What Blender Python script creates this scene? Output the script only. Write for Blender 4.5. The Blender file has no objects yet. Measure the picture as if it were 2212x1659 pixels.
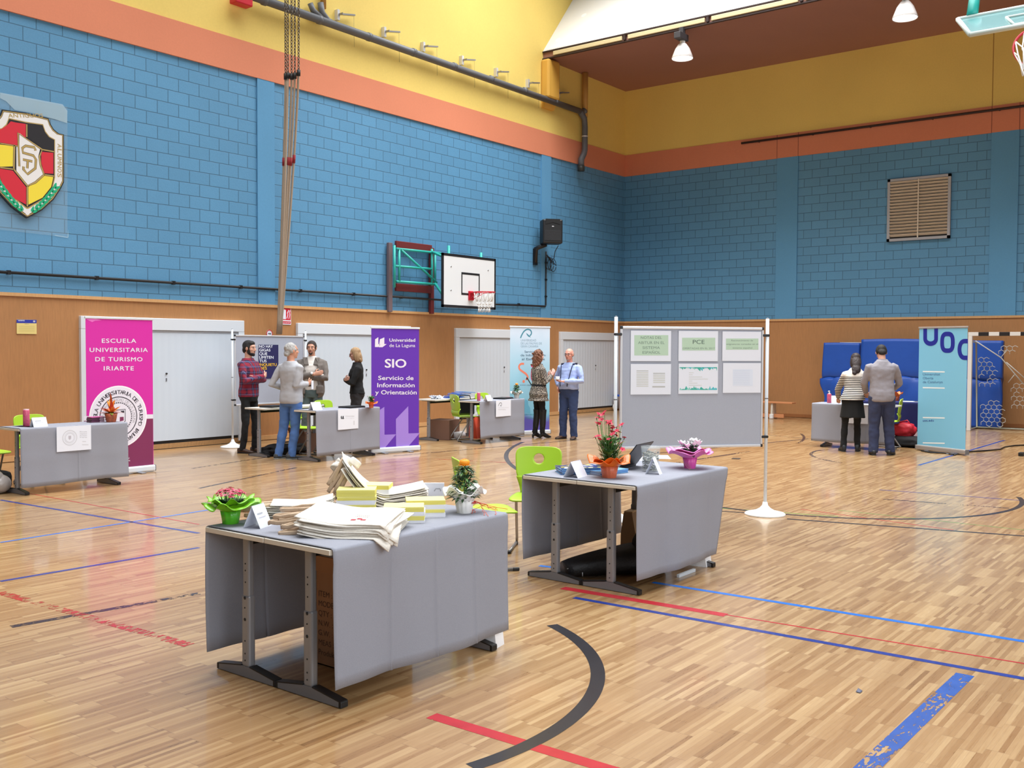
import bpy, bmesh, math, random
from mathutils import Vector, Matrix, noise
R = random.Random(7)
PI = math.pi
sc = bpy.context.scene
C = sc.collection

# ------------------------------------------------------------------ camera
H = 1.68
FPX, YAW, PITCH, ROLL = 2140.1, 0.65907, -0.035208, 0.004568
fw = Vector((math.cos(YAW)*math.cos(PITCH), math.sin(YAW)*math.cos(PITCH), math.sin(PITCH)))
rt = Vector((math.sin(YAW), -math.cos(YAW), 0))
up = rt.cross(fw)
rt, up = math.cos(ROLL)*rt+math.sin(ROLL)*up, -math.sin(ROLL)*rt+math.cos(ROLL)*up
cd = bpy.data.cameras.new('camera'); cam = bpy.data.objects.new('camera', cd); C.objects.link(cam)
cam.matrix_world = Matrix(((rt.x, up.x, -fw.x, 0), (rt.y, up.y, -fw.y, 0), (rt.z, up.z, -fw.z, H), (0, 0, 0, 1)))
cd.sensor_fit = 'HORIZONTAL'; cd.sensor_width = 36; cd.lens = FPX/2212*36; cd.clip_end = 200
sc.camera = cam

# ------------------------------------------------------------------ world, light, exposure
w = bpy.data.worlds.new('World'); sc.world = w; w.use_nodes = True
w.node_tree.nodes['Background'].inputs[0].default_value = (0.93, 0.95, 1.0, 1)
w.node_tree.nodes['Background'].inputs[1].default_value = 0.07

def area(name, loc, rot, sx, sy, power, col=(1, 1, 1)):
    l = bpy.data.lights.new(name, 'AREA'); l.shape = 'RECTANGLE'; l.size = sx; l.size_y = sy
    l.energy = power; l.color = col
    o = bpy.data.objects.new(name, l); C.objects.link(o); o.location = loc; o.rotation_euler = rot
    return o
sky_l = area('skylight_daylight', (9.8, 6.5, 13.2), (0, 0, 0), 19, 14, 2900, (0.97, 0.985, 1.0))
sky_l.data.spread = math.radians(116)
sky_2 = area('skylight_daylight', (17.6, 6.5, 13.0), (0, 0, 0), 3.6, 14, 1150, (0.97, 0.985, 1.0))
sky_2.data.spread = math.radians(125)
win_l = area('window_daylight', (1.5, -5.0, 4.6), (math.radians(-82), 0, math.radians(180)), 15, 4.6, 960, (0.90, 0.95, 1.0))

sc.view_settings.view_transform = 'Standard'
sc.view_settings.look = 'None'
sc.view_settings.exposure = -0.07
sc.view_settings.gamma = 1
sc.view_settings.use_curve_mapping = False

# ------------------------------------------------------------------ the place, measured
YW, XW = 14.605, 23.955            # planes of the long wall and of the end wall
HW, HB, HY = 2.468, 6.505, 7.09    # top of the wood panelling, of the blue blocks, of the salmon band
HC, XE = 8.86, 20.03               # brown ceiling and its edge

def ray(px, py):
    return fw + rt*((px-1106)/FPX) + up*((829.5-py)/FPX)
def F(px, py, z=0.0):
    d = ray(px, py); t = (z-H)/d.z; return Vector((0, 0, H)) + d*t
def WL(px, py, off=0.0):
    d = ray(px, py); t = (YW-off)/d.y; return Vector((0, 0, H)) + d*t
def WR(px, py, off=0.0):
    d = ray(px, py); t = (XW-off)/d.x; return Vector((0, 0, H)) + d*t

# ------------------------------------------------------------------ materials
def lin(c):
    return tuple((v/12.92 if v <= .04045 else ((v+.055)/1.055)**2.4) for v in c)
def rgb(r, g, b):
    return lin((r/255, g/255, b/255)) + (1,)
MATS = {}
def mat(name, col, rough=.6, metal=0, bump=0, bscale=60, trans=0, spec=.5, emit=0, var=0, vscale=8, alpha=1, sheen=0):
    if name in MATS: return MATS[name]
    m = bpy.data.materials.new(name); m.use_nodes = True
    nt = m.node_tree; b = nt.nodes['Principled BSDF']
    b.inputs['Base Color'].default_value = col
    b.inputs['Roughness'].default_value = rough
    b.inputs['Metallic'].default_value = metal
    b.inputs['Specular IOR Level'].default_value = spec
    b.inputs['Transmission Weight'].default_value = trans
    b.inputs['Alpha'].default_value = alpha
    b.inputs['Sheen Weight'].default_value = sheen
    if emit:
        b.inputs['Emission Color'].default_value = col
        b.inputs['Emission Strength'].default_value = emit
    if bump or var:
        tc = nt.nodes.new('ShaderNodeTexCoord')
        if bump:
            n = nt.nodes.new('ShaderNodeTexNoise'); n.inputs['Scale'].default_value = bscale
            n.inputs['Detail'].default_value = 4
            nt.links.new(tc.outputs['Object'], n.inputs['Vector'])
            bp = nt.nodes.new('ShaderNodeBump'); bp.inputs['Strength'].default_value = bump
            bp.inputs['Distance'].default_value = .01
            nt.links.new(n.outputs['Fac'], bp.inputs['Height']); nt.links.new(bp.outputs['Normal'], b.inputs['Normal'])
        if var:
            n2 = nt.nodes.new('ShaderNodeTexNoise'); n2.inputs['Scale'].default_value = vscale
            n2.inputs['Detail'].default_value = 5
            nt.links.new(tc.outputs['Object'], n2.inputs['Vector'])
            mx = nt.nodes.new('ShaderNodeMix'); mx.data_type = 'RGBA'
            mx.inputs['A'].default_value = tuple(v*(1-var) for v in col[:3])+(1,)
            mx.inputs['B'].default_value = tuple(min(1, v*(1+var)) for v in col[:3])+(1,)
            nt.links.new(n2.outputs['Fac'], mx.inputs['Factor'])
            nt.links.new(mx.outputs['Result'], b.inputs['Base Color'])
    MATS[name] = m
    return m

class NT:
    """small helper for node graphs"""
    def __init__(s, name):
        s.m = bpy.data.materials.new(name); s.m.use_nodes = True
        s.t = s.m.node_tree; s.b = s.t.nodes['Principled BSDF']; MATS[name] = s.m
    def n(s, typ, **kw):
        x = s.t.nodes.new('ShaderNode'+typ)
        for k, v in kw.items(): setattr(x, k, v)
        return x
    def l(s, a, b): s.t.links.new(a, b)
    def val(s, sock, v):
        if hasattr(v, 'links') or hasattr(v, 'is_linked'): s.l(v, sock)
        else: sock.default_value = v
    def math(s, op, a, b=None, c=None):
        x = s.n('Math', operation=op); s.val(x.inputs[0], a)
        if b is not None: s.val(x.inputs[1], b)
        if c is not None: s.val(x.inputs[2], c)
        return x.outputs[0]
    def mix(s, f, a, b, blend='MIX'):
        x = s.n('Mix', data_type='RGBA', blend_type=blend); s.val(x.inputs['Factor'], f)
        s.val(x.inputs['A'], a); s.val(x.inputs['B'], b); return x.outputs['Result']
    def ramp(s, f, stops):
        x = s.n('ValToRGB'); e = x.color_ramp.elements
        while len(e) < len(stops): e.new(.5)
        for q, (p, c) in zip(e, stops): q.position = p; q.color = c
        s.l(f, x.inputs[0]); return x.outputs[0]
    def noise(s, vec, scale, detail=4, rough=.5):
        x = s.n('TexNoise'); x.inputs['Scale'].default_value = scale; x.inputs['Detail'].default_value = detail
        x.inputs['Roughness'].default_value = rough
        if vec is not None: s.l(vec, x.inputs['Vector'])
        return x.outputs['Fac']
    def bump(s, h, strength=.3, dist=.01):
        x = s.n('Bump'); x.inputs['Strength'].default_value = strength; x.inputs['Distance'].default_value = dist
        s.l(h, x.inputs['Height']); s.l(x.outputs['Normal'], s.b.inputs['Normal'])
    def pos(s):
        return s.n('NewGeometry').outputs['Position']
    def xyz(s, vec):
        x = s.n('SeparateXYZ'); s.l(vec, x.inputs[0]); return x.outputs
    def comb(s, x, y, z):
        c = s.n('CombineXYZ')
        for i, v in enumerate((x, y, z)): s.val(c.inputs[i], v)
        return c.outputs[0]

def block_material(name, axis, j0, col):
    g = NT(name); p = g.pos(); x, y, z = g.xyz(p)
    a = (x, y)[axis]
    br = g.n('TexBrick'); br.offset = .5; br.inputs['Scale'].default_value = 1
    br.inputs['Brick Width'].default_value = .397; br.inputs['Row Height'].default_value = .2107
    br.inputs['Mortar Size'].default_value = .008; br.inputs['Mortar Smooth'].default_value = .4
    c = rgb(*col)
    br.inputs['Color1'].default_value = c
    br.inputs['Color2'].default_value = tuple(v*.93 for v in c[:3])+(1,)
    br.inputs['Mortar'].default_value = tuple(v*.5 for v in c[:3])+(1,)  # joints share the block paint; recess shade is put into this darker colour
    v = g.comb(g.math('SUBTRACT', a, j0), g.math('SUBTRACT', z, 6.35-40*.2107), 0)
    g.l(v, br.inputs['Vector'])
    big = g.noise(p, .35, 5); fine = g.noise(p, 45, 3)
    k = g.math('MULTIPLY_ADD', big, .34, .83)
    k2 = g.math('MULTIPLY_ADD', fine, .16, .92)
    kk = g.math('MULTIPLY', k, k2)
    col2 = g.mix(1.0, br.outputs['Color'], g.comb(kk, kk, kk), 'MULTIPLY')
    g.l(col2, g.b.inputs['Base Color']); g.b.inputs['Roughness'].default_value = .55
    h = g.math('MULTIPLY_ADD', br.outputs['Fac'], -1.0, g.math('MULTIPLY', fine, .35))
    g.bump(h, .55, .008)
    return g.m
def plaster(name, col, spec=.3):
    g = NT(name); p = g.pos(); big = g.noise(p, .5, 6); fine = g.noise(p, 30, 3)
    k = g.math('MULTIPLY', g.math('MULTIPLY_ADD', big, .24, .88), g.math('MULTIPLY_ADD', fine, .1, .95))
    g.l(g.mix(1.0, rgb(*col), g.comb(k, k, k), 'MULTIPLY'), g.b.inputs['Base Color'])
    g.b.inputs['Roughness'].default_value = .7; g.b.inputs['Specular IOR Level'].default_value = spec
    g.bump(fine, .12, .005); return g.m
def panelling(name, col):
    g = NT(name); p = g.pos(); x, y, z = g.xyz(p)
    v = g.comb(g.math('MULTIPLY', x, 60), g.math('MULTIPLY', y, 60), g.math('MULTIPLY', z, 6))
    a = g.noise(v, 1, 4); big = g.noise(p, .8, 4)
    k = g.math('MULTIPLY', g.math('MULTIPLY_ADD', a, .34, .83), g.math('MULTIPLY_ADD', big, .3, .85))
    g.l(g.mix(1.0, rgb(*col), g.comb(k, k, k), 'MULTIPLY'), g.b.inputs['Base Color'])
    g.b.inputs['Roughness'].default_value = .5; g.bump(a, .1, .003); return g.m
def parquet():
    g = NT('parquet'); p = g.pos(); x, y, z = g.xyz(p)
    SW, PW, PL = .0235, .094, .36
    prow = g.math('FLOOR', g.math('DIVIDE', y, PW))
    wn = g.n('TexWhiteNoise', noise_dimensions='1D'); g.l(prow, wn.inputs['W'])
    u = g.math('ADD', g.math('DIVIDE', x, PL), wn.outputs['Value'])
    pcol = g.math('FLOOR', u)
    srow = g.math('FLOOR', g.math('DIVIDE', y, SW))
    r1 = g.n('TexWhiteNoise', noise_dimensions='3D'); g.l(g.comb(srow, pcol, 3.3), r1.inputs['Vector'])
    r2 = g.n('TexWhiteNoise', noise_dimensions='3D'); g.l(g.comb(prow, pcol, 7.7), r2.inputs['Vector'])
    grain = g.noise(g.comb(g.math('MULTIPLY', x, 9), g.math('MULTIPLY', y, 170), srow), 1, 4, .6)
    big = g.noise(p, .45, 4)
    t = g.math('ADD', g.math('MULTIPLY', r1.outputs['Value'], .50), g.math('MULTIPLY_ADD', r2.outputs['Value'], .14, .18))
    t = g.math('ADD', t, g.math('MULTIPLY', g.math('SUBTRACT', grain, .5), .45))
    t = g.math('ADD', t, g.math('MULTIPLY', g.math('SUBTRACT', big, .5), .5))
    col = g.ramp(t, [(0.0, rgb(108, 76, 46)), (.22, rgb(146, 108, 68)), (.5, rgb(163, 127, 85)), (.78, rgb(181, 148, 104)), (1, rgb(206, 177, 132))])
    fr = g.math('FRACT', g.math('DIVIDE', y, SW)); fu = g.math('FRACT', u)
    e1 = g.math('LESS_THAN', fr, .05); e2 = g.math('LESS_THAN', fu, .006)
    e = g.math('MAXIMUM', g.math('MULTIPLY', e1, .3), g.math('MULTIPLY', e2, .55))
    col = g.mix(e, col, rgb(80, 48, 24))
    g.l(col, g.b.inputs['Base Color'])
    ro = g.math('MULTIPLY_ADD', grain, .14, g.math('MULTIPLY_ADD', r1.outputs['Value'], .06, .22))
    g.l(ro, g.b.inputs['Roughness'])
    g.b.inputs['Specular IOR Level'].default_value = .75
    g.b.inputs['Coat Weight'].default_value = .45; g.b.inputs['Coat Roughness'].default_value = .09
    g.bump(g.math('ADD', g.math('MULTIPLY', g.noise(p, 5, 3), .5), g.math('MULTIPLY', r1.outputs['Value'], .22)), .05, .006)
    return g.m
def line_paint(name, col, wear=.35):
    g = NT(name); p = g.pos(); x, y, z = g.xyz(p)
    n = g.noise(g.comb(g.math('MULTIPLY', x, 16), g.math('MULTIPLY', y, 42), z), 1, 6, .65); n2 = g.noise(p, 1.7, 3)
    f = g.math('LESS_THAN', g.math('ADD', n, g.math('MULTIPLY', n2, .6)), 1.20-wear*.52)
    tone = g.math('MULTIPLY_ADD', g.noise(p, 9, 4), .5, .75)
    g.l(g.mix(1.0, rgb(*col), g.comb(tone, tone, tone), 'MULTIPLY'), g.b.inputs['Base Color'])
    g.l(f, g.b.inputs['Alpha']); g.b.inputs['Roughness'].default_value = .25; return g.m

# ------------------------------------------------------------------ mesh builder
class MB:
    def __init__(s): s.bm = bmesh.new(); s.mats = []
    def mi(s, m):
        if m not in s.mats: s.mats.append(m)
        return s.mats.index(m)
    def _paint(s, faces, m, smooth=False):
        i = s.mi(m)
        for f in faces: f.material_index = i; f.smooth = smooth
    def box(s, c, d, m, rot=None, bev=0):
        g = bmesh.ops.create_cube(s.bm, size=1)
        M = Matrix.Translation(Vector(c)) @ (rot.to_4x4() if rot else Matrix()) @ Matrix.Diagonal((d[0], d[1], d[2], 1))
        bmesh.ops.transform(s.bm, matrix=M, verts=g['verts'])
        fs = list({f for v in g['verts'] for f in v.link_faces}); s._paint(fs, m)
        if bev:
            es = list({e for v in g['verts'] for e in v.link_edges})
            b = bmesh.ops.bevel(s.bm, geom=es, offset=bev, segments=2, affect='EDGES', profile=.5)
            fs = [f for f in fs if f.is_valid] + b['faces']
        s._paint(set(fs), m); return s
    def quad(s, pts, m, smooth=False):
        f = s.bm.faces.new([s.bm.verts.new(p) for p in pts]); s._paint([f], m, smooth); return f
    def poly(s, pts, m): return s.quad(pts, m)
    def loft(s, rings, m, closed=True, caps=True, smooth=True):
        vs = [[s.bm.verts.new(p) for p in r] for r in rings]; fs = []
        for a, b in zip(vs, vs[1:]):
            n = len(a)
            for i in range(n if closed else n-1):
                j = (i+1) % n
                fs.append(s.bm.faces.new((a[i], a[j], b[j], b[i])))
        if caps and closed:
            fs.append(s.bm.faces.new(list(reversed(vs[0])))); fs.append(s.bm.faces.new(vs[-1]))
        s._paint(fs, m, smooth); return s
    def tube(s, pts, r, m, seg=8, caps=True, flat=1.0, upv=None):
        pts = [Vector(p) for p in pts]; n = len(pts)
        rs = r if isinstance(r, (list, tuple)) else [r]*n
        rings = []; prev = None
        for i, p in enumerate(pts):
            t = (pts[min(i+1, n-1)]-pts[max(i-1, 0)]).normalized()
            if prev is None:
                a = Vector(upv) if upv else (Vector((0, 0, 1)) if abs(t.z) < .9 else Vector((1, 0, 0)))
            else: a = prev
            u = (a - t*a.dot(t)).normalized(); v = t.cross(u); prev = u
            rings.append([p + u*math.cos(2*PI*k/seg)*rs[i] + v*math.sin(2*PI*k/seg)*rs[i]*flat for k in range(seg)])
        return s.loft(rings, m, True, caps)
    def cyl(s, a, b, r0, r1, m, seg=16, smooth=True): return s.tube([a, b], [r0, r1], m, seg)
    def lathe(s, prof, m, c=(0, 0, 0), seg=24, wob=None, smooth=True, caps=True):
        rings = []
        for (r, z) in prof:
            rings.append([Vector(c)+Vector((r*math.cos(2*PI*k/seg), r*math.sin(2*PI*k/seg), z)) for k in range(seg)])
        return s.loft(rings, m, True, caps, smooth)
    def ell(s, c, r, m, seg=16, rot=None, smooth=True):
        g = bmesh.ops.create_uvsphere(s.bm, u_segments=seg, v_segments=max(6, seg*2//3), radius=1)
        M = Matrix.Translation(Vector(c)) @ (rot.to_4x4() if rot else Matrix()) @ Matrix.Diagonal((r[0], r[1], r[2], 1))
        bmesh.ops.transform(s.bm, matrix=M, verts=g['verts'])
        s._paint({f for v in g['verts'] for f in v.link_faces}, m, smooth); return s
    def grid(s, fn, nu, nv, m, smooth=True):
        vs = [[s.bm.verts.new(fn(i/nu, j/nv)) for j in range(nv+1)] for i in range(nu+1)]; fs = []
        for i in range(nu):
            for j in range(nv):
                fs.append(s.bm.faces.new((vs[i][j], vs[i+1][j], vs[i+1][j+1], vs[i][j+1])))
        s._paint(fs, m, smooth); return s
    def sheet(s, fn, nu, nv, th, m, smooth=True):
        """closed slab: grid surface fn(u,v) with thickness th along -normal"""
        P = [[Vector(fn(i/nu, j/nv)) for j in range(nv+1)] for i in range(nu+1)]
        def nrm(i, j):
            du = P[min(i+1, nu)][j]-P[max(i-1, 0)][j]; dv = P[i][min(j+1, nv)]-P[i][max(j-1, 0)]
            n = du.cross(dv); return n.normalized() if n.length > 1e-9 else Vector((0, 0, 1))
        A = [[s.bm.verts.new(P[i][j]) for j in range(nv+1)] for i in range(nu+1)]
        B = [[s.bm.verts.new(P[i][j]-nrm(i, j)*th) for j in range(nv+1)] for i in range(nu+1)]
        fs = []
        for i in range(nu):
            for j in range(nv):
                fs.append(s.bm.faces.new((A[i][j], A[i+1][j], A[i+1][j+1], A[i][j+1])))
                fs.append(s.bm.faces.new((B[i][j], B[i][j+1], B[i+1][j+1], B[i+1][j])))
        for i in range(nu):
            fs.append(s.bm.faces.new((A[i][0], B[i][0], B[i+1][0], A[i+1][0])))
            fs.append(s.bm.faces.new((A[i][nv], A[i+1][nv], B[i+1][nv], B[i][nv])))
        for j in range(nv):
            fs.append(s.bm.faces.new((A[0][j], A[0][j+1], B[0][j+1], B[0][j])))
            fs.append(s.bm.faces.new((A[nu][j], B[nu][j], B[nu][j+1], A[nu][j+1])))
        s._paint(fs, m, smooth); return s
    def prism(s, pts, off, m, smooth=False):
        """polygon (3D points) extruded by the vector off"""
        off = Vector(off)
        a = [s.bm.verts.new(p) for p in pts]; b = [s.bm.verts.new(Vector(p)+off) for p in pts]
        fs = [s.bm.faces.new(a), s.bm.faces.new(list(reversed(b)))]
        for i in range(len(a)):
            j = (i+1) % len(a); fs.append(s.bm.faces.new((a[j], a[i], b[i], b[j])))
        s._paint(fs, m, smooth); return s
    def stroke(s, pts, wd, M, m, h=.001, closed=False):
        """flat ribbon along 2-D points in the frame M (x right, y up, z out)"""
        n = len(pts); L = []; Rr = []
        for i in range(n):
            a = pts[(i-1) % n] if (closed or i > 0) else pts[i]; b = pts[(i+1) % n] if (closed or i < n-1) else pts[i]
            dx, dy = b[0]-a[0], b[1]-a[1]; d = math.hypot(dx, dy) or 1
            nx, ny = -dy/d*wd/2, dx/d*wd/2
            L.append(M @ Vector((pts[i][0]+nx, pts[i][1]+ny, h))); Rr.append(M @ Vector((pts[i][0]-nx, pts[i][1]-ny, h)))
        A = [s.bm.verts.new(p) for p in L]; B = [s.bm.verts.new(p) for p in Rr]; fs = []
        for i in range(n if closed else n-1):
            j = (i+1) % n; fs.append(s.bm.faces.new((B[i], B[j], A[j], A[i])))
        s._paint(fs, m); return s
    def flat(s, pts, M, m, h=.001):
        s.quad([M @ Vector((p[0], p[1], h)) for p in pts], m); return s
    def text(s, body, size, M, m, align='LEFT', h=.0012, bold=0, space=1.0, sx=1.0, shear=0):
        cu = bpy.data.curves.new('txt', 'FONT'); cu.body = body; cu.size = size; cu.align_x = align; cu.align_y = 'CENTER'
        cu.offset = bold*size; cu.space_character = space; cu.resolution_u = 3; cu.shear = shear
        ob = bpy.data.objects.new('txt', cu); C.objects.link(ob)
        me = bpy.data.meshes.new_from_object(ob.evaluated_get(bpy.context.evaluated_depsgraph_get()))
        bpy.data.objects.remove(ob); bpy.data.curves.remove(cu)
        i = s.mi(m); n0 = len(s.bm.verts); f0 = len(s.bm.faces)
        me.transform(M @ Matrix.Translation((0, 0, h)) @ Matrix.Diagonal((sx, 1, 1, 1)))
        s.bm.from_mesh(me); bpy.data.meshes.remove(me)
        s.bm.faces.ensure_lookup_table()
        for k in range(f0, len(s.bm.faces)): s.bm.faces[k].material_index = i; s.bm.faces[k].smooth = False
        return s
    def build(s, name, parent=None, world=False, normals=True):
        if normals: bmesh.ops.recalc_face_normals(s.bm, faces=[f for f in s.bm.faces])
        me = bpy.data.meshes.new(name); s.bm.to_mesh(me); s.bm.free()
        for m in s.mats: me.materials.append(m)
        o = bpy.data.objects.new(name, me); C.objects.link(o)
        if parent is not None: o.parent = parent
        return o

def tag(o, label=None, cat=None, group=None, kind=None):
    if label: o['label'] = label
    if cat: o['category'] = cat
    if group: o['group'] = group
    if kind: o['kind'] = kind
    return o
def thing(name, label, cat, loc=(0, 0, 0), rz=0, group=None):
    o = bpy.data.objects.new(name, None); C.objects.link(o); o.empty_display_size = .1
    o.location = loc; o.rotation_euler = (0, 0, rz)
    return tag(o, label, cat, group)
def dup(root, loc, rz, label=None, group=None):
    r = root.copy(); C.objects.link(r); r.location = loc; r.rotation_euler = (0, 0, rz)
    if label: r['label'] = label
    if group: r['group'] = group
    for ch in list(root.children):
        c = ch.copy(); C.objects.link(c); c.parent = r
        for gch in list(ch.children):
            d = gch.copy(); C.objects.link(d); d.parent = c
    return r
def struct(mb, name, label=None, parent=None, cat='structure'):
    o = mb.build(name, parent); o['kind'] = 'structure'
    if label: tag(o, label, cat)
    return o
def frame(o, x, y):
    """matrix with origin o, x axis, y axis (both world vectors); z = x cross y"""
    x = Vector(x).normalized(); z = x.cross(Vector(y)).normalized(); y = z.cross(x)
    M = Matrix((x, y, z)).transposed().to_4x4(); M.translation = Vector(o); return M
def wave(a, b, t): return a*math.sin(b*t)

metal_grey = mat('metal_grey', rgb(150, 150, 156), .4, .6)
alu = mat('aluminium', rgb(215, 215, 218), .35, .35)
white_paint = mat('white_paint', rgb(216, 222, 228), .45)
white_plastic = mat('white_plastic', rgb(228, 228, 226), .35)
black_plastic = mat('black_plastic', rgb(22, 22, 24), .45)
black_cloth = mat('black_cloth', rgb(20, 20, 23), .85, bump=.3, bscale=200)
paper = mat('paper', rgb(230, 234, 244), .7)
ink = mat('ink', rgb(40, 40, 48), .7)
grey_ink = mat('grey_ink', rgb(170, 172, 178), .7)
felt = mat('grey_felt', rgb(148, 150, 160), .95, bump=.25, bscale=350, var=.07, vscale=160, spec=.15)
felt_board = mat('grey_pinboard_felt', rgb(172, 177, 190), .95, bump=.2, bscale=300, var=.05, vscale=120, spec=.15)
green_plastic = mat('lime_green_plastic', rgb(168, 205, 52), .4)
# ------------------------------------------------------------------ floor with its painted court lines
parq = parquet()
blue_l = line_paint('line_blue', (36, 56, 132), .25); lblue_l = line_paint('line_light_blue', (44, 108, 196), .2)
red_l = line_paint('line_red', (176, 40, 50), .3); black_l = line_paint('line_black', (40, 40, 46), .35)
worn_blue = line_paint('line_worn_blue', (52, 88, 160), .62); green_l = line_paint('line_green', (110, 150, 80), .3)
worn_red = line_paint('line_worn_red', (170, 50, 46), .80); worn_black = line_paint('line_worn_black', (48, 40, 50), .7)
fl = MB()
fl.box(((XW-6)/2, (YW-6)/2, -.06), (XW+6, YW+6, .12), parq)
def fline(p0, p1, wd, m, h=.0008):
    a, b = F(*p0), F(*p1); t = (b-a).normalized(); n = Vector((-t.y, t.x, 0))*wd/2; z = Vector((0, 0, h))
    fl.quad([a-n+z, b-n+z, b+n+z, a+n+z], m)
def farc(c, r, a0, a1, wd, m, h=.001, n=64):
    M = Matrix.Translation(Vector((c[0], c[1], 0)))
    fl.stroke([(r*math.cos(math.radians(a0+(a1-a0)*i/n)), r*math.sin(math.radians(a0+(a1-a0)*i/n))) for i in range(n+1)], wd, M, m, h)
fline((1240, 1291), (2240, 1471), .05, blue_l); fline((1410, 1258), (2240, 1390), .05, lblue_l)
fline((1165, 1222), (1330, 1243), .05, lblue_l)
fline((1568, 1328), (2240, 1438), .018, red_l); fline((1215, 1270), (1568, 1329), .08, red_l)
fline((932, 1546), (1360, 1675), .075, red_l)
fline((2085, 1457), (1830, 1700), .09, worn_blue)
fline((0, 1080), (430, 1152), .045, blue_l); fline((0, 1172), (460, 1100), .04, lblue_l); fline((0, 1256), (430, 1183), .05, blue_l)
fline((24, 1354), (430, 1282), .06, worn_black); fline((0, 1280), (410, 1394), .075, worn_red)
fline((30, 1060), (430, 1133), .02, red_l)
fline((1545, 1104), (1700, 1112), .04, black_l); fline((1700, 1121), (2240, 1160), .05, black_l)
fline((1545, 1097), (1810, 1116), .03, green_l, .0006); fline((1810, 1102), (2240, 1148), .02, green_l, .0006)
fline((1900, 1058), (2230, 1083), .03, blue_l); fline((1905, 1078), (2180, 1098), .04, worn_black)
fline((1360, 985), (1780, 945), .06, worn_black); fline((1395, 1010), (1620, 975), .06, worn_black)
fline((1985, 1005), (2170, 951), .05, blue_l); fline((1730, 1100), (2060, 1145), .02, red_l, .0006)
fline((430, 1055), (640, 1010), .05, worn_black); fline((415, 1012), (640, 978), .05, worn_black)
fline((850, 985), (1250, 950), .05, worn_black); fline((905, 990), (1110, 1000), .04, worn_red)
fline((1660, 940), (2000, 970), .04, worn_black)
def farc3(p, q, r, wd, m, h=.001, n=64, ext=(0, 0)):
    a, b, c = F(*p), F(*q), F(*r)
    d = 2*(a.x*(b.y-c.y)+b.x*(c.y-a.y)+c.x*(a.y-b.y)); sq = [v.x*v.x+v.y*v.y for v in (a, b, c)]
    ux = (sq[0]*(b.y-c.y)+sq[1]*(c.y-a.y)+sq[2]*(a.y-b.y))/d; uy = (sq[0]*(c.x-b.x)+sq[1]*(a.x-c.x)+sq[2]*(b.x-a.x))/d
    an = [math.degrees(math.atan2(v.y-uy, v.x-ux)) for v in (a, b, c)]
    while an[1] < an[0]: an[1] += 360
    while an[2] < an[1]: an[2] += 360
    a0, a1 = an[0], an[2]
    if a1-a0 > 360: a0, a1 = an[0], an[2]-720 if an[2]-720 < an[0] else an[2]-360
    farc((ux, uy), math.hypot(a.x-ux, a.y-uy), a0-ext[0], a1+ext[1], wd, m, h, n)
farc3((1018, 1657), (1291, 1450), (1192, 1350), .075, black_l)
farc3((1130, 955), (1094, 990), (1132, 1022), .07, black_l, ext=(0, 14))
farc3((1560, 1096), (1900, 1121), (2200, 1074), .055, black_l)
farc3((1730, 937), (1735, 950), (1722, 958), .05, worn_black)
farc3((1775, 972), (1762, 988), (1820, 1000), .05, worn_black)
# brass floor socket flap and dropped scrap
struct(fl, 'floor')

# ------------------------------------------------------------------ long wall (wall_left) and end wall (wall_right)
blue_x = block_material('blue_blocks_long_wall', 0, 7.171-40*.397, (90, 147, 186))
blue_y = block_material('blue_blocks_end_wall', 1, 4.66-40*.397, (90, 147, 186))
blue_plain = plaster('blue_pilaster', (93, 150, 190))
salmon = plaster('salmon_band', (214, 134, 102)); yellow = plaster('yellow_plaster', (230, 202, 112))
wood = panelling('wood_panelling', (176, 126, 80)); rail = panelling('wood_rail', (206, 160, 108))
brown = plaster('brown_ceiling', (156, 112, 98))
def wall(axis):
    s = MB(); T = .3; z0 = -6.2
    L, P, sg = ((XW+6), YW, 0) if axis == 0 else ((YW+6), XW, 1)
    c = (L/2-6)
    def slab(za, zb, m, out=0.0, a0=None, a1=None):
        a0 = -6 if a0 is None else a0; a1 = (XW if axis == 0 else YW) if a1 is None else a1
        cen = ((a0+a1)/2, P+T/2-out/2, (za+zb)/2); d = (a1-a0, T+out, zb-za)
        if axis: cen = (cen[1], cen[0], cen[2]); d = (d[1], d[0], d[2])
        s.box(cen, d, m)
    slab(0, HW-.05, wood, .03)
    slab(HW-.05, HW, rail, .055)
    slab(HW, HB, (blue_x, blue_y)[axis])
    slab(HB, HY, salmon, .035); slab(HY, 15, yellow, .02)
    for (a, b) in (((11.34, 11.72), (19.98, 20.38), (2.7, 3.08)) if axis == 0 else ((9.58, 10.13), (4.6, 5.16))):
        slab(HW, HB, blue_plain, .03, a, b)
    if axis:
        for v in (9.58, 10.13, 4.6, 5.16):
            slab(HB, HY, mat('salmon_joint', rgb(150, 84, 66)), .037, v-.008, v+.008)
        slab(HY, HC, mat('yellow_joint', rgb(170, 130, 60)), .021, 5.15, 5.17)
    for q in (((7.6, 3.5),) if axis else ()): pass
    return s
struct(wall(0), 'wall_left'); struct(wall(1), 'wall_right')
b = MB(); b.box((XW/2, YW-.04, .05), (XW, .03, .08), rail); struct(b, 'baseboard_left')
b = MB(); b.box((XW-.04, YW/2-2, .05), (.03, YW+3.9, .08), panelling('baseboard_brown', (150, 96, 54))); struct(b, 'baseboard_right')

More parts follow.
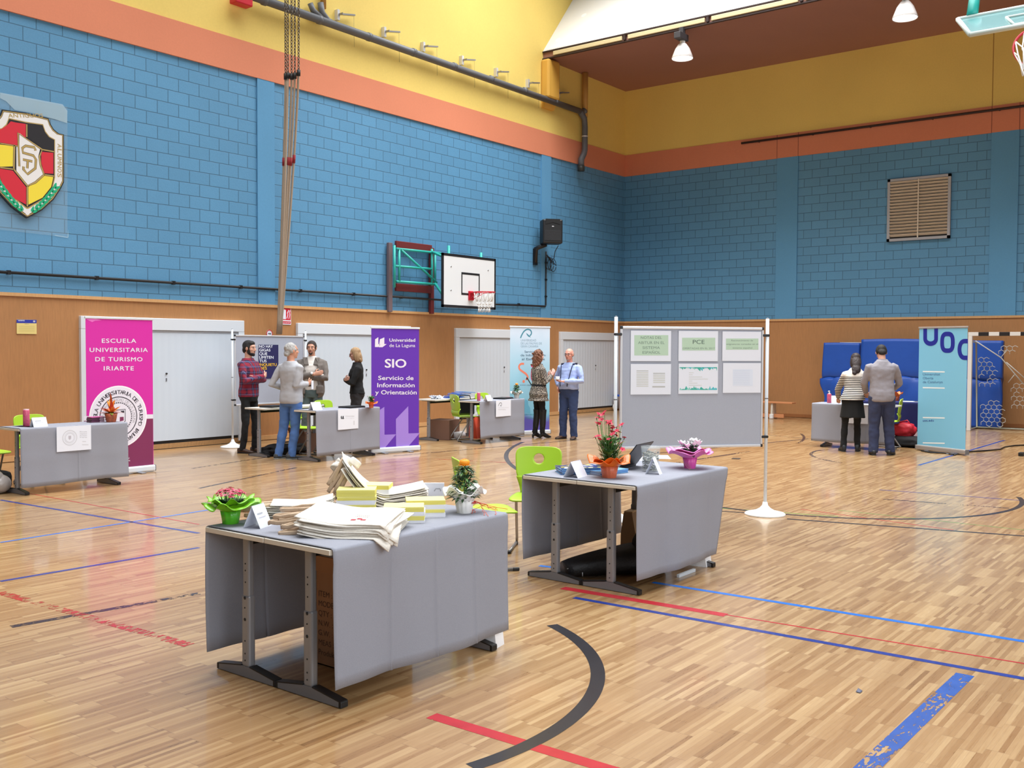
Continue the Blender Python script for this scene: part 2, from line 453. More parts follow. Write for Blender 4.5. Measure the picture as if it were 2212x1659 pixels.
# brown ceiling strip over the end wall, bright sloping shaft of the skylight, its edge
s = MB(); s.box(((XE+XW)/2, (YW-6)/2, HC+.1), (XW-XE, YW+6, .2), brown)
struct(s, 'ceiling')
shaft = NT('skylight_shaft_plaster'); pp = shaft.pos()
vo = shaft.n('TexVoronoi'); vo.inputs['Scale'].default_value = 2.2; shaft.l(pp, vo.inputs['Vector'])
f = shaft.math('LESS_THAN', vo.outputs['Distance'], .16)
shaft.l(shaft.mix(f, rgb(228, 226, 220), rgb(248, 246, 240)), shaft.b.inputs['Base Color']); shaft.b.inputs['Roughness'].default_value = .7
s = MB()
n = Vector((-(10.7-8.86), 0, 1.47)).normalized()
k = 2.6
s.prism([(XE-.02, -6, HC+.17), (XE-.02, YW-.02, HC+.17), (XE-.02+1.47*k, YW-.02, HC+.17+1.84*k), (XE-.02+1.47*k, -6, HC+.17+1.84*k)], -n*-.15 if False else Vector((.2, 0, -.02)), shaft.m)
struct(s, 'trim_1')
s = MB(); dark = mat('dark_channel', rgb(48, 30, 28), .6)
s.box((XE-.01, (YW-6)/2, HC+.15), (.06, YW+6, .03), dark); s.box((XE-.01, (YW-6)/2, HC-.02), (.06, YW+6, .03), dark)
y = YW-.35
while y > -5:
    s.box((XE-.03, y-.98, HC+.065), (.05, 1.96, .10), mat('cream_strip', rgb(206, 190, 150), .5), bev=.01)
    s.box((XE-.03, y-2.03, HC+.065), (.06, .06, .11), dark); y -= 2.12
struct(s, 'trim_2')

# ------------------------------------------------------------------ white folding doors in the long wall
corr = NT('white_corrugated'); pp = corr.pos(); xx, yy, zz = corr.xyz(pp)
wv = corr.math('SINE', corr.math('MULTIPLY', xx, 2*PI/.125))
corr.b.inputs['Base Color'].default_value = rgb(206, 216, 226); corr.b.inputs['Roughness'].default_value = .3
corr.bump(wv, .16, .010)
for i, (x0, x1, zt) in enumerate(((7.96, 10.99, 2.16), (12.2, 15.25, 2.15), (16.7, 19.72, 2.14), (20.76, 23.6, 2.13))):
    d = MB(); yf = YW-.03
    d.box(((x0+x1)/2, yf-.015, zt-.1), (x1-x0, .09, .2), white_paint, bev=.008)
    d.box((x0+.06, yf-.015, (zt-.2)/2+.02), (.12, .085, zt-.24), white_paint); d.box((x1-.06, yf-.015, (zt-.2)/2+.02), (.12, .085, zt-.24), white_paint)
    d.box(((x0+x1)/2, yf+.005, .07), (x1-x0-.1, .06, .14), black_plastic)
    d.box(((x0+x1)/2, yf-.02, zt-.215), (x1-x0-.24, .05, .02), mat('door_track', rgb(170, 172, 176), .5))
    dr = struct(d, 'door_%d' % (i+1))
    q = MB(); q.box(((x0+x1)/2, yf-.012, (.14+zt-.22)/2), (x1-x0-.24, .045, zt-.36), corr.m)
    for hx in ((x0+.48) if i == 0 else (x0+x1)/2+.25,):
        q.cyl((hx+1.0*(i == 0), yf-.055, 1.25), (hx+1.0*(i == 0), yf-.03, 1.25), .015, .015, black_plastic, 8)
        q.box((hx+1.0*(i == 0), yf-.037, 1.15), (.02, .01, .05), metal_grey)
    q.build('door_panel', dr)
# ------------------------------------------------------------------ planes, printing helpers
def onplane(M, px, py):
    I = M.inverted(); o = I @ Vector((0, 0, H)); d = I.to_3x3() @ ray(px, py)
    t = -o.z/d.z; q = o+d*t; return (q.x, q.y)
class Print:
    """prints on a plane M (world frame); coordinates come from the photograph through U"""
    def __init__(s, mb, M, zoom=None, h=.0012):
        s.mb = mb; s.M = M; s.z = zoom; s.h = h; s.I = Matrix()
    def U(s, x, y):
        if s.z: ox, oy, k = s.z; x, y = ox+x/k, oy+y/k
        return onplane(s.M, x, y)
    def poly(s, pts, m, h=None): s.mb.flat([s.U(*p) for p in pts], s.I, m, s.h if h is None else h)
    def line(s, pts, wpx, m, h=None, closed=False, sm=0):
        if sm:
            q = [Vector(p) for p in pts]; n = len(q); out = []
            for i in range(n if closed else n-1):
                a, b, c, d = (q[(i-1) % n], q[i], q[(i+1) % n], q[(i+2) % n]) if closed else (q[max(i-1, 0)], q[i], q[i+1], q[min(i+2, n-1)])
                for j in range(sm):
                    t = j/sm; out.append(tuple(.5*((2*b)+(c-a)*t+(2*a-5*b+4*c-d)*t*t+(3*b-a-3*c+d)*t**3)))
            pts = out if closed else out+[tuple(q[-1])]
        a = s.U(*pts[0]); b = s.U(pts[0][0], pts[0][1]+wpx); wd = abs(a[1]-b[1])
        s.mb.stroke([s.U(*p) for p in pts], wd, s.I, m, s.h if h is None else h, closed)
    def text(s, body, x0, x1, y, cap, m, bold=0, h=None, space=1.0):
        a = s.U(x0, y); b = s.U(x1, y); c = s.U(x0, y-cap); size = abs(c[1]-a[1])/.70
        s.word(body, a, b, size, m, bold, s.h if h is None else h, space)
    def word(s, body, a, b, size, m, bold=0, h=.0012, space=1.0):
        if bold:      # a second strike beside the first makes the letters bold
            d = bold*size*1.1
            for j, (dx, dy) in enumerate(((-d, 0), (d, 0), (0, d*.6), (0, -d*.6))):
                s.word(body, (a[0]+dx, a[1]+dy), (b[0]+dx, b[1]+dy), size, m, 0, h+.00012*j, space)
            return
        cu = bpy.data.curves.new('txt', 'FONT'); cu.body = body; cu.size = size; cu.align_y = 'BOTTOM_BASELINE'
        cu.resolution_u = 3; cu.space_character = space
        ob = bpy.data.objects.new('txt', cu); C.objects.link(ob)
        me = bpy.data.meshes.new_from_object(ob.evaluated_get(bpy.context.evaluated_depsgraph_get()))
        bpy.data.objects.remove(ob); bpy.data.curves.remove(cu)
        xs = [v.co.x for v in me.vertices]; x0, x1 = min(xs), max(xs)
        L = math.hypot(b[0]-a[0], b[1]-a[1]); k = L/(x1-x0) if b is not a else 1
        ang = math.atan2(b[1]-a[1], b[0]-a[0])
        me.transform(Matrix.Translation((a[0], a[1], h)) @ Matrix.Rotation(ang, 4, 'Z') @ Matrix.Diagonal((k, 1, 1, 1)) @ Matrix.Translation((-x0, 0, 0)))
        i = s.mb.mi(m); f0 = len(s.mb.bm.faces); s.mb.bm.from_mesh(me); bpy.data.meshes.remove(me)
        s.mb.bm.faces.ensure_lookup_table()
        for k2 in range(f0, len(s.mb.bm.faces)):
            s.mb.bm.faces[k2].material_index = i
    def arctext(s, body, c, r, a0, a1, size, m, h=.0016, inward=False):
        """letters round a circle, from angle a0 to a1 (degrees)"""
        n = len(body)
        for i, ch in enumerate(body):
            if ch == ' ': continue
            a = math.radians(a0+(a1-a0)*(i/(n-1) if n > 1 else 0))
            p = (c[0]+r*math.cos(a), c[1]+r*math.sin(a)); t = (math.sin(a), -math.cos(a))
            hw = size*.33*(.35 if ch in 'I' else 1)
            s.word(ch, (p[0]-t[0]*hw, p[1]-t[1]*hw), (p[0]+t[0]*hw, p[1]+t[1]*hw), size, m, .012, h)
    def ring(s, c, r0, r1, m, h=.0012, n=48):
        s.mb.stroke([((r0+r1)/2*math.cos(2*PI*i/n)+c[0], (r0+r1)/2*math.sin(2*PI*i/n)+c[1]) for i in range(n)], r1-r0, s.I, m, h, True)
    def disc(s, c, r, m, h=.0008, n=48, ry=None):
        s.mb.flat([(c[0]+r*math.cos(2*PI*i/n), c[1]+(ry or r)*math.sin(2*PI*i/n)) for i in range(n)], s.I, m, h)
def stand_frame(a, b):
    """upright plane over the floor points a (left) and b (right), seen from the camera side"""
    a, b = Vector(a), Vector(b); a.z = b.z = 0
    return frame((a+b)/2, b-a, (0, 0, 1)), (b-a).length
def mthing(name, label, cat, M, group=None):
    o = bpy.data.objects.new(name, None); C.objects.link(o); o.matrix_world = M; o.empty_display_size = .1
    return tag(o, label, cat, group)

# ------------------------------------------------------------------ folding tables
laminate = mat('light_laminate', rgb(205, 203, 198), .45); edge_band = mat('cream_edge', rgb(214, 206, 192), .5)
leg_grey = mat('leg_silver', rgb(146, 147, 152), .42, .35); foot_grey = mat('foot_grey', rgb(120, 120, 124), .45, .2)
TL, TW, TZ = 1.30, .468, .755
def make_table():
    t = thing('folding_table', 'x', 'table')
    m = MB(); m.box((0, 0, TZ-.0125), (TL-.006, TW-.006, .023), laminate)
    m.box((-TL/2+.004, 0, TZ-.0125), (.008, TW, .025), edge_band, bev=.003); m.box((TL/2-.004, 0, TZ-.0125), (.008, TW, .025), edge_band, bev=.003)
    m.box((0, TW/2-.003, TZ-.0125), (TL-.016, .006, .025), edge_band); m.box((0, -TW/2+.003, TZ-.0125), (TL-.016, .006, .025), edge_band)
    m.build('tabletop', t)
    m = MB(); m.box((0, .03, TZ-.055), (TL-.24, .035, .05), black_plastic); m.box((0, -.13, TZ-.035), (TL-.3, .02, .02), black_plastic)
    m.build('crossbar', t)
    for sx in (-1, 1):
        x = sx*(TL/2-.09); lg = MB()
        lg.box((x, 0, .24), (.044, .062, .37), leg_grey, bev=.012); lg.box((x, 0, .57), (.036, .050, .32), leg_grey, bev=.010)
        lg.box((x, 0, TZ-.03), (.05, .30, .012), black_plastic)
        for k, z in enumerate((.09, .125, .19, .30, .36, .41, .49, .55, .585)):
            big = z in (.30, .41); xo = x+sx*(.022 if z < .43 else .018)
            lg.cyl((xo-sx*.002, 0, z), (xo+sx*.0012, 0, z), .0085 if big else .0045, .0085 if big else .0045, black_plastic, 8)
        l = lg.build('leg', t)
        ft = MB(); hw = TW/2
        prof = [(-hw, .004), (hw, .004), (hw, .028), (.03, .058), (-.03, .058), (-hw, .028)]
        ft.prism([(x-.022, y, z) for y, z in prof], (.044, 0, 0), foot_grey)
        for a, b2 in (((-hw, .0285), (-.034, .0575)), ((.034, .0575), (hw, .0285))):
            ft.prism([(x-.0225, a[0], a[1]), (x-.0225, b2[0], b2[1]), (x-.0225, b2[0], b2[1]+.006), (x-.0225, a[0], a[1]+.006)], (.045, 0, 0), black_plastic)
        for e in (-1, 1): ft.box((x, e*(hw-.006), .017), (.047, .018, .030), black_plastic, bev=.004)
        ft.build('foot', t)
    return t
T0 = make_table()
def tname(x): return x
tabs = [((3.70, 3.650), 0, 'grey folding table in the foreground, front one of its pair, under the tote bags'),
        ((3.70, 4.126), 0, 'grey folding table in the foreground, rear one of its pair, under the lime wrapped plant'),
        ((6.42, 3.655), 0, 'grey folding table under the white cyclamen, front one of its pair'),
        ((6.42, 4.131), 0, 'grey folding table under the blue brochures, rear one of its pair'),
        ((6.03, 11.40), 0, 'grey folding table in front of the magenta banner'),
        ((10.36, 11.42), 0, 'grey folding table beside the purple banner, with a paper sign'),
        ((10.25, 12.45), 0, 'bare grey folding table in front of the man in the plaid shirt'),
        ((14.02, 11.33), 0, 'grey folding table beside the light blue banner with a question mark'),
        ((13.95, 12.30), 0, 'bare grey folding table under the blue folders'),
        ((17.16, 5.72), PI/2, 'grey folding table where the striped shirt woman leans'),
        ((18.55, 5.55), PI/2, 'grey folding table with a dark blue cloth before the gym mats')]
for i, ((x, y), rz, lab) in enumerate(tabs):
    if i == 0: T0.location = (x, y, 0); T0.rotation_euler = (0, 0, rz); tag(T0, lab, None, 'folding tables of the stands')
    else: dup(T0, (x, y, 0), rz, lab, 'folding tables of the stands')

# ------------------------------------------------------------------ felt covers
def felt_cover(label, x0, x1, yf, yb, drop, bdrop, folds, hfold=None, pinch=0, seed=1, M=None, m=None, z=TZ+.002, rnd=.012):
    L = []; g = .006
    if bdrop:
        for k in range(9): L.append((yb+g+.010*math.sin(k*.35), z-bdrop*(1-k/8.0) - .012*(k == 8)))
    prof = L + [(yb+g*.6, z-.003), (yb-.01, z+.003)] + [(yb+(yf-yb)*k/8, z+.003) for k in range(1, 8)] + [(yf+.008, z+.003), (yf-g*.7, z-.002), (yf-g, z-.012)]
    for k in range(1, 13): prof.append((yf-g-.014*(k/12)**2, z-.012-(drop-.012)*k/12))
    n = len(prof)-1; nf0 = n-12; rr = random.Random(seed); ph = rr.random()*6
    def fn(u, v):
        j = v*n; a = prof[min(int(round(j)), n)]
        y, zz = a; hang = 0
        jj = int(round(j)); xa, xb = x0, x1
        if jj >= nf0:
            hang = (jj-nf0)/12.0; s = -1; xb = x1-pinch*hang
        elif bdrop and jj <= 8: hang = 1-jj/8.0; s = 1
        else: s = 0
        x = xa+(xb-xa)*u
        if s:
            y += s*hang*.010*math.sin(6.5*x+ph)+s*hang*.006*math.sin(17*x+2*ph)
            for f in folds: y += s*.006*max(0, 1-abs(x-f)/.010)*min(1, hang*6)
            if s < 0 and hfold:
                for hf in hfold: y -= .004*max(0, 1-abs(hang-hf)/.09)
            zz += hang*.012*math.sin(4*x+ph)*(.6)
        else:
            for f in folds: zz += .002*max(0, 1-abs(x-f)/.010)
        p = Vector((x, y, zz)); return M @ p if M else p
    ts = set((x-x0)/(x1-x0) for f in folds for x in (f-.012, f-.004, f, f+.004, f+.012)) | set(i/56 for i in range(57) if all(abs(x0+(x1-x0)*i/56-f) > .016 for f in folds))
    ts = sorted(t for t in ts if 0 <= t <= 1); nu = len(ts)-1
    b = MB()
    b.sheet(lambda u, v: fn(ts[int(round(u*nu))], v), nu, n, .003, m or felt)
    o = b.build('table_cover'); return tag(o, label, 'tablecloth', 'felt covers on the stand tables')
felt_cover('grey felt cover over the foreground pair of tables, under the tote bags', 3.062, 4.36, 3.412, 4.362, .655, .665, (3.44, 3.76, 4.07), (.085,), seed=3)
felt_cover('grey felt cover over the pair of tables with the blue brochures, one hem pulled in', 5.78, 7.17, 3.414, 4.367, .65, .63, (6.20, 6.52, 6.86), (.085,), pinch=.20, seed=5)
felt_cover('grey felt cover with a cross crease, in front of the magenta banner', 5.39, 6.70, 11.16, 11.63, .66, 0, (6.07,), (.52,), seed=8)
felt_cover('grey felt cover beside the purple banner, carrying a paper sign', 9.72, 11.03, 11.18, 11.64, .66, 0, (10.40,), (.52,), seed=9)
felt_cover('grey felt cover beside the light blue question mark banner', 13.38, 14.69, 11.09, 11.56, .66, 0, (14.0,), (.5,), seed=12)
MF = Matrix.Translation((17.16, 5.72, 0)) @ Matrix.Rotation(-PI/2, 4, 'Z')
felt_cover('grey felt cover on the table where the striped shirt woman leans', -.735, .60, -.242, .238, .655, 0, (-.2, .2), None, seed=15, M=MF)
MF2 = Matrix.Translation((18.55, 5.55, 0)) @ Matrix.Rotation(-PI/2, 4, 'Z')
o = felt_cover('dark blue cloth on the rear table before the gym mats', -.655, .655, -.242, .238, .50, 0, (0,), None, seed=16, M=MF2, m=mat('navy_cloth', rgb(16, 22, 84), .85))
o['group'] = 'dark blue table cloth'

# ------------------------------------------------------------------ lime green chairs on tube frames
tube_m = mat('chair_tube', rgb(150, 146, 142), .35, .6)
def make_chair():
    c = thing('stacking_chair', 'x', 'chair')
    bk = MB(); n = 48; hw, hz0, hz1 = .205, .555, .845; hc = (0, .742); hr = .044
    def outer(a):
        ca, sa = math.cos(a), math.sin(a); e = 5.0
        k = (abs(ca)**e+abs(sa)**e)**(-1/e); x = hw*k*ca; zz = (hz0+hz1)/2+(hz1-hz0)/2*k*sa
        x *= 1+.08*(zz-hz0)/(hz1-hz0)-.08; return x, zz
    rings = []
    for q in range(7):
        t = (0, .08, .25, .5, .75, .93, 1)[q]; ring = []
        for i in range(n):
            a = 2*PI*i/n; xo, zo = outer(a); xi, zi = hc[0]+hr*math.cos(a), hc[1]+hr*math.sin(a)
            x, zz = xi+(xo-xi)*t, zi+(zo-zi)*t
            y = -.175-.16*(zz-.5)+.45*x*x
            ring.append(Vector((x, y, zz)))
        rings.append(ring)
    th = .012
    def back(r): return [p+Vector((0, -th, 0)) for p in r]
    allr = rings+[back(r) for r in reversed(rings)]+[rings[0]]
    bk.loft(allr, green_plastic, True, False)
    bmesh.ops.remove_doubles(bk.bm, verts=bk.bm.verts, dist=1e-6)
    # lumbar web joining the back to the seat
    bk.sheet(lambda u, v: ((u-.5)*.30*(1+.25*v), -.165-.03*math.sin(PI*v)-.006*v, .445+.15*v), 8, 6, .011, green_plastic)
    bk.build('backrest', c)
    st = MB()
    def seat(u, v):
        a = (u-.5)*2; q = (v-.5)*2
        w2 = .205*(1-.10*max(0, -q)); k = 1
        if abs(q) > .75: k = math.sqrt(max(.0, 1-((abs(q)-.75)/.25)**2*.35))
        x = a*w2*k; y = .02+q*.205
        return (x, y, .452-.012*(1-a*a)*(1-q*q)-.035*max(0, q-.6)**1.5+.02*max(0, -q-.7))
    st.sheet(seat, 16, 16, .012, green_plastic); st.build('seat', c)
    f = MB()
    for s in (-1, 1):
        pts = [(s*.15, .12, .428), (s*.16, .05, .42), (s*.185, -.20, .06), (s*.19, -.235, .022), (s*.19, -.20, .013), (s*.195, .0, .013), (s*.195, .20, .013)]
        f.tube(pts, .012, tube_m, 8)
        f.box((s*.195, .205, .013), (.03, .05, .024), black_plastic, bev=.005); f.box((s*.19, -.19, .010), (.03, .05, .018), black_plastic, bev=.004)
    f.tube([(-.15, .12, .428), (.15, .12, .428)], .011, tube_m, 8); f.tube([(-.16, .05, .42), (.16, .05, .42)], .011, tube_m, 8)
    f.build('tube_frame', c)
    return c
c0 = make_chair()
def deg(a): return math.radians(a)
chs = [((5.88, 4.82), -38-90, 'lime green chair behind the marigold pot, turned to the side, seat showing'),
       ((6.66, 4.90), -150-90, 'lime green chair with a round hole in its back, behind the blue brochures'),
       ((5.40, 11.98), -95-90, 'lime green chair at the left frame edge, with a plastic bag below it'),
       ((6.02, 12.0), -88-90, 'lime green chair behind the table with the magenta leaflets'),
       ((10.19, 11.95), -70-90, 'lime green chair with seat showing beside the grey haired man'),
       ((10.75, 11.96), -88-90, 'lime green chair hidden behind the closed laptop table'),
       ((13.82, 11.80), -25-90, 'lime green chair carrying a black bag'),
       ((14.55, 11.79), -92-90, 'lime green chair behind the pink bottle and place card'),
       ((17.80, 5.42), 100-90, 'lime green chair behind the man in the grey shirt')]
for i, ((x, y), a, lab) in enumerate(chs):
    if i == 0: c0.location = (x, y, 0); c0.rotation_euler = (0, 0, deg(a)); tag(c0, lab, None, 'lime green chairs of the stands')
    else: dup(c0, (x, y, 0), deg(a), lab, 'lime green chairs of the stands')

# ------------------------------------------------------------------ pinboards
def make_board(label, a, b, zt, w, zb, M=None):
    M, L = stand_frame(a, b); o = mthing('pinboard', label, 'pinboard', M, 'standing pinboards')
    p = MB(); hw = w/2
    p.box((0, (zt+zb)/2, -.006), (w-.02, zt-zb-.02, .022), felt_board); p.build('felt_panel', o)
    fr = MB()
    for yy in (zt-.012, zb+.012): fr.box((0, yy, 0), (w-.03, .026, .034), alu, bev=.006)
    for xx in (-hw+.009, hw-.009): fr.box((xx, (zt+zb)/2, 0), (.020, zt-zb-.05, .034), alu, bev=.006)
    for xx in (-hw+.009, hw-.009):
        for yy in (zt-.012, zb+.012): fr.box((xx, yy, 0), (.024, .03, .036), black_plastic, bev=.005)
    fr.build('panel_frame', o)
    for s in (-1, 1):
        x = s*L/2; q = MB(); q.cyl((x, .05, 0), (x, zt+.09, 0), .017, .017, white_paint, 12); q.cyl((x, zt+.088, 0), (x, zt+.1, 0), .015, .009, mat('grey_cap', rgb(120, 122, 128), .5), 12)
        q.cyl((x, zt*.62, 0), (x, zt*.62+.012, 0), .0175, .0175, mat('grey_cap', rgb(120, 122, 128), .5), 12)
        q.build('post', o)
        q = MB(); prof = [(.205, 0), (.205, .012), (.195, .022), (.10, .045), (.055, .07), (.03, .10), (.024, .13), (.018, .135)]
        n = 28; rings = [[Vector((x+r*math.cos(2*PI*k/n), zz, -r*math.sin(2*PI*k/n))) for k in range(n)] for r, zz in prof]
        q.loft(rings, white_plastic); q.build('base', o)
        for yy in (zt-.08, zb+.10):
            q = MB(); q.box((x-s*.02, yy, 0), (.075, .026, .045), black_plastic, bev=.006); q.build('clamp', o)
    return M
bA = Vector((8.31, 5.15, 0)); bB = Vector((9.55, 4.12, 0))
MB1 = make_board('grey pinboard on white posts with six sheets pinned up', bA, bB, 1.91, 1.52, .70)
dA = Vector((10.31, 13.95, 0)); dB = Vector((11.90, 13.95, 0))
MB2 = make_board('grey pinboard with a navy poster, behind the man in the plaid shirt', dA, dB, 1.90, 1.50, .70)
def sheet_on(M, name, label, cat, x0, y0, x1, y1, draw=None, group=None, zoom=None, off=.012, m=None, th=.0012):
    """a sheet whose picture corners are (x0,y0),(x1,y1); lies on plane M"""
    M2 = M @ Matrix.Translation((0, 0, off)); b = MB(); P = Print(b, M2, zoom, th+.0006)
    p = [P.U(x0, y0), P.U(x1, y0), P.U(x1, y1), P.U(x0, y1)]
    ax, bx = (p[0][0]+p[3][0])/2, (p[1][0]+p[2][0])/2; ay, by = (p[2][1]+p[3][1])/2, (p[0][1]+p[1][1])/2
    b.box(((ax+bx)/2, (ay+by)/2, th/2), (bx-ax, by-ay, th), m or paper)
    if draw: draw(P)
    o = b.build(name); o.matrix_world = M2; return tag(o, label, cat, group)
soft_green = mat('pale_green_print', rgb(186, 212, 188), .7); soft_ink = mat('soft_green_ink', rgb(112, 134, 122), .7)
zp = (1300, 660, 4.88); G = 'sheets on the six-sheet pinboard'
def d1(P):
    P.poly([(342, 312), (700, 312), (700, 526), (342, 526)], soft_green)
    for t, a, b2, y in (('NOTAS DEL', 410, 632, 352), ('ABITUR EN EL', 382, 660, 405), ('SISTEMA', 428, 612, 458), ('ESPAÑOL', 428, 616, 508)): P.text(t, a, b2, y, 28, soft_ink, h=.0022)
def d2(P):
    P.poly([(846, 340), (1195, 340), (1195, 474), (846, 474)], soft_green)
    P.text('PCE', 958, 1082, 404, 42, mat('green_ink', rgb(80, 100, 92), .7), h=.0022); P.text('OFERTADAS EN EL 2017', 852, 1188, 460, 18, soft_ink, h=.0022)
def d3(P):
    P.poly([(1308, 348), (1650, 348), (1650, 466), (1308, 466)], soft_green)
    for t, a, b2, y in (('Reconocimiento de', 1364, 1592, 376), ('asignaturas cursadas en el', 1312, 1646, 414), ('sistema español', 1378, 1584, 454)): P.text(t, a, b2, y, 16, soft_ink, h=.0022)
tbl = mat('table_print', rgb(206, 208, 202), .7); tbl2 = mat('table_head', rgb(188, 190, 188), .7); pale_blue = mat('pale_blue_print', rgb(222, 230, 244), .7)
def d4(P):
    for k in range(10): P.poly([(365, 684+18*k), (490, 684+18*k), (490, 693+18*k), (365, 693+18*k)], tbl2 if k == 0 else tbl)
    for k in range(6): P.poly([(541, 710+19*k), (666, 710+19*k), (666, 720+19*k), (541, 720+19*k)], tbl2 if k == 0 else tbl)
    P.poly([(532, 848), (666, 848), (666, 864), (532, 864)], tbl2)
teal1 = mat('teal_print', rgb(66, 176, 160), .7); teal2 = mat('teal_pale_print', rgb(140, 208, 198), .7); teal3 = mat('turquoise_print', rgb(90, 190, 200), .7)
def d5(P):
    rr = random.Random(4)
    for base, s in ((650, 1), (890, -1)):
        x = 818
        while x < 1205:
            w_ = rr.uniform(24, 60); h_ = rr.uniform(12, 46)
            P.poly([(x, base), (min(1214, x+w_), base), (min(1214, x+w_*rr.uniform(.4, 1.0)), base+s*h_)] if s > 0 else [(x, base), (min(1214, x+w_*rr.uniform(.3, .7)), base+s*h_), (min(1214, x+w_), base)], rr.choice((teal1, teal2, teal3)), P.h+rr.random()*.0004); x += w_*.6
        P.poly([(818, base), (1214, base), (1214, base+s*9), (818, base+s*9)], teal2)
    for k, wd in enumerate((50, 40, 140, 200, 36, 90, 136)): P.poly([(918, 706+22*k), (918+wd, 706+22*k), (918+wd, 711+22*k), (918, 711+22*k)], tbl)
def d6(P):
    P.poly([(1380, 672), (1590, 672), (1590, 848), (1380, 848)], pale_blue)
    for k in range(9): P.poly([(1384, 682+18*k), (1560, 682+18*k), (1560, 686+18*k), (1384, 686+18*k)], mat('pale_line', rgb(208, 216, 234), .7), P.h+.0005)
for a, lab, d in (((304, 265, 729, 586), 'white sheet with a large green panel of four lettered lines', d1), ((808, 268, 1224, 586), 'white sheet headed PCE on a green panel', d2),
                  ((1270, 274, 1678, 584), 'white sheet with a green strip of small lettering, top corner by the post', d3), ((303, 616, 728, 938), 'white sheet with two pale printed tables', d4),
                  ((808, 612, 1224, 930), 'white sheet with a turquoise leaf border', d5), ((1276, 606, 1676, 920), 'white sheet with one pale blue table', d6)):
    sheet_on(MB1, 'pinned_sheet', lab, 'paper sheet', *a, draw=d, group=G, zoom=zp)
navy = mat('navy_print', rgb(34, 32, 84), .7); yel = mat('yellow_print', rgb(240, 190, 40), .7)
def dn(P):
    for k, (t, a, b2) in enumerate((('NO HAY', 400, 548), ('GIGAS', 402, 522), ('QUE', 402, 488), ('LIMITEN', 402, 556), ('TUS', 402, 480))):
        P.text(t, a, b2, 358+39.5*k, 30, paper, .02, h=.0024)
    P.text('INQUIETU', 404, 590, 556, 30, yel, .02, h=.0024); P.text('DES', 404, 484, 595, 30, yel, .02, h=.0024)
sheet_on(MB2, 'poster', 'navy poster with white and yellow slogan pinned behind the plaid shirt', 'poster', 396, 325, 610, 692, dn, None, (480, 680, 5.027), m=navy)

# ------------------------------------------------------------------ roll-up banners
def banner(label, a, b, top, m_bg, draw, zoom=None, wave_=.0, rails=white_paint):
    M, L = stand_frame(a, b); zt = onplane(M, *top)[1]+.012; o = mthing('rollup_banner', label, 'banner', M, 'roll-up banners')
    f = MB(); w_ = L-.02; zb = .09
    f.sheet(lambda u, v: ((u-.5)*w_*(1-.03*math.sin(PI*v)**2 if wave_ else 1), zb+(zt-.03-zb)*v, 0.0), 2, 2, .0015, m_bg, smooth=False)
    draw(Print(f, M, zoom)); f.build('printed_panel', o)
    q = MB(); q.box((0, zt-.014, 0), (L+.004, .03, .022), rails, bev=.006); q.build('top_rail', o)
    q = MB(); q.box((0, .052, -.02), (L+.02, .085, .10), rails, bev=.02)
    for s in (-1, 1): q.box((s*(L/2+.012), .052, -.02), (.008, .08, .09), mat('grey_cap', rgb(120, 122, 128), .5), bev=.006)
    q.build('base_cassette', o)
    for s in (-1, 1):
        q = MB(); q.box((s*L*.26, .008, 0), (.07, .012, .26), metal_grey, bev=.004); q.build('swing_foot', o)
    q = MB(); q.cyl((0, .08, -.03), (0, zt-.02, -.012), .008, .008, metal_grey, 8); q.build('pole', o)
    return M
mag = mat('magenta_print', rgb(214, 40, 164), .55); maroon = mat('maroon_print', rgb(128, 44, 88), .55); wprint = mat('white_print', rgb(232, 228, 240), .55)
dkp = mat('dark_print', rgb(58, 52, 66), .6); gry = mat('grey_print', rgb(190, 188, 198), .6)
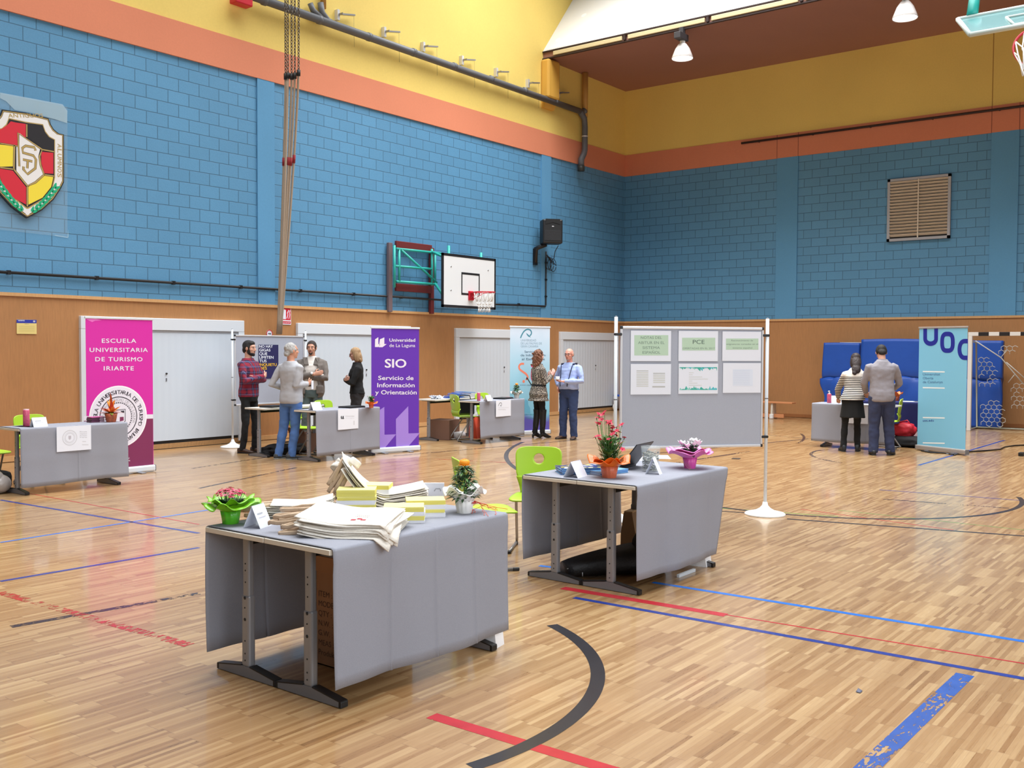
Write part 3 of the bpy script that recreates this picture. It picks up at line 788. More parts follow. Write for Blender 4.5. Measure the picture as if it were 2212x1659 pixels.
def b1(P):
    z = lambda *a: [(x, y) for x, y in a]
    P.poly([(92, 1022), (745, 1005), (745, 1500), (92, 1500)], maroon, .0008)
    P.poly([(92, 1000), (745, 982), (745, 1022), (92, 1044)], wprint, .0010)
    for t, a, b2, y in (('ESCUELA', 262, 585, 308), ('UNIVERSITARIA', 147, 694, 394), ('DE TURISMO', 200, 644, 482), ('IRIARTE', 280, 562, 568)): P.text(t, a, b2, y, 40, wprint, .018, space=1.15)
    c = P.U(420, 1006); e = P.U(676, 1006); r = abs(e[0]-c[0]); S = r/256
    P.disc(c, r*1.04, mat('emblem_rim', rgb(250, 246, 252), .55), .0013); P.disc(c, r, wprint, .0016)
    P.ring(c, 166*S, 174*S, dkp, .002); P.ring(c, 128*S, 132*S, gry, .002)
    n = 40
    for k in range(n):
        a = 2*PI*k/n; P.disc((c[0]+118*S*math.cos(a), c[1]+118*S*math.sin(a)), 8*S, dkp, .0019, 6)
    P.disc(c, 116*S, wprint, .0021)
    P.arctext('ESCUELA UNIVERSITARIA DE TURISMO IRIARTE', c, 195*S, 205, -78, 48*S, dkp, .0022)
    P.arctext('LA UNIVERSIDAD DE LA LAGUNA', c, 137*S, 170, -20, 32*S, gry, .0022)
    P.mb.stroke([(c[0]-50*S, c[1]+58*S), (c[0]+62*S, c[1]+62*S), (c[0]+60*S, c[1]-40*S), (c[0]+6*S, c[1]-78*S), (c[0]-48*S, c[1]-40*S)], 7*S, P.I, dkp, .0024, True)
    P.mb.flat([(c[0]+10*S, c[1]-2*S), (c[0]+46*S, c[1]-2*S), (c[0]+46*S, c[1]-34*S), (c[0]+10*S, c[1]-40*S)], P.I, maroon, .0024)
    P.mb.flat([(c[0]+14*S, c[1]+50*S), (c[0]+52*S, c[1]+52*S), (c[0]+52*S, c[1]+30*S), (c[0]+30*S, c[1]+36*S)], P.I, dkp, .0024)
    P.text('Universidad', 420, 520, 1402, 15, wprint, .01); P.text('de La Laguna', 420, 528, 1424, 15, wprint, .01)
    P.poly([(110, 84), (205, 82), (262, 96), (200, 100), (170, 112)], mat('pale_magenta', rgb(240, 120, 206), .5), .0009)  # flat patch of paler magenta just below the top rail
yb = 12.03
def onY(px, py, Y):
    d = ray(px, py); return Vector((0, 0, H))+d*(Y/d.y)
xl, xr = onY(183, 690, yb).x, onY(330.5, 690, yb).x
banner('magenta roll-up banner with a round emblem, behind the leftmost table', (xl, yb, 0), (xr, yb, 0), (256, 687), mag, b1, (160, 670, 4.366))
pur = mat('purple_print', rgb(98, 46, 176), .55); lil = mat('lilac_print', rgb(164, 132, 222), .55)
def b2(P):
    P.poly([(1658, 350), (1660, 266), (1695, 243), (1695, 318), (1720, 318), (1695, 350)], wprint); P.poly([(1700, 352), (1712, 266), (1760, 246), (1760, 318), (1786, 318), (1740, 352)], wprint)
    P.text('Universidad', 1815, 2095, 292, 36, wprint, .02); P.text('de La Laguna', 1815, 2095, 350, 36, wprint, .004)
    P.text('SIO', 1768, 1996, 572, 92, wprint, .03)
    for t, a, b_, y in (('Servicio de', 1694, 2076, 708), ('Información', 1684, 2088, 786), ('y Orientación', 1662, 2110, 864)): P.text(t, a, b_, y, 46, wprint, .022)
    P.poly([(1640, 1440), (1640, 1080), (1760, 1000), (1762, 1302), (1888, 1298), (1770, 1440)], lil, .001)
    P.poly([(1888, 1440), (1886, 1132), (2020, 992), (2022, 1288), (2146, 1284), (2010, 1440)], lil, .0014)
sA, sB = F(801, 981), F(906, 974)
banner('purple roll-up banner lettered SIO', sA, sB, (855, 708), pur, b2, (480, 680, 5.027))
lb = NT('light_blue_print'); q_ = lb.pos(); _, _, zz_ = lb.xyz(q_); nz_ = lb.noise(q_, 2.2, 3)
t_ = lb.math('ADD', lb.math('DIVIDE', zz_, 2.0), lb.math('MULTIPLY', lb.math('SUBTRACT', nz_, .5), .25))
lb.l(lb.ramp(t_, [(0, rgb(96, 84, 178)), (.13, rgb(98, 92, 184)), (.22, rgb(126, 196, 222)), (.62, rgb(168, 214, 234)), (1, rgb(214, 230, 246))]), lb.b.inputs['Base Color'])
cor = mat('coral_print', rgb(244, 136, 108), .55); tea = mat('petrol_print', rgb(66, 140, 160), .55); gtx = mat('grey_blue_text', rgb(140, 172, 190), .6); dtx = mat('slate_text', rgb(72, 108, 134), .6)
pinkp = mat('pink_print', rgb(214, 80, 120), .6)
def b3(P):
    P.line([(1128, 252), (1142, 218), (1164, 182), (1190, 162), (1212, 158), (1236, 168), (1246, 190), (1242, 214), (1228, 226)], 14, tea, sm=5)
    P.poly([(1188, 196), (1204, 208), (1226, 228), (1240, 246), (1216, 238), (1200, 222)], tea)
    for t, a, b_, y in (('UNIVERSIDAD', 1132, 1298, 288), ('DE LAS PALMAS DE', 1132, 1358, 322), ('GRAN CANARIA', 1132, 1322, 354)): P.text(t, a, b_, y, 24, gtx)
    for t, a, b_, y in (('Servicio', 1172, 1286, 412), ('de Información', 1128, 1400, 450), ('al Estudiante', 1142, 1390, 492)): P.text(t, a, b_, y, 24, dtx, .006)
    pts = [(1166, 532), (1132, 534), (1112, 560), (1120, 592), (1150, 616), (1184, 640), (1204, 668), (1204, 690), (1186, 704)]
    P.line(pts, 22, cor, sm=6); P.disc(P.U(1162, 724), abs(P.U(1162, 724)[1]-P.U(1162, 740)[1]), cor, .0014)
    P.disc(P.U(1256, 552), abs(P.U(1162, 724)[1]-P.U(1162, 742)[1]), pinkp, .0014)
    P.line([(1252, 590), (1250, 690), (1290, 740), (1330, 690)], 22, pinkp, sm=6)
    P.text('www.ulpgc.es/sie', 1118, 1330, 768, 14, dtx)
    sil = mat('blue_silhouette', rgb(104, 176, 206), .6)
    P.poly([(1150, 1060), (1152, 990), (1160, 940), (1186, 918), (1208, 936), (1212, 980), (1230, 1010), (1236, 1070)], sil, .0009)
    P.text('Vicerrectorado de', 1142, 1400, 1090, 20, tea); P.text('de Comunicación', 1142, 1390, 1130, 20, tea)
uB = F(1187.5, 938); uA = F(1100, 942.5)
banner('light blue roll-up banner with a coral question mark, behind the leopard coat', uA, uB, (1145, 706), lb.m, b3, (900, 680, 5.027))
uoc = mat('sky_blue_print', rgb(126, 190, 216), .5); nav = mat('deep_blue_print', rgb(20, 30, 140), .55)
def b4(P):
    wl = mat('banner_white', rgb(238, 240, 236), .55)
    P.line([(1290, 210)]+[(1341-51*math.cos(PI*i/16), 310+46*math.sin(PI*i/16)) for i in range(17)]+[(1392, 210)], 42, nav, .002)
    import math as _m
    def rr(cx, cy, rx, ry, n=28):
        return [(cx+rx*(abs(_m.cos(2*PI*i/n))**.62)*_m.copysign(1, _m.cos(2*PI*i/n)), cy+ry*(abs(_m.sin(2*PI*i/n))**.75)*_m.copysign(1, _m.sin(2*PI*i/n))) for i in range(n)]
    P.line(rr(1498, 343, 50, 78, 48), 42, nav, .002, True)
    P.line([(1688, 332)]+[(1662-52*math.sin(PI*i/18)**.8, 410-78*math.cos(PI*i/18)) for i in range(19)]+[(1686, 488)], 42, nav, .002)
    for y in (616, 767, 1046, 1282): P.poly([(1268, y-6), (1472, y-2), (1472, y+9), (1268, y+5)], wl)
    for t, b_, y in (('Universitat', 1430, 652), ('Oberta', 1366, 688), ('de Catalunya', 1454, 724)): P.text(t, 1268, b_, y, 22, mat('uoc_text', rgb(52, 92, 138), .6))
    P.text('uoc.edu', 1268, 1370, 1082, 20, nav, .01)
oA, oB = F(1980, 972), F(2086, 984)
banner('light blue roll-up banner with big navy letters, in front of the goal', oA, oB, (2035, 707), uoc, b4, (1700, 660, 4.32), rails=mat('banner_grey_rail', rgb(176, 166, 158), .4, .4))

# ------------------------------------------------------------------ paper signs on the felt covers
def vplane(x, y, rz=0): return frame((x, y, 0), (math.cos(rz), math.sin(rz), 0), (0, 0, 1))
faint = mat('faint_print', rgb(206, 208, 216), .7)
def s1(P):
    c = P.U(568, 1152); k = abs(P.U(628, 1152)[0]-c[0])
    P.ring(c, k*.9, k, faint, .002); P.ring(c, k*.55, k*.62, faint, .002); P.ring(c, k*.70, k*.74, faint, .002)
    P.mb.flat([(c[0]-k*.18, c[1]+k*.25), (c[0]+k*.18, c[1]+k*.25), (c[0]+k*.18, c[1]-k*.1), (c[0], c[1]-k*.3), (c[0]-k*.18, c[1]-k*.1)], P.I, gry, .002)
    for t, y in (('Escuela', 1108), ('Universitaria', 1124), ('de Turismo', 1138), ('Iriarte', 1152)): P.text(t, 650, 708, y, 10, grey_ink)
    P.poly([(670, 1180), (700, 1180), (700, 1186), (670, 1186)], faint); P.poly([(668, 1206), (720, 1206), (720, 1212), (668, 1212)], faint)
sheet_on(vplane(6, 11.134), 'paper_sign', 'white paper sign with a faint round seal on the leftmost table', 'paper sign', 461, 1056, 742, 1258, s1, 'paper signs on the table fronts', (0, 640, 3.771), .004)
def s2(P):
    P.poly([(1288, 1128), (1288, 1104), (1298, 1095), (1299, 1122), (1306, 1122), (1300, 1132)], ink); P.poly([(1304, 1130), (1306, 1104), (1318, 1095), (1318, 1122), (1326, 1122), (1316, 1132)], ink)
    P.text('Universidad', 1338, 1432, 1106, 12, grey_ink); P.text('de La Laguna', 1338, 1432, 1126, 11, faint)
    P.poly([(1425, 1150), (1436, 1150), (1436, 1196), (1425, 1196)], faint)
sheet_on(vplane(10, 11.154), 'paper_sign', 'white paper sign with a small dark logo beside the purple banner', 'paper sign', 1256, 1022, 1478, 1242, s2, 'paper signs on the table fronts', (480, 680, 5.027), .004)
def s3(P):
    P.line([(1464, 806), (1472, 776), (1488, 752), (1506, 744), (1520, 754), (1522, 780), (1516, 796)], 9, ink); P.poly([(1496, 786), (1512, 796), (1518, 812), (1502, 806)], ink)
    for y, b_ in ((830, 1650), (858, 1590), (872, 1600)): P.poly([(1460, y), (b_, y), (b_, y+6), (1460, y+6)], faint)
sheet_on(vplane(14, 11.064), 'paper_sign', 'white paper sign with a black curved logo beside the light blue banner', 'paper sign', 1420, 702, 1688, 990, s3, 'paper signs on the table fronts', (900, 780, 8.296), .004)
MU = MF @ Matrix(((1, 0, 0, 0), (0, 0, -1, -.268), (0, 1, 0, 0), (0, 0, 0, 1)))
def s4(P): P.text('UOC', 1862, 1872, 903, 4, nav)
sheet_on(MU, 'paper_sign', 'white paper sign hanging behind the striped shirt woman', 'paper sign', 1829, 874, 1875, 915, None, 'paper signs on the table fronts', None, .004)
# ------------------------------------------------------------------ things on the long wall
MWL = frame((0, YW, 0), (1, 0, 0), (0, 0, 1))          # z points into the hall (-Y)
def wallM(off): return frame((0, YW-off, 0), (1, 0, 0), (0, 0, 1))
gold = mat('gold_trim', rgb(196, 168, 104), .4, .3); cr_red = mat('crest_red', rgb(206, 38, 56), .5); cr_yel = mat('crest_yellow', rgb(236, 214, 62), .5)
cr_blk = mat('crest_black', rgb(34, 32, 36), .5); cr_grn = mat('crest_green', rgb(20, 168, 118), .5); cr_wht = mat('crest_white', rgb(228, 226, 224), .5)
M = wallM(.03); b = MB(); P = Print(b, M, (0, 170, 4.74))
def xm(pts, cx=None):
    L = [P.U(*p) for p in pts]; c = P.U(262, 900)[0]; return [(2*c-x, y) for x, y in L]
def sym(right):
    """right-hand outline (picture points, top to bottom) mirrored about the crest's axis"""
    L = [P.U(*p) for p in right]; return L + list(reversed(xm(right)))
outl = [(262, 352), (487, 408), (505, 462), (540, 520), (590, 562), (645, 574), (645, 1062), (612, 1130), (540, 1240), (420, 1350), (275, 1428)]
def scaled(L, k):
    cx = sum(p[0] for p in L)/len(L); cy = sum(p[1] for p in L)/len(L); return [(cx+(x-cx)*k, cy+(y-cy)*k) for x, y in L]
S0 = sym(outl)
b.prism([(x, y, 0) for x, y in S0], (0, 0, .03), cr_blk)
I4 = Matrix()
b.flat(scaled(S0, .975), I4, gold, .0305); b.flat(scaled(S0, .955), I4, cr_blk, .031); b.flat(scaled(S0, .945), I4, cr_wht, .0315)
inn = [(262, 455), (425, 478), (450, 548), (490, 600), (545, 630), (545, 1010), (520, 1120), (430, 1230), (275, 1320)]
S1 = sym(inn)
b.flat(scaled(S1, 1.03), I4, gold, .032); b.flat(S1, I4, cr_blk, .0325)
# quarterings
def both(pts, m, h): b.flat([P.U(*p) for p in pts], I4, m, h)
both([(272, 470), (420, 488), (444, 556), (484, 606), (535, 636), (535, 742), (430, 722), (272, 600)], cr_blk, .034)
both([(410, 750), (535, 762), (535, 976), (440, 970), (412, 870)], cr_red, .034)
both([(438, 985), (535, 1010), (512, 1110), (424, 1220), (280, 1292), (276, 1110), (360, 1060), (430, 1000)], cr_yel, .034)
both([(252, 466), (150, 452), (100, 440), (60, 480), (0, 520), (-20, 524), (-20, 656), (180, 690), (184, 560), (252, 610)], cr_red, .034)
both([(-20, 676), (130, 692), (130, 900), (-20, 905)], cr_yel, .034)
both([(-20, 922), (120, 944), (256, 1112), (256, 1290), (120, 1220), (20, 1110), (-10, 1010)], cr_red, .034)
both([(186, 560), (400, 716), (380, 800), (400, 900), (432, 990), (350, 1060), (268, 1092), (156, 950), (156, 690), (186, 690)], cr_wht, .0345)
for pts, wd, m in (([(186, 900), (172, 560), (420, 728), (392, 800), (404, 890), (440, 985), (350, 1064), (268, 1100), (130, 930), (136, 680)], 16, gold), ([(262, 470), (262, 600)], 12, gold), ([(420, 728), (540, 750)], 12, gold), ([(440, 985), (540, 1000)], 12, gold), ([(268, 1100), (268, 1310)], 14, gold), ([(-10, 664), (170, 694)], 10, gold), ([(-10, 912), (130, 930)], 12, gold),
                   ([(352, 740), (340, 706), (250, 690), (218, 712), (222, 760), (330, 790), (356, 830), (350, 920), (270, 980), (228, 930), (230, 902)], 20, gold), ([(222, 830), (320, 850)], 18, gold), ([(272, 850), (268, 920)], 18, gold)):
    P.line(pts, wd+7, cr_blk, .0352); P.line(pts, wd, m, .0356)
P.text('ANTIGUOS', 76, 432, 400, 40, gold, .01, .033)
t0 = P.U(596, 652); 
for i, ch in enumerate('ALUMNOS'):
    y = 668+50*i; p = P.U(578, y); q = P.U(578, y+40); P.word(ch, p, q, abs(P.U(620, y)[0]-P.U(578, y)[0])/.7, gold, .01, .033)
def leaf(cx, cy, ang, L, w_, mm, mir):
    pts = []
    for k in range(10):
        a = 2*PI*k/10; x = L*math.cos(a)*.5; y = w_*math.sin(a)*.5*(1-.4*math.cos(a)); pts.append((cx+x*math.cos(ang)-y*math.sin(ang), cy+x*math.sin(ang)+y*math.cos(ang)))
    u = [P.U(*p) for p in pts]
    if mir: c = P.U(262, 900)[0]; u = [(2*c-x, y) for x, y in u]
    b.flat(u, I4, mm, .0345)
for mir in (0, 1):
    for k in range(8):
        t = k/7; cx = 330+(560-330)*t**.9; cy = 1350-(1350-1110)*t**1.15
        leaf(cx-6, cy-14, -1.25, 62, 30, cr_grn, mir); leaf(cx+20, cy+8, -.35, 62, 30, cr_grn, mir)
b.flat([P.U(*p) for p in ((248, 1388), (270, 1376), (292, 1390), (270, 1402))], I4, cr_wht, .034)
o = b.build('crest_shield'); o.matrix_world = M; tag(o, 'red, black and yellow club crest shield with laurel, high on the blue wall', 'crest')
film = mat('clear_plastic_film', rgb(200, 222, 230), .25, alpha=.16)
b = MB(); P = Print(b, wallM(.008), (0, 170, 4.74)); a = [P.U(-400, 60), P.U(690, 290), P.U(690, 1625), P.U(-400, 1500)]
b.poly([(x, y, 0) for x, y in a], film)
w1 = mat('creased_film', rgb(196, 222, 232), .3, alpha=.5)
b.poly([(x, y, .003) for x, y in (P.U(0, 142), P.U(640, 262), P.U(688, 330), P.U(686, 455), P.U(560, 415), P.U(330, 352), P.U(150, 320), P.U(60, 230), P.U(0, 200))], w1)
b.poly([(x, y, .003) for x, y in (P.U(560, 1600), P.U(690, 1622), P.U(698, 1545), P.U(700, 1622), P.U(690, 1630), P.U(560, 1608))], w1)
o = b.build('plastic_film'); o.matrix_world = wallM(.008); tag(o, 'clear creased plastic film taped to the wall round the crest', 'plastic sheet')
# notice and fire extinguisher sign
def nt(P):
    P.poly([(262, 960), (580, 965), (580, 1020), (262, 1016)], mat('notice_blue', rgb(40, 52, 160), .6))
    P.text('NORMAS', 288, 390, 988, 22, paper, .01, P.h+.0006); P.poly([(525, 975), (560, 977), (560, 1005), (525, 1003)], gry, P.h+.0006)
    P.text('NORMATIVA', 392, 456, 1036, 10, navy)
    for k in range(7): P.poly([(300, 1062+15*k), (550, 1064+15*k), (550, 1068+15*k), (300, 1066+15*k)], mat('notice_line', rgb(206, 190, 116), .7))
sheet_on(wallM(.038), 'notice_sheet', 'small yellow notice with a blue heading on the wood panelling', 'notice', 264, 960, 582, 1190, nt, None, (0, 560, 7.373), 0, m=mat('notice_yellow', rgb(226, 206, 130), .6), th=.003)
def fs(P):
    rd = mat('sign_red', rgb(206, 32, 52), .5); P.poly([(652, -75), (742, -72), (742, 60), (652, 56)], rd)
    P.poly([(660, -50), (676, -60), (690, -50), (690, 48), (660, 46)], paper, P.h+.0006)
    P.line([(700, 40), (712, 0), (706, -20), (722, -50)], 10, paper, P.h+.0006); P.line([(722, 44), (732, 0), (726, -24), (736, -48)], 8, paper, P.h+.0006)
    P.poly([(652, 68), (742, 71), (742, 100), (652, 97)], rd); P.text('EXTINTOR', 660, 734, 92, 14, paper, 0, P.h+.0006)
sheet_on(wallM(.038), 'fire_sign', 'red and white fire extinguisher sign beside the climbing ropes', 'sign', 645, -80, 746, 107, fs, None, (480, 680, 5.027), 0, th=.003)
def ps(P):
    c = P.U(512, 205); r = abs(P.U(546, 205)[0]-c[0]); P.disc(c, r, mat('sign_red', rgb(206, 32, 52), .5), .0040); P.disc(c, r*.78, paper, .0044); P.mb.flat([(c[0]-r*.5, c[1]+r*.1), (c[0]+r*.5, c[1]+r*.1), (c[0]+r*.5, c[1]-r*.2), (c[0]-r*.5, c[1]-r*.1)], P.I, ink, .0048)
b = MB(); P = Print(b, wallM(.038), (480, 680, 5.027)); ps(P)
c = P.U(512, 205); r = abs(P.U(546, 205)[0]-c[0]); b.cyl((c[0], c[1], 0), (c[0], c[1], .0035), r, r, paper, 32)
o = b.build('round_sign'); o.matrix_world = wallM(.038); tag(o, 'round red rimmed sign peeping over the rear pinboard', 'sign')

# black conduit with the cable up to the loudspeaker
b = MB(); zc = 2.755; yc = YW-.045
b.tube([(3.5, yc, zc), (14.70, yc, zc), (14.76, yc-.05, zc), (16.2, yc-.05, zc-.01), (18.0, yc, zc-.03), (20.14, yc, zc), (20.16, yc, zc+.03), (20.16, yc, 4.12)], .022, black_plastic, 8)
for k in range(12): b.box((4.2+1.35*k, yc, zc), (.05, .05, .06), black_plastic)
for k in range(3): b.box((20.16, yc, 3.0+.42*k), (.06, .05, .04), black_plastic)
o = b.build('cable_conduit'); tag(o, 'black cable conduit running along the blue wall to the loudspeaker', 'conduit')
sp = thing('loudspeaker', 'black loudspeaker box bracketed on the blue wall by the corner', 'loudspeaker')
b = MB(); pL = WL(1174, 470, .45); pR = WL(1211, 530, .45); cx = (pL.x+pR.x)/2; zt, zb_ = pL.z-.02, pR.z
rz = Matrix.Rotation(-.72, 3, 'Z'); cs = Vector((cx, YW-.42, (zt+zb_)/2)); sw = .50; sh = zt-zb_
b.box(cs, (sw, .36, sh), black_plastic, rz, .03); b.build('cabinet', sp)
b = MB(); fo = rz @ Vector((0, -.182, 0))
b.box(cs+fo+Vector((0, 0, -.10)), (sw-.08, .012, sh-.34), mat('speaker_grille', rgb(34, 35, 38), .8, bump=.6, bscale=120), rz, .004)
b.prism([cs+rz @ Vector((x, -.185, z)) for x, z in ((-.18, .30), (.18, .30), (.18, .17), (0, .22), (-.18, .17))], rz @ Vector((0, -.006, 0)), mat('horn_black', rgb(10, 10, 12), .5))
b.box(cs+fo+Vector((0, 0, .12)), (.05, .02, .02), alu, rz); b.build('grille', sp)
b = MB(); b.tube([(cx-.12, YW-.03, zb_-.45), (cx-.12, YW-.05, zb_-.1), (cx-.04, YW-.30, zb_)], [.05, .06, .06], black_plastic, 8)
b.box((cx-.12, YW-.03, zb_-.3), (.14, .04, .4), black_plastic); b.build('mount_arm', sp)
b = MB()
for k in range(3):
    b.tube([(20.16, YW-.06, 4.05)]+[(20.22+.10*k+.13*math.cos(a), YW-.08, zb_-.42-.02*k+.16*math.sin(a)) for a in [i*.55 for i in range(12)]], .009, black_plastic, 6)
b.tube([(20.42, YW-.1, zb_-.3), (20.45, YW-.12, zb_-.1), (20.4, YW-.25, zb_+.02)], .01, black_plastic, 6); b.build('looped_cable', sp)

# basketball goal on its folding frame
bk = thing('basketball_hoop', 'white basketball backboard with red ring on the long wall, on a turquoise folding frame', 'basketball hoop', (16.43, YW-.7, 0))
def loc(v): return Vector(v)-Vector((16.43, YW-.7, 0))
tq = mat('turquoise_paint', rgb(44, 172, 160), .45); mar = mat('maroon_paint', rgb(110, 40, 40), .5); brn = mat('brown_upright', rgb(112, 96, 100), .55)
x0, x1, z0, z1 = -.90, .89, 2.555, 3.69
b = MB(); b.box((0, 0, (z0+z1)/2), (x1-x0, .03, z1-z0), mat('backboard_white', rgb(226, 229, 230), .4))
I_ = frame((0, -.016, 0), (1, 0, 0), (0, 0, 1))
bb = mat('backboard_black', rgb(26, 26, 30), .5)
for (xa, xb, za, zb2) in ((x0, x1, z1-.055, z1), (x0, x1, z0, z0+.055), (x0, x0+.05, z0, z1), (x1-.05, x1, z0, z1)): b.box(((xa+xb)/2, -.002, (za+zb2)/2), (xb-xa, .032, zb2-za), bb)
b.stroke([(-.27, 2.86), (.31, 2.86), (.31, 3.30), (-.27, 3.30)], .055, I_, bb, .002, True)
P = Print(b, frame((16.43, YW-.716, 0), (1, 0, 0), (0, 0, 1)), (800, 440, 4.809))
t = MB(); P2 = Print(t, frame((16.43, YW-.718, 0), (1, 0, 0), (0, 0, 1)), (800, 440, 4.809)); P2.text('BENZ', 1192, 1266, 1080, 16, mat('board_logo', rgb(120, 122, 126), .5), .01)
lg = t.build('board_logo', bk); lg.matrix_local = frame((0, -.018, 0), (1, 0, 0), (0, 0, 1))
for x, z in ((-.62, 3.42), (.62, 3.42), (-.62, 2.92), (.62, 2.92)): b.cyl((x, -.014, z), (x, -.02, z), .018, .018, mat('bolt_grey', rgb(170, 172, 174), .4, .5), 10)
b.build('backboard', bk)
rc = Vector((.02, -.40, 2.895)); red = mat('ring_red', rgb(196, 28, 48), .45)
b = MB(); n = 40
b.loft([[rc+Vector(((.228+.011*math.cos(q))*math.cos(2*PI*i/n), (.228+.011*math.cos(q))*math.sin(2*PI*i/n), .011*math.sin(q))) for q in [2*PI*k/8 for k in range(8)]] for i in list(range(n))+[0]], red, True, False)
b.box((.02, -.03, 2.83), (.16, .04, .20), red, bev=.01); b.box((.02, -.10, 2.89), (.11, .16, .02), red)
b.tube([(-.04, -.05, 2.76), (-.10, -.30, 2.885)], .008, red, 6); b.tube([(.08, -.05, 2.76), (.14, -.30, 2.885)], .008, red, 6); b.build('ring', bk)
b = MB(); nn = 12; net = mat('net_cord', rgb(232, 230, 226), .8)
def netp(k, lev):
    r = (.225, .17, .135, .125, .13)[lev]; return rc+Vector((r*math.cos(2*PI*k/nn), r*math.sin(2*PI*k/nn), -.01-(0, .20, .27, .34, .42)[lev]))
for lev in range(4):
    for k in range(nn):
        o_ = .5 if lev % 2 else 0
        b.tube([netp(k+o_, lev), netp(k+.5-o_ if True else 0, lev+1) if lev % 2 == 0 else netp(k+1, lev+1)], .005, net, 5)
        b.tube([netp(k+o_, lev), netp(k-.5, lev+1) if lev % 2 == 0 else netp(k, lev+1)], .005, net, 5)
b.build('net', bk)
def pw(px, py, off): return loc(WL(px, py, off))
b = MB()
zoomw = lambda x, y, off: pw(800+x/4.809, 440+y/4.809, off)
for pts in (((272, 468), (735, 516)), ((272, 808), (690, 838)), ((262, 648), (640, 680)), ((300, 475), (300, 815)), ((320, 480), (690, 820)), ((672, 520), (672, 830)), ((250, 432), (250, 870)), ((640, 470), (640, 850))):
    b.tube([zoomw(x, y, .22) for x, y in pts], .026, tq, 8)
b.tube([zoomw(640, 500, .22), Vector((-.75, .03, 3.60))], .03, tq, 8); b.tube([zoomw(672, 830, .22), Vector((-.75, .03, 2.75))], .03, tq, 8)
b.build('swing_frame', bk)
for x_, z_ in ((-.62, 3.86), (.45, 3.80)):
    b = MB(); b.tube([Vector((x_, .05, 2.7)), Vector((x_, .05, z_))], .03, tq, 8); b.build('board_post', bk)
for y0, y1 in ((430, 465), (868, 892)):
    b = MB(); a = zoomw(262, y0, .1); c = zoomw(632, y1, .1); zm = (a.z+c.z)/2; b.box(((a.x+c.x)/2, (a.y+c.y)/2, zm), (c.x-a.x, .06, .16), mar, bev=.01); b.build('wall_rail', bk)
for xz, m_ in ((200, brn), (634, mar)):
    b = MB(); t = zoomw(xz, 405 if xz == 200 else 520, .07); u_ = zoomw(xz, 1115, .07); b.box(((t.x+u_.x)/2, t.y, (3.85+2.44)/2), (.11, .07, 1.42), m_, bev=.008); b.build('upright', bk)

# five climbing ropes with chains
hemp = mat('hemp_rope', rgb(176, 160, 142), .9, bump=.5, bscale=60); chain = mat('chain_steel', rgb(96, 88, 78), .5, .6); knot = mat('rope_cap_black', rgb(24, 22, 22), .6); redm = mat('rope_red_mark', rgb(150, 50, 56), .85)
RG = 'climbing ropes'
for i, (pt, pk, pm, pb) in enumerate((((616, 0), (617, 163), (614, 340), (601, 690)), ((622, 0), (622, 161), (616, 420), (603, 690)), ((630, 0), (630, 163), (625, 338), (604, 690)), ((637, 0), (637, 161), (630, 340), (606, 690)), ((646, 0), (645, 155), (637, 333), (609, 690)))):
    off0 = 1.10+.06*i
    r_ = thing('climbing_rope', ('climbing rope hanging leftmost of the bundle of five', 'climbing rope second from the left in the bundle', 'climbing rope in the middle of the bundle', 'climbing rope second from the right in the bundle', 'climbing rope hanging rightmost of the bundle, tied highest')[i], 'rope', (0, 0, 0), 0, RG)
    top = WL(*pt, off0); kn = WL(*pk, off0); mid = WL(*pm, .85); low = WL(*pb, .20); low2 = WL(pb[0]-2, 722, .14)
    top = top+Vector((0, 0, 1.2))
    b = MB(); n = 46
    for k in range(n):
        t = k/n; p = top+(kn-top)*t; q = top+(kn-top)*((k+1)/n); d = Vector((.018, 0, 0)) if k % 2 else Vector((0, .018, 0))
        m_ = (p+q)/2; L_ = (q-p).length*.62; 
        b.tube([m_+d*math.cos(a)+Vector((0, 0, L_*math.sin(a))) for a in [2*PI*j/8 for j in range(9)]], .007, chain, 5)
    b.build('chain', r_)
    def bez(t): return kn*(1-t)**3+mid*1.0*3*t*(1-t)**2+(low+(mid-low)*.35)*3*t*t*(1-t)+low*t**3
    mid2 = mid+(mid-(kn+low)/2)*.25; mid = mid2
    pts = [bez(k/24) for k in range(25)]+[low2]
    b = MB(); b.tube(pts, .020, hemp, 8); b.build('rope', r_)
    b = MB(); b.cyl(kn+Vector((0, 0, .03)), kn-Vector((0, 0, .07)), .032, .030, knot, 10); b.build('end_cap', r_)
    if i != 1:
        b = MB(); q0 = bez(.33); q1 = bez(.36); b.cyl(q0, q1, .027, .027, redm, 10); b.build('red_mark', r_)

# grey drain pipe, wall brackets, yellow cover box
b = MB(); pg = mat('grey_pvc', rgb(96, 98, 102), .5); zp_ = 7.82; yp = YW-.17
xs0, xs1 = 10.85, 21.55
b.tube([(xs0, yp, zp_+.04), (xs1, yp, zp_)], .075, pg, 14)
for k in range(9): b.cyl((xs0+.5+1.28*k, yp, zp_+.03), (xs0+.58+1.28*k, yp, zp_+.03), .084, .084, pg, 14)
b.tube([(xs1-.1, yp, zp_), (xs1+.1, yp, zp_-.15), (xs1+.13, yp, zp_-.35), (xs1+.13, yp, zp_-.95), (xs1+.09, yp, zp_-1.06), (xs1-.03, yp, zp_-1.22), (xs1-.03, yp, zp_-1.40)], .078, pg, 14)
b.cyl((xs1-.03, yp, zp_-1.38), (xs1-.03, yp, zp_-1.52), .092, .092, mat('dark_pvc', rgb(52, 56, 52), .5), 14)
b.cyl((xs1+.13, yp, zp_-.62), (xs1+.13, yp, zp_-.59), .083, .083, alu, 14)
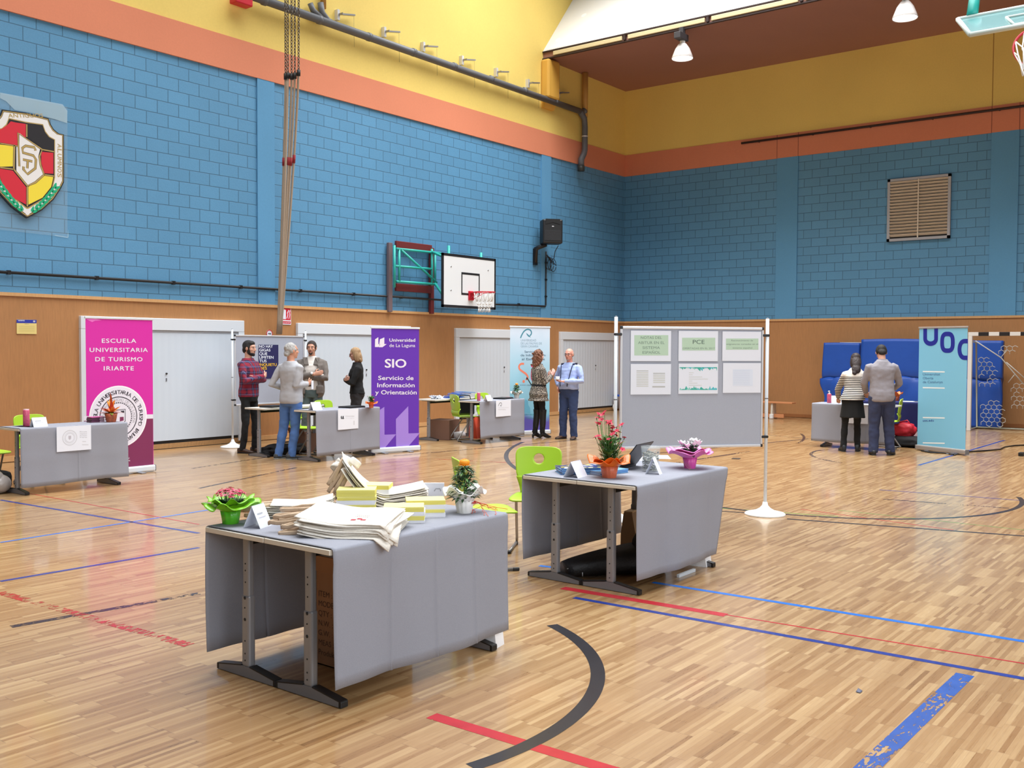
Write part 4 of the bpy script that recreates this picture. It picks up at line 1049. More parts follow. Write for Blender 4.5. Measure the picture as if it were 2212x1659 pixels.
b.tube([(12.75, yp+.06, 8.2), (12.78, yp+.05, 8.02), (12.9, yp+.02, 7.9), (13.1, yp, 7.85)], .06, pg, 12); b.tube([(12.5, yp+.06, 8.12), (12.55, yp+.04, 8.0), (12.75, yp, 7.88)], .055, pg, 12)
o = b.build('drain_pipe'); tag(o, 'long grey drain pipe running along the yellow wall and dropping near the corner', 'pipe')
yb_ = mat('yellow_pipe_paint', rgb(186, 140, 70), .6)
b = MB(); b.tube([(12.83, YW-.1, 8.12), (12.83, YW-.1, 10.5)], .055, yb_, 12); o = b.build('down_pipe'); tag(o, 'yellow painted down pipe meeting the left part of the drain pipe', 'pipe', 'yellow painted down pipes')
b = MB(); b.tube([(xs1+.13, yp, zp_-.1), (xs1+.13, yp, HC-.01)], .075, yb_, 14); o = b.build('down_pipe'); tag(o, 'ochre painted down pipe from the brown ceiling, near the corner', 'pipe', 'yellow painted down pipes')
for i, (px, py) in enumerate(((738, 33), (838, 70), (922, 102), (1005, 131), (1079, 157), (1147, 181), (1212, 202))):
    p = WL(px, py, .12); br = thing('steel_bracket', 'steel wall bracket on the yellow wall, ' + ('leftmost above the pipe', 'second from the left above the pipe', 'third from the left above the pipe', 'fourth, midway along the row', 'fifth from the left', 'last before the ochre cover box', 'in the shade right of the ochre cover box')[i], 'bracket', p, 0, 'wall brackets above the pipe')
    b = MB(); b.box((.14, -.0, .05), (.40, .05, .028), metal_grey, Matrix.Rotation(-.20, 3, 'Y')); b.build('arm', br)
    b = MB(); b.box((-.06, .06, .0), (.06, .09, .20), alu); b.box((-.06, .0, .0), (.012, .2, .04), metal_grey); b.build('wall_plate', br)
    if i < 6:
        b = MB(); b.tube([(.33, .01, .06), (.34, .01, -.52)], .0035, mat('thin_wire', rgb(150, 136, 84), .6), 5); b.build('hanging_wire', br)
b = MB(); p = WL(1185, 172, .1); ob_ = mat('ochre_cover', rgb(214, 164, 70), .6)
b.box((p.x+.02, YW-.145, p.z-.02), (.50, .24, .95), ob_, bev=.05); b.prism([(p.x-.2, YW-.02, p.z-.45), (p.x-.2, YW-.24, p.z-.45), (p.x-.2, YW-.10, p.z-.72), (p.x-.2, YW-.02, p.z-.72)], (.44, 0, 0), ob_)
o = b.build('cover_box'); tag(o, 'ochre cover box on the yellow wall below the white skylight panel', 'cover box')
b = MB(); p = WL(521, 2, .2); b.box(p, (.35, .2, .16), red, bev=.02); o = b.build('red_beacon'); tag(o, 'small red fitting at the left end of the drain pipe', 'beacon')

# ------------------------------------------------------------------ things on the end wall
lv = thing('louvre_vent', 'square beige louvre vent set in the blue end wall', 'vent', (XW-.03, 6.68, 4.97))
W_, H_ = 1.40, 1.45; fm = mat('vent_frame', rgb(168, 170, 176), .5); lm = mat('vent_blades', rgb(214, 202, 184), .5)
b = MB()
for yy in (-W_/2+.03, W_/2-.03): b.box((-.01, yy, 0), (.06, .06, H_), fm)
for zz in (-H_/2+.03, H_/2-.03): b.box((-.01, 0, zz), (.06, W_, .06), fm)
b.box((.02, 0, 0), (.01, W_, H_), mat('vent_dark', rgb(44, 42, 42), .8)); b.build('vent_frame', lv)
b = MB()
for k in range(18): b.box((-.012, 0, H_/2-.10-.072*k), (.095, W_-.12, .008), lm, Matrix.Rotation(.62, 3, 'Y'))
b.build('louvre_blades', lv)
b = MB(); b.box((-.045, 0, 0), (.02, .025, H_-.1), lm); b.build('mullion', lv)
b = MB(); b.tube([(XW-.09, 11.07, 6.99), (XW-.09, -2, 6.985)], .028, mat('dark_pipe', rgb(52, 36, 32), .6), 8)
for k in range(7): b.box((XW-.06, 10.6-1.4*k, 6.985), (.08, .03, .05), mat('dark_pipe', rgb(52, 36, 32), .6))
o = b.build('thin_pipe'); tag(o, 'thin dark pipe along the salmon band of the end wall', 'pipe')

# blue gym mats leaning on the end wall
mb_ = mat('gym_mat_blue', rgb(22, 74, 164), .5, bump=.15, bscale=25, var=.12, vscale=3)
mb_d = mat('mat_strap', rgb(150, 70, 96), .7)
def gym_mat(label, y0, y1, zt, x, th, seed):
    t = thing('gym_mat', label, 'gym mat', (x, (y0+y1)/2, 0), 0, 'blue gym mats on the end wall')
    b = MB(); rr = random.Random(seed); hw = abs(y1-y0)/2; lean = .10
    n = 14; ph = rr.random()*6
    def fn(u, v):
        y = (u-.5)*2*hw; z = .012+v*(zt-.012); s = math.sin(PI*v)
        seam = .05*math.exp(-((v-.55)/.035)**2)
        wr = .025*math.sin(7*u+9*v+ph)*s + .015*math.sin(15*u-13*v)*s if v < .55 else .010*math.sin(5*u+ph)*s
        return Vector((lean*v+seam-wr-.02*math.sin(PI*u)*s, -y, z))
    b.sheet(fn, 24, 28, -th, mb_); b.build('mat_body', t)
    b = MB(); b.tube([(lean*.55+.02, hw, zt*.55), (lean*.55+.015, 0, zt*.55-.01), (lean*.55+.02, -hw, zt*.55)], .008, mb_d, 6); b.build('strap', t)
gym_mat('blue gym mat leaning left behind the striped shirt woman', 7.76, 8.60, 1.85, 23.35, .22, 1)
gym_mat('tall blue gym mat leaning behind the man in the grey shirt', 6.10, 7.68, 1.93, 23.30, .26, 2)
gym_mat('blue gym mat leaning behind the goal net', 4.72, 6.04, 1.90, 23.40, .2, 3)
b = MB(); p = WR(1843, 737, .35); b.box((p.x, p.y, 1.872), (.25, .55, .012), paper); o = b.build('white_board'); tag(o, 'white flat piece lying on top of the left gym mat', 'board')

# handball goal with its torn net
go = thing('handball_goal', 'black and white striped handball goal with torn net at the right frame edge', 'goal', (22.47, 5.17, 0))
gw = mat('goal_white', rgb(214, 210, 204), .45); gb_ = mat('goal_black', rgb(26, 22, 22), .5)
def striped(name, a, b2, t, dark_first=False):
    q = MB(); a, b2 = Vector(a), Vector(b2); L_ = (b2-a).length; d = (b2-a)/L_; s_ = 0; k = 1 if dark_first else 0
    while s_ < L_-.01:
        e = min(s_+.2, L_); c = a+d*(s_+e)/2; q.box(c, (t, abs(d.y)*(e-s_)+t*(1-abs(d.y)), abs(d.z)*(e-s_)+t*(1-abs(d.z))), gb_ if k % 2 else gw, bev=.006); s_ = e; k += 1
    return q.build(name, go)
striped('crossbar', (0, .04, 2.04), (0, -3.04, 2.04), .08); 
q = MB(); q.box((0, 0, 1.0), (.08, .08, 2.0), gw, bev=.006); q.build('post', go); q = MB(); q.box((0, -3.0, 1.0), (.08, .08, 2.0), gw, bev=.006); q.build('post', go)
q = MB(); gz = mat('goal_bracket', rgb(160, 158, 140), .5)
for y in (0, -3.0):
    q.tube([(.04, y, 1.9), (.5, y, 1.86), (.72, y, .03), (.04, y, .03)], .018, gz, 8)
q.tube([(.72, 0, .03), (.72, -3, .03)], .018, gz, 8); q.build('net_hoop', go)
q = MB(); nm = mat('net_pale', rgb(196, 196, 190), .8); rr = random.Random(11)
def hexnet(org, ux, uz, cols, rows, s_, keep):
    org = Vector(org); ux = Vector(ux); uz = Vector(uz)
    def V(i, j, k):   # hex centre corner
        cx = i*s_*1.732*1.0+(s_*.866 if j % 2 else 0); cy = j*s_*1.5
        a = PI/6+k*PI/3; return org+ux*(cx+s_*math.cos(a))+uz*(cy+s_*math.sin(a))
    for i in range(cols):
        for j in range(rows):
            if not keep(i, j): continue
            for k in (0, 1, 2, 3, 4, 5) if rr.random() < .15 else (0, 1, 2): q.tube([V(i, j, k), V(i, j, k+1)], .006, nm, 4, caps=False)
for (y, z, c, r_) in ((-.12, .95, 3, 7), (-.15, .12, 4, 6), (-.75, .5, 5, 6), (-1.1, 1.5, 7, 4), (-1.5, .25, 7, 7), (-1.55, 1.05, 5, 5), (-2.2, .8, 6, 6), (-.5, 1.65, 3, 2), (-2.4, 1.5, 5, 4)):
    hexnet((.66-.1*z, y, z), (0, -1, 0), (-.22, 0, .97), c, r_, .062, lambda i, j: rr.random() < .88)
q.tube([(.2, -.05, 1.9), (.45, -.5, 1.55), (.6, -.75, 1.2), (.65, -.9, 1.0)], .012, nm, 6); q.tube([(.45, -.5, 1.55), (.5, -.62, 1.72)], .008, nm, 5); q.tube([(.6, -.75, 1.2), (.62, -.62, 1.02)], .008, nm, 5); q.tube([(.5, -.6, 1.45), (.66, -1.0, 1.05)], .01, nm, 5)
o = q.build('net', go); o['kind'] = 'stuff'

# wooden bench by the corner, trolley wheels by the last door
bn = thing('gym_bench', 'low wooden gym bench by the wall behind the pinboard', 'bench', (23.2, 10.6, 0))
bw = mat('bench_wood', rgb(206, 138, 92), .45); bl = mat('bench_leg', rgb(206, 196, 180), .5)
b = MB(); b.box((0, 0, .40), (.26, 2.6, .035), bw, bev=.006); b.build('seat_plank', bn)
b = MB(); b.box((0, 0, .075), (.05, 2.1, .09), bw); b.build('beam', bn)
for y in (-.78, .78):
    b = MB(); b.prism([(-.10, y-.02, .38), (.10, y-.02, .38), (.12, y-.02, .10), (-.12, y-.02, .10)], (0, .05, 0), bl); b.box((-.12, y, .06), (.08, .09, .11), white_plastic, bev=.01); b.box((.12, y, .06), (.08, .09, .11), white_plastic, bev=.01); b.build('leg', bn)
tr = thing('trolley', 'blue trolley with a white wheel partly hidden behind the pinboard post', 'trolley', F(1322, 887)+Vector((0, -.25, 0)))
b = MB(); b.box((.2, .0, .42), (.5, .36, .05), mat('trolley_blue', rgb(40, 90, 190), .5), bev=.01); b.tube([(0, 0, .42), (.05, .02, .75)], .02, black_plastic, 8); b.build('deck', tr)
for x, y in ((0, -.15), (0, .15), (.4, -.15), (.4, .15)):
    b = MB(); b.cyl((x, y-.02, .10), (x, y+.02, .10), .10, .10, white_plastic, 20); b.cyl((x, y-.025, .10), (x, y+.025, .10), .03, .03, black_plastic, 10); b.tube([(x, y, .11), (x+.02, y, .40)], .025, black_plastic, 6); b.build('wheel', tr)

# ------------------------------------------------------------------ bay lamps and the folded ceiling basket
glow = mat('lamp_glow', (1, .97, .90, 1), .5, emit=9); ref = mat('lamp_reflector', rgb(206, 200, 196), .3, trans=0, emit=0)
for i, (px, py, lab) in enumerate(((1474, 115, 'bell shaped bay lamp under the brown ceiling, left one'), (1955, 28, 'bell shaped bay lamp under the brown ceiling, right one by the hanging basket'))):
    p = F(px, py+12, 8.18); L_ = thing('bay_lamp', lab, 'lamp', (p.x, p.y, 0), 0, 'bay lamps')
    z = 8.18
    b = MB(); b.lathe([(.235, z), (.24, z+.01), (.215, z+.08), (.16, z+.22), (.09, z+.32), (.06, z+.34), (.055, z+.34), (.085, z+.315), (.15, z+.215), (.205, z+.08), (.228, z+.005)], ref, caps=False, seg=32); b.build('reflector', L_)
    b = MB(); b.lathe([(.0, z+.012), (.10, z+.010), (.222, z+.012), (.20, z+.06), (.0, z+.07)], glow, seg=28, caps=False); b.build('lamp_glass', L_)
    b = MB(); b.cyl((0, 0, z+.34), (0, 0, z+.40), .06, .06, white_plastic, 16); b.box((-.06, 0, z+.47), (.40, .16, .14), mat('gear_box', rgb(58, 56, 60), .5), bev=.01); b.box((-.02, 0, z+.61), (.12, .1, HC-z-.54), mat('gear_box', rgb(58, 56, 60), .5)); b.build('gear_box', L_)
    lt = bpy.data.lights.new('bay_lamp_light', 'SPOT'); lt.energy = 60; lt.spot_size = 2.4; lt.spot_blend = .6; lt.color = (1, .93, .82); lt.shadow_soft_size = .2
    lo = bpy.data.objects.new('bay_lamp_light', lt); C.objects.link(lo); lo.parent = L_; lo.location = (0, 0, z-.02)
hb = thing('ceiling_basket', 'folded glass backboard with red ring hanging at the top right', 'basketball hoop')
def at(px, py, x):
    d = ray(px, py); return Vector((0, 0, H))+d*(x/d.x)
glass = mat('tinted_glass', rgb(120, 176, 178), .12, alpha=.72); frm = mat('basket_frame', rgb(196, 210, 206), .4)
Xb = 10.0; A = at(2069, 42, Xb); D = at(2096, 75, Xb-.75)
wy = -1.05; A2 = A+Vector((0, wy, 0)); D2 = D+Vector((0, wy, 0)); nrm = (A2-A).cross(D-A).normalized()
b = MB(); b.prism([A, A2, D2, D], nrm*.015, glass); b.build('glass_board', hb)
b = MB(); 
for s_, e in ((A, A2), (D, D2), (A, D), (A2, D2)): b.tube([s_, e], .022, frm, 6)
def bp(u, v): return A+(A2-A)*u+(D-A)*v
for s_, e in (((.34, .45), (.66, .45)), ((.34, .93), (.66, .93)), ((.34, .45), (.34, .93)), ((.66, .45), (.66, .93))): b.tube([bp(*s_)-nrm*.004, bp(*e)-nrm*.004], .014, frm, 6)
b.build('board_frame', hb)
rc = bp(.5, 1.0); dn_ = (D-A).normalized(); b = MB(); rr_ = .228; n = 40
# with the board folded up the ring plane hangs down
cu = Vector((0, 1, 0)); cv = Vector((-nrm.x, 0, -nrm.z)) if nrm.z > 0 else Vector((nrm.x, 0, nrm.z)); cv = (cv.normalized()*.62+dn_*.78).normalized(); cc = rc+cv*.27
b.loft([[cc+(cu*math.cos(2*PI*i/n)+cv*math.sin(2*PI*i/n))*(rr_+.011*math.cos(q))+cu.cross(cv)*.011*math.sin(q) for q in [2*PI*k/8 for k in range(8)]] for i in list(range(n))+[0]], red, True, False)
b.prism([rc+cu*.10, rc-cu*.10, rc-cu*.06+cv*.14, rc+cu*.06+cv*.06], cu.cross(cv)*.03, red); b.build('ring', hb)
b = MB(); ax = dn_; 
for k in range(12):
    a = 2*PI*k/12; p = cc+(cu*math.cos(a)+cv*math.sin(a))*rr_
    pts = [p, cc+(cu*math.cos(a+.3)+cv*math.sin(a+.3))*.17+Vector((-.10, 0, -.10)), cc+(cu*math.cos(a)+cv*math.sin(a))*.13+Vector((-.14, 0, -.24))]
    b.tube(pts, .006, net, 5); pts = [p, cc+(cu*math.cos(a-.3)+cv*math.sin(a-.3))*.17+Vector((-.10, 0, -.10)), cc+(cu*math.cos(a)+cv*math.sin(a))*.13+Vector((-.14, 0, -.24))]; b.tube(pts, .006, net, 5)
b.build('net', hb)
b = MB(); p0 = bp(.12, 0)+Vector((0, 0, .02)); b.tube([p0, at(2105, -4, Xb+.3), at(2098, -60, Xb+1.0)], .05, tq, 8); p1 = bp(.88, 0); b.tube([p1, p1+Vector((.3, .1, .5)), p1+Vector((1.0, .2, 2.2))], .05, tq, 8); b.build('hanging_arm', hb)
# ------------------------------------------------------------------ what lies on the tables
ZT = TZ+.0062
def leafm(mb, base, d, L, w_, m, droop=.3, upv=(0, 0, 1)):
    d = Vector(d).normalized(); s = d.cross(Vector(upv)); s = s.normalized() if s.length > .01 else Vector((1, 0, 0)); n = s.cross(d)
    c = [base+d*(L*t)-Vector((0, 0, 1))*droop*L*t*t for t in (0, .35, .7, 1)]
    ws = (.12, 1, .75, 0); vs = []
    for p, k in zip(c[:3], ws): vs.append((mb.bm.verts.new(p-s*w_*k/2+n*w_*.12*k), mb.bm.verts.new(p), mb.bm.verts.new(p+s*w_*k/2+n*w_*.12*k)))
    t = mb.bm.verts.new(c[3]); fs = []
    for a, b in zip(vs, vs[1:]): fs += [mb.bm.faces.new((a[0], a[1], b[1], b[0])), mb.bm.faces.new((a[1], a[2], b[2], b[1]))]
    fs += [mb.bm.faces.new((vs[2][0], vs[2][1], t)), mb.bm.faces.new((vs[2][1], vs[2][2], t))]
    mb._paint(fs, m, True)
def ruffle(mb, r0, r1, z0, z1, n, amp, m, seed=0, droop=0, lop=0):
    rr = random.Random(seed); ph = rr.random()*6; k2 = rr.random()*6
    def fn(u, v):
        a = 2*PI*u; w1 = math.sin(n*a+ph); w2 = math.sin((n+3)*a+k2)*.5
        r = r0+(r1-r0)*v*(1+.18*w2*v+lop*math.cos(a-.6)*v); z = z0+(z1-z0)*math.sin(v*PI*.55)-droop*v*v+amp*v*(w1+w2)
        return Vector((r*math.cos(a), r*math.sin(a), z))
    mb.sheet(fn, 64, 10, .0012, m)
def wrap_pot(mb, r0, r1, h, m, folds=14, seed=0):
    n = 56; rr = random.Random(seed); prof = []
    for z, r in ((0, r0*.96), (.004, r0), (h*.5, (r0+r1)/2), (h, r1)):
        prof.append([Vector(((r+.0035*math.sin(folds*2*PI*k/n+z*30)*(z/h))*math.cos(2*PI*k/n), (r+.0035*math.sin(folds*2*PI*k/n+z*30)*(z/h))*math.sin(2*PI*k/n), z)) for k in range(n)])
    mb.loft(prof, m)
leaf_d = mat('leaf_dark_green', rgb(44, 82, 44), .5, var=.25, vscale=30); leaf_m = mat('leaf_green', rgb(92, 138, 70), .5, var=.25, vscale=30); soil = mat('soil', rgb(50, 38, 30), .9)
def flower5(mb, c, r, m, cm, n=5, nrm=(0, 0, 1), rr=None):
    nrm = Vector(nrm).normalized(); a_ = nrm.orthogonal().normalized(); b_ = nrm.cross(a_); a0 = (rr or R).random()*6
    for k in range(n):
        a = a0+2*PI*k/n; leafm(mb, c, a_*math.cos(a)+b_*math.sin(a)+nrm*.25, r, r*.8, m, .1, nrm)
    mb.ell(c+nrm*.002, (r*.16,)*3, cm, 6)
# --- lime wrapped pot with pink kalanchoe
lime = mat('lime_cellophane', rgb(132, 204, 34), .25, alpha=.82, spec=.7); lime2 = mat('lime_wrap_pot', rgb(92, 190, 40), .25, spec=.7); pinkf = mat('kalanchoe_pink', rgb(206, 66, 100), .6)
t = thing('potted_kalanchoe', 'pink kalanchoe in a lime green wrapper on the foreground table', 'plant', F(498, 1131, ZT))
b = MB(); wrap_pot(b, .042, .050, .072, lime2, 9); b.build('wrapped_pot', t)
b = MB(); ruffle(b, .048, .148, .068, .112, 5, .017, lime, 3, .012, .22); ruffle(b, .046, .120, .070, .130, 7, .012, lime, 5, .0, .1); b.build('paper_ruff', t)
b = MB(); rr = random.Random(2)
for k in range(44):
    a = rr.random()*2*PI; e = rr.uniform(.5, 1.6); leafm(b, Vector((.025*math.cos(a), .025*math.sin(a), .085)), (math.cos(a), math.sin(a), e), rr.uniform(.065, .10), rr.uniform(.038, .055), leaf_d, .3)
b.build('leaves', t)
b = MB()
for k in range(120):
    a = rr.random()*2*PI; r = .074*math.sqrt(rr.random()); c = Vector((r*math.cos(a), r*math.sin(a), .186-5.5*r*r+rr.uniform(-.010, .008)))
    flower5(b, c, rr.uniform(.009, .013), pinkf if rr.random() < .7 else mat('kalanchoe_light', rgb(224, 110, 136), .6), pinkf, 4, (c.x*7, c.y*7, 1), rr)
    if k % 3 == 0: b.tube([c, Vector((c.x*.6, c.y*.6, .10))], .0014, leaf_m, 4)
b.build('blossoms', t)
# --- marigold in a white wrapper
def marigold(label, loc, s=1.0, base='white'):
    wm = mat('white_wrap', rgb(236, 234, 230), .5)
    t = thing('potted_marigold', label, 'plant', loc, 0, 'potted marigolds'); t.scale = (s, s, s); rr = random.Random(9)
    b = MB(); wrap_pot(b, .042, .052, .075, wm, 12); b.build('wrapped_pot', t)
    b = MB(); ruffle(b, .050, .118, .070, .128, 4, .022, wm, 8, .0, .25); b.build('paper_ruff', t)
    b = MB()
    for k in range(300):
        z = rr.uniform(.08, .255); a = rr.random()*2*PI; r0 = .135*(1-(z-.08)/.24)
        c = Vector((r0*.45*math.cos(a), r0*.45*math.sin(a), z)); leafm(b, c, (math.cos(a), math.sin(a), rr.uniform(.1, 1.1)), rr.uniform(.04, .07), .017, leaf_d if rr.random() < .8 else leaf_m, .5)
    b.tube([(0, 0, .06), (.0, 0, .27)], .004, leaf_m, 6); b.build('leaves', t)
    om = mat('marigold_orange', rgb(240, 150, 20), .6); b = MB(); c0_ = Vector((0, 0, .272))
    for ring, (n, e, L) in enumerate(((18, .15, .040), (16, .6, .038), (13, 1.2, .034), (10, 2.4, .032))):
        for k in range(n):
            a = 2*PI*k/n+ring*.3; leafm(b, c0_+Vector((0, 0, .004*ring)), (math.cos(a), math.sin(a), e), L, .014, om, .25)
    b.ell(c0_+Vector((0, 0, .012)), (.031, .031, .020), om, 14); b.build('flower_head', t)
    b = MB(); 
    for a, z, r in ((2.6, .255, .045), (4.0, .235, .055)):
        c = Vector((r*math.cos(a), r*math.sin(a), z)); b.ell(c, (.010, .010, .013), mat('bud_green', rgb(120, 130, 50), .6), 8); leafm(b, c, (0, 0, 1), .016, .010, om, 0)
        b.tube([c, (0, 0, .15)], .002, leaf_m, 4)
    b.build('buds', t)
    return t
t = marigold('orange marigold in a white wrapper on the foreground table', F(1003, 1108, ZT))
b = MB(); rb = mat('orange_ribbon', rgb(236, 84, 30), .4, spec=.7); rr = random.Random(5)
b.tube([(.0, -.06, .062), (.04, -.05, .064), (.05, -.02, .062)], .004, mat('red_ribbon', rgb(214, 60, 60), .4), 6)
for k in range(10):
    p = Vector((.055, -.045, .06)); pts = [p]; a = rr.uniform(-1.6, .4)
    for j in range(14):
        a += rr.uniform(-1.0, 1.1); p = p+Vector((.012*math.cos(a)+.002, .012*math.sin(a)-.001, -.0042)); p.z = max(p.z, .003); pts.append(p.copy())
    b.tube(pts, .0016, rb, 4)
b.tube([(.06, -.06, .05), (.10, -.08, .03), (.17, -.10, .02), (.24, -.12, .004)], .0016, rb, 4)
b.build('orange_ribbon', t)
# --- red campion like plant in an orange wrapper
orw = mat('orange_wrap', rgb(238, 112, 24), .4, spec=.6); orp = mat('orange_stripe_pot', rgb(208, 106, 72), .4); crim = mat('crimson_petal', rgb(196, 30, 66), .6)
def tall_plant(label, loc, nst=27, s=1.0, pots=orp):
    t = thing('potted_red_flower', label, 'plant', loc, 0, 'red flowers in orange wrappers'); t.scale = (s, s, s); rr = random.Random(21)
    b = MB(); wrap_pot(b, .050, .062, .085, pots, 13); b.build('wrapped_pot', t)
    b = MB(); ruffle(b, .058, .155, .082, .135, 3, .024, orw, 12, .01, .2); ruffle(b, .056, .115, .082, .130, 5, .018, orw, 15); b.build('paper_ruff', t)
    b = MB()
    for k in range(210):
        a = rr.random()*2*PI; z = rr.uniform(.09, .26); r = rr.uniform(0, .065)
        leafm(b, Vector((r*math.cos(a), r*math.sin(a), z)), (math.cos(a)*.8, math.sin(a)*.8, rr.uniform(.5, 1.8)), rr.uniform(.06, .10), rr.uniform(.016, .026), leaf_m if rr.random() < .7 else leaf_d, .35)
    b.build('leaves', t)
    for k in range(nst):
        a = rr.random()*2*PI; sp = rr.uniform(.03, .165); h = rr.uniform(.27, .475) if k > 4 else rr.uniform(.20, .30)
        top = Vector((sp*math.cos(a), sp*math.sin(a), h)); b0 = Vector((.02*math.cos(a), .02*math.sin(a), .10)); md = (b0+top)/2+Vector((.25*top.x, .25*top.y, .03))*.5
        b = MB(); b.tube([b0, md, top], .0018, leaf_m, 5)
        for q in range(3): leafm(b, b0+(top-b0)*rr.uniform(.3, .85), (rr.uniform(-1, 1), rr.uniform(-1, 1), .5), .03, .007, leaf_m, .4)
        st = b.build('stem', t)
        b = MB(); flower5(b, top, rr.uniform(.018, .030), crim, crim, 5, (rr.uniform(-.8, .8), rr.uniform(-.8, .8), 1), rr)
        if rr.random() < .5: c = top+Vector((rr.uniform(-.025, .025), rr.uniform(-.025, .025), -rr.uniform(.01, .03))); flower5(b, c, .020, crim, crim, 5, (rr.uniform(-1, 1), rr.uniform(-1, 1), .8), rr)
        b.tube([top-Vector((0, 0, .014)), top], .003, leaf_d, 5); b.build('blossom', st)
    return t
tall_plant('tall plant with small red flowers in an orange wrapper beside the brochures', F(1316, 1032, ZT))
tall_plant('small orange wrapped plant with sparse flowers, in front of the purple banner', F(802, 881, ZT), 6, .62)
# --- white cyclamen in a pink wrapper
pnk = mat('pink_wrap', rgb(238, 128, 200), .4, spec=.6); pnk2 = mat('pink_pot_wrap', rgb(222, 84, 172), .4, spec=.6); wht = mat('white_petal', rgb(240, 240, 240), .6); gl = mat('cyclamen_leaf', rgb(60, 78, 66), .5, var=.3, vscale=40)
t = thing('potted_cyclamen', 'white cyclamen in a pink wrapper at the far end of the table', 'plant', F(1490, 1012, ZT))
b = MB(); wrap_pot(b, .043, .054, .085, pnk2, 11); b.build('wrapped_pot', t)
b = MB(); ruffle(b, .050, .175, .082, .135, 5, .016, pnk, 2, .0, .1); ruffle(b, .050, .15, .082, .150, 6, .014, pnk, 4); b.build('paper_ruff', t)
b = MB(); rr = random.Random(3)
for k in range(46):
    a = rr.random()*2*PI; leafm(b, Vector((.02*math.cos(a), .02*math.sin(a), .10+rr.random()*.07)), (math.cos(a), math.sin(a), rr.uniform(.3, 1)), rr.uniform(.06, .09), .052, gl, .4)
b.build('leaves', t)
b = MB()
for k in range(15):
    a = rr.random()*2*PI; r = .078*math.sqrt(rr.random()); c = Vector((r*math.cos(a), r*math.sin(a), rr.uniform(.160, .200)))
    for q in range(5): leafm(b, c, (math.cos(q*1.26+k), math.sin(q*1.26+k), .9), .046, .034, wht, -.15)
    b.tube([c, (c.x*.4, c.y*.4, .11)], .002, leaf_m, 4)
b.build('blossoms', t)
b = MB(); 
for k in range(3): b.tube([(-.055, -.02+.02*k, .08), (-.085, -.03+.02*k, .05), (-.07-.02*k, -.05, .012), (-.10, -.05, .004)], .0012, mat('gold_ribbon', rgb(190, 160, 130), .4), 4)
b.build('ribbon', t)
# --- orange arrangement in a striped pot, on the leftmost table
t = thing('orange_flower_pot', 'orange flowers in a patterned pot in front of the magenta banner', 'plant', F(240, 912, ZT))
b = MB(); wrap_pot(b, .055, .075, .11, mat('patterned_pot', rgb(168, 84, 52), .5, var=.8, vscale=40), 8); b.build('wrapped_pot', t)
b = MB(); rr = random.Random(8); o1 = mat('lily_orange', rgb(226, 112, 44), .5); o2 = mat('lily_amber', rgb(220, 150, 40), .5); o3 = mat('rust_red', rgb(176, 60, 34), .5)
for k in range(26):
    a = rr.random()*2*PI; leafm(b, Vector((0, 0, .11)), (math.cos(a), math.sin(a), rr.uniform(-.0, .9)), rr.uniform(.10, .19), .045, rr.choice((o1, o1, o2, o3)), .1)
for k in range(8): a = rr.random()*6; leafm(b, Vector((.0, 0, .13)), (math.cos(a)*.4, math.sin(a)*.4, 1), rr.uniform(.12, .17), .05, rr.choice((o2, o3, o1)), 0)
leafm(b, Vector((-.0, 0, .2)), (-.05, .0, 1), .17, .055, mat('red_bract', rgb(206, 78, 40), .5), 0); b.build('blossoms', t)
b = MB()
for k in range(12): a = rr.random()*6; leafm(b, Vector((.0, 0, .11)), (math.cos(a), math.sin(a), .25), .10, .05, mat('lime_leaf', rgb(120, 180, 50), .5), .4)
b.build('leaves', t)
marigold('small yellow marigold in a white and red pot before the light blue banner', F(1116, 861, ZT), .95)
# --- orange wrapper behind the man in the grey shirt
t = thing('orange_wrapper', 'scrap of orange flower wrapper showing beside the grey shirt man', 'plant', F(1939, 866, ZT)+Vector((.0, .02, 0)))
b = MB(); wrap_pot(b, .04, .05, .08, orp, 9); b.build('wrapped_pot', t); b = MB(); ruffle(b, .05, .11, .08, .15, 4, .02, orw, 3); b.build('paper_ruff', t)

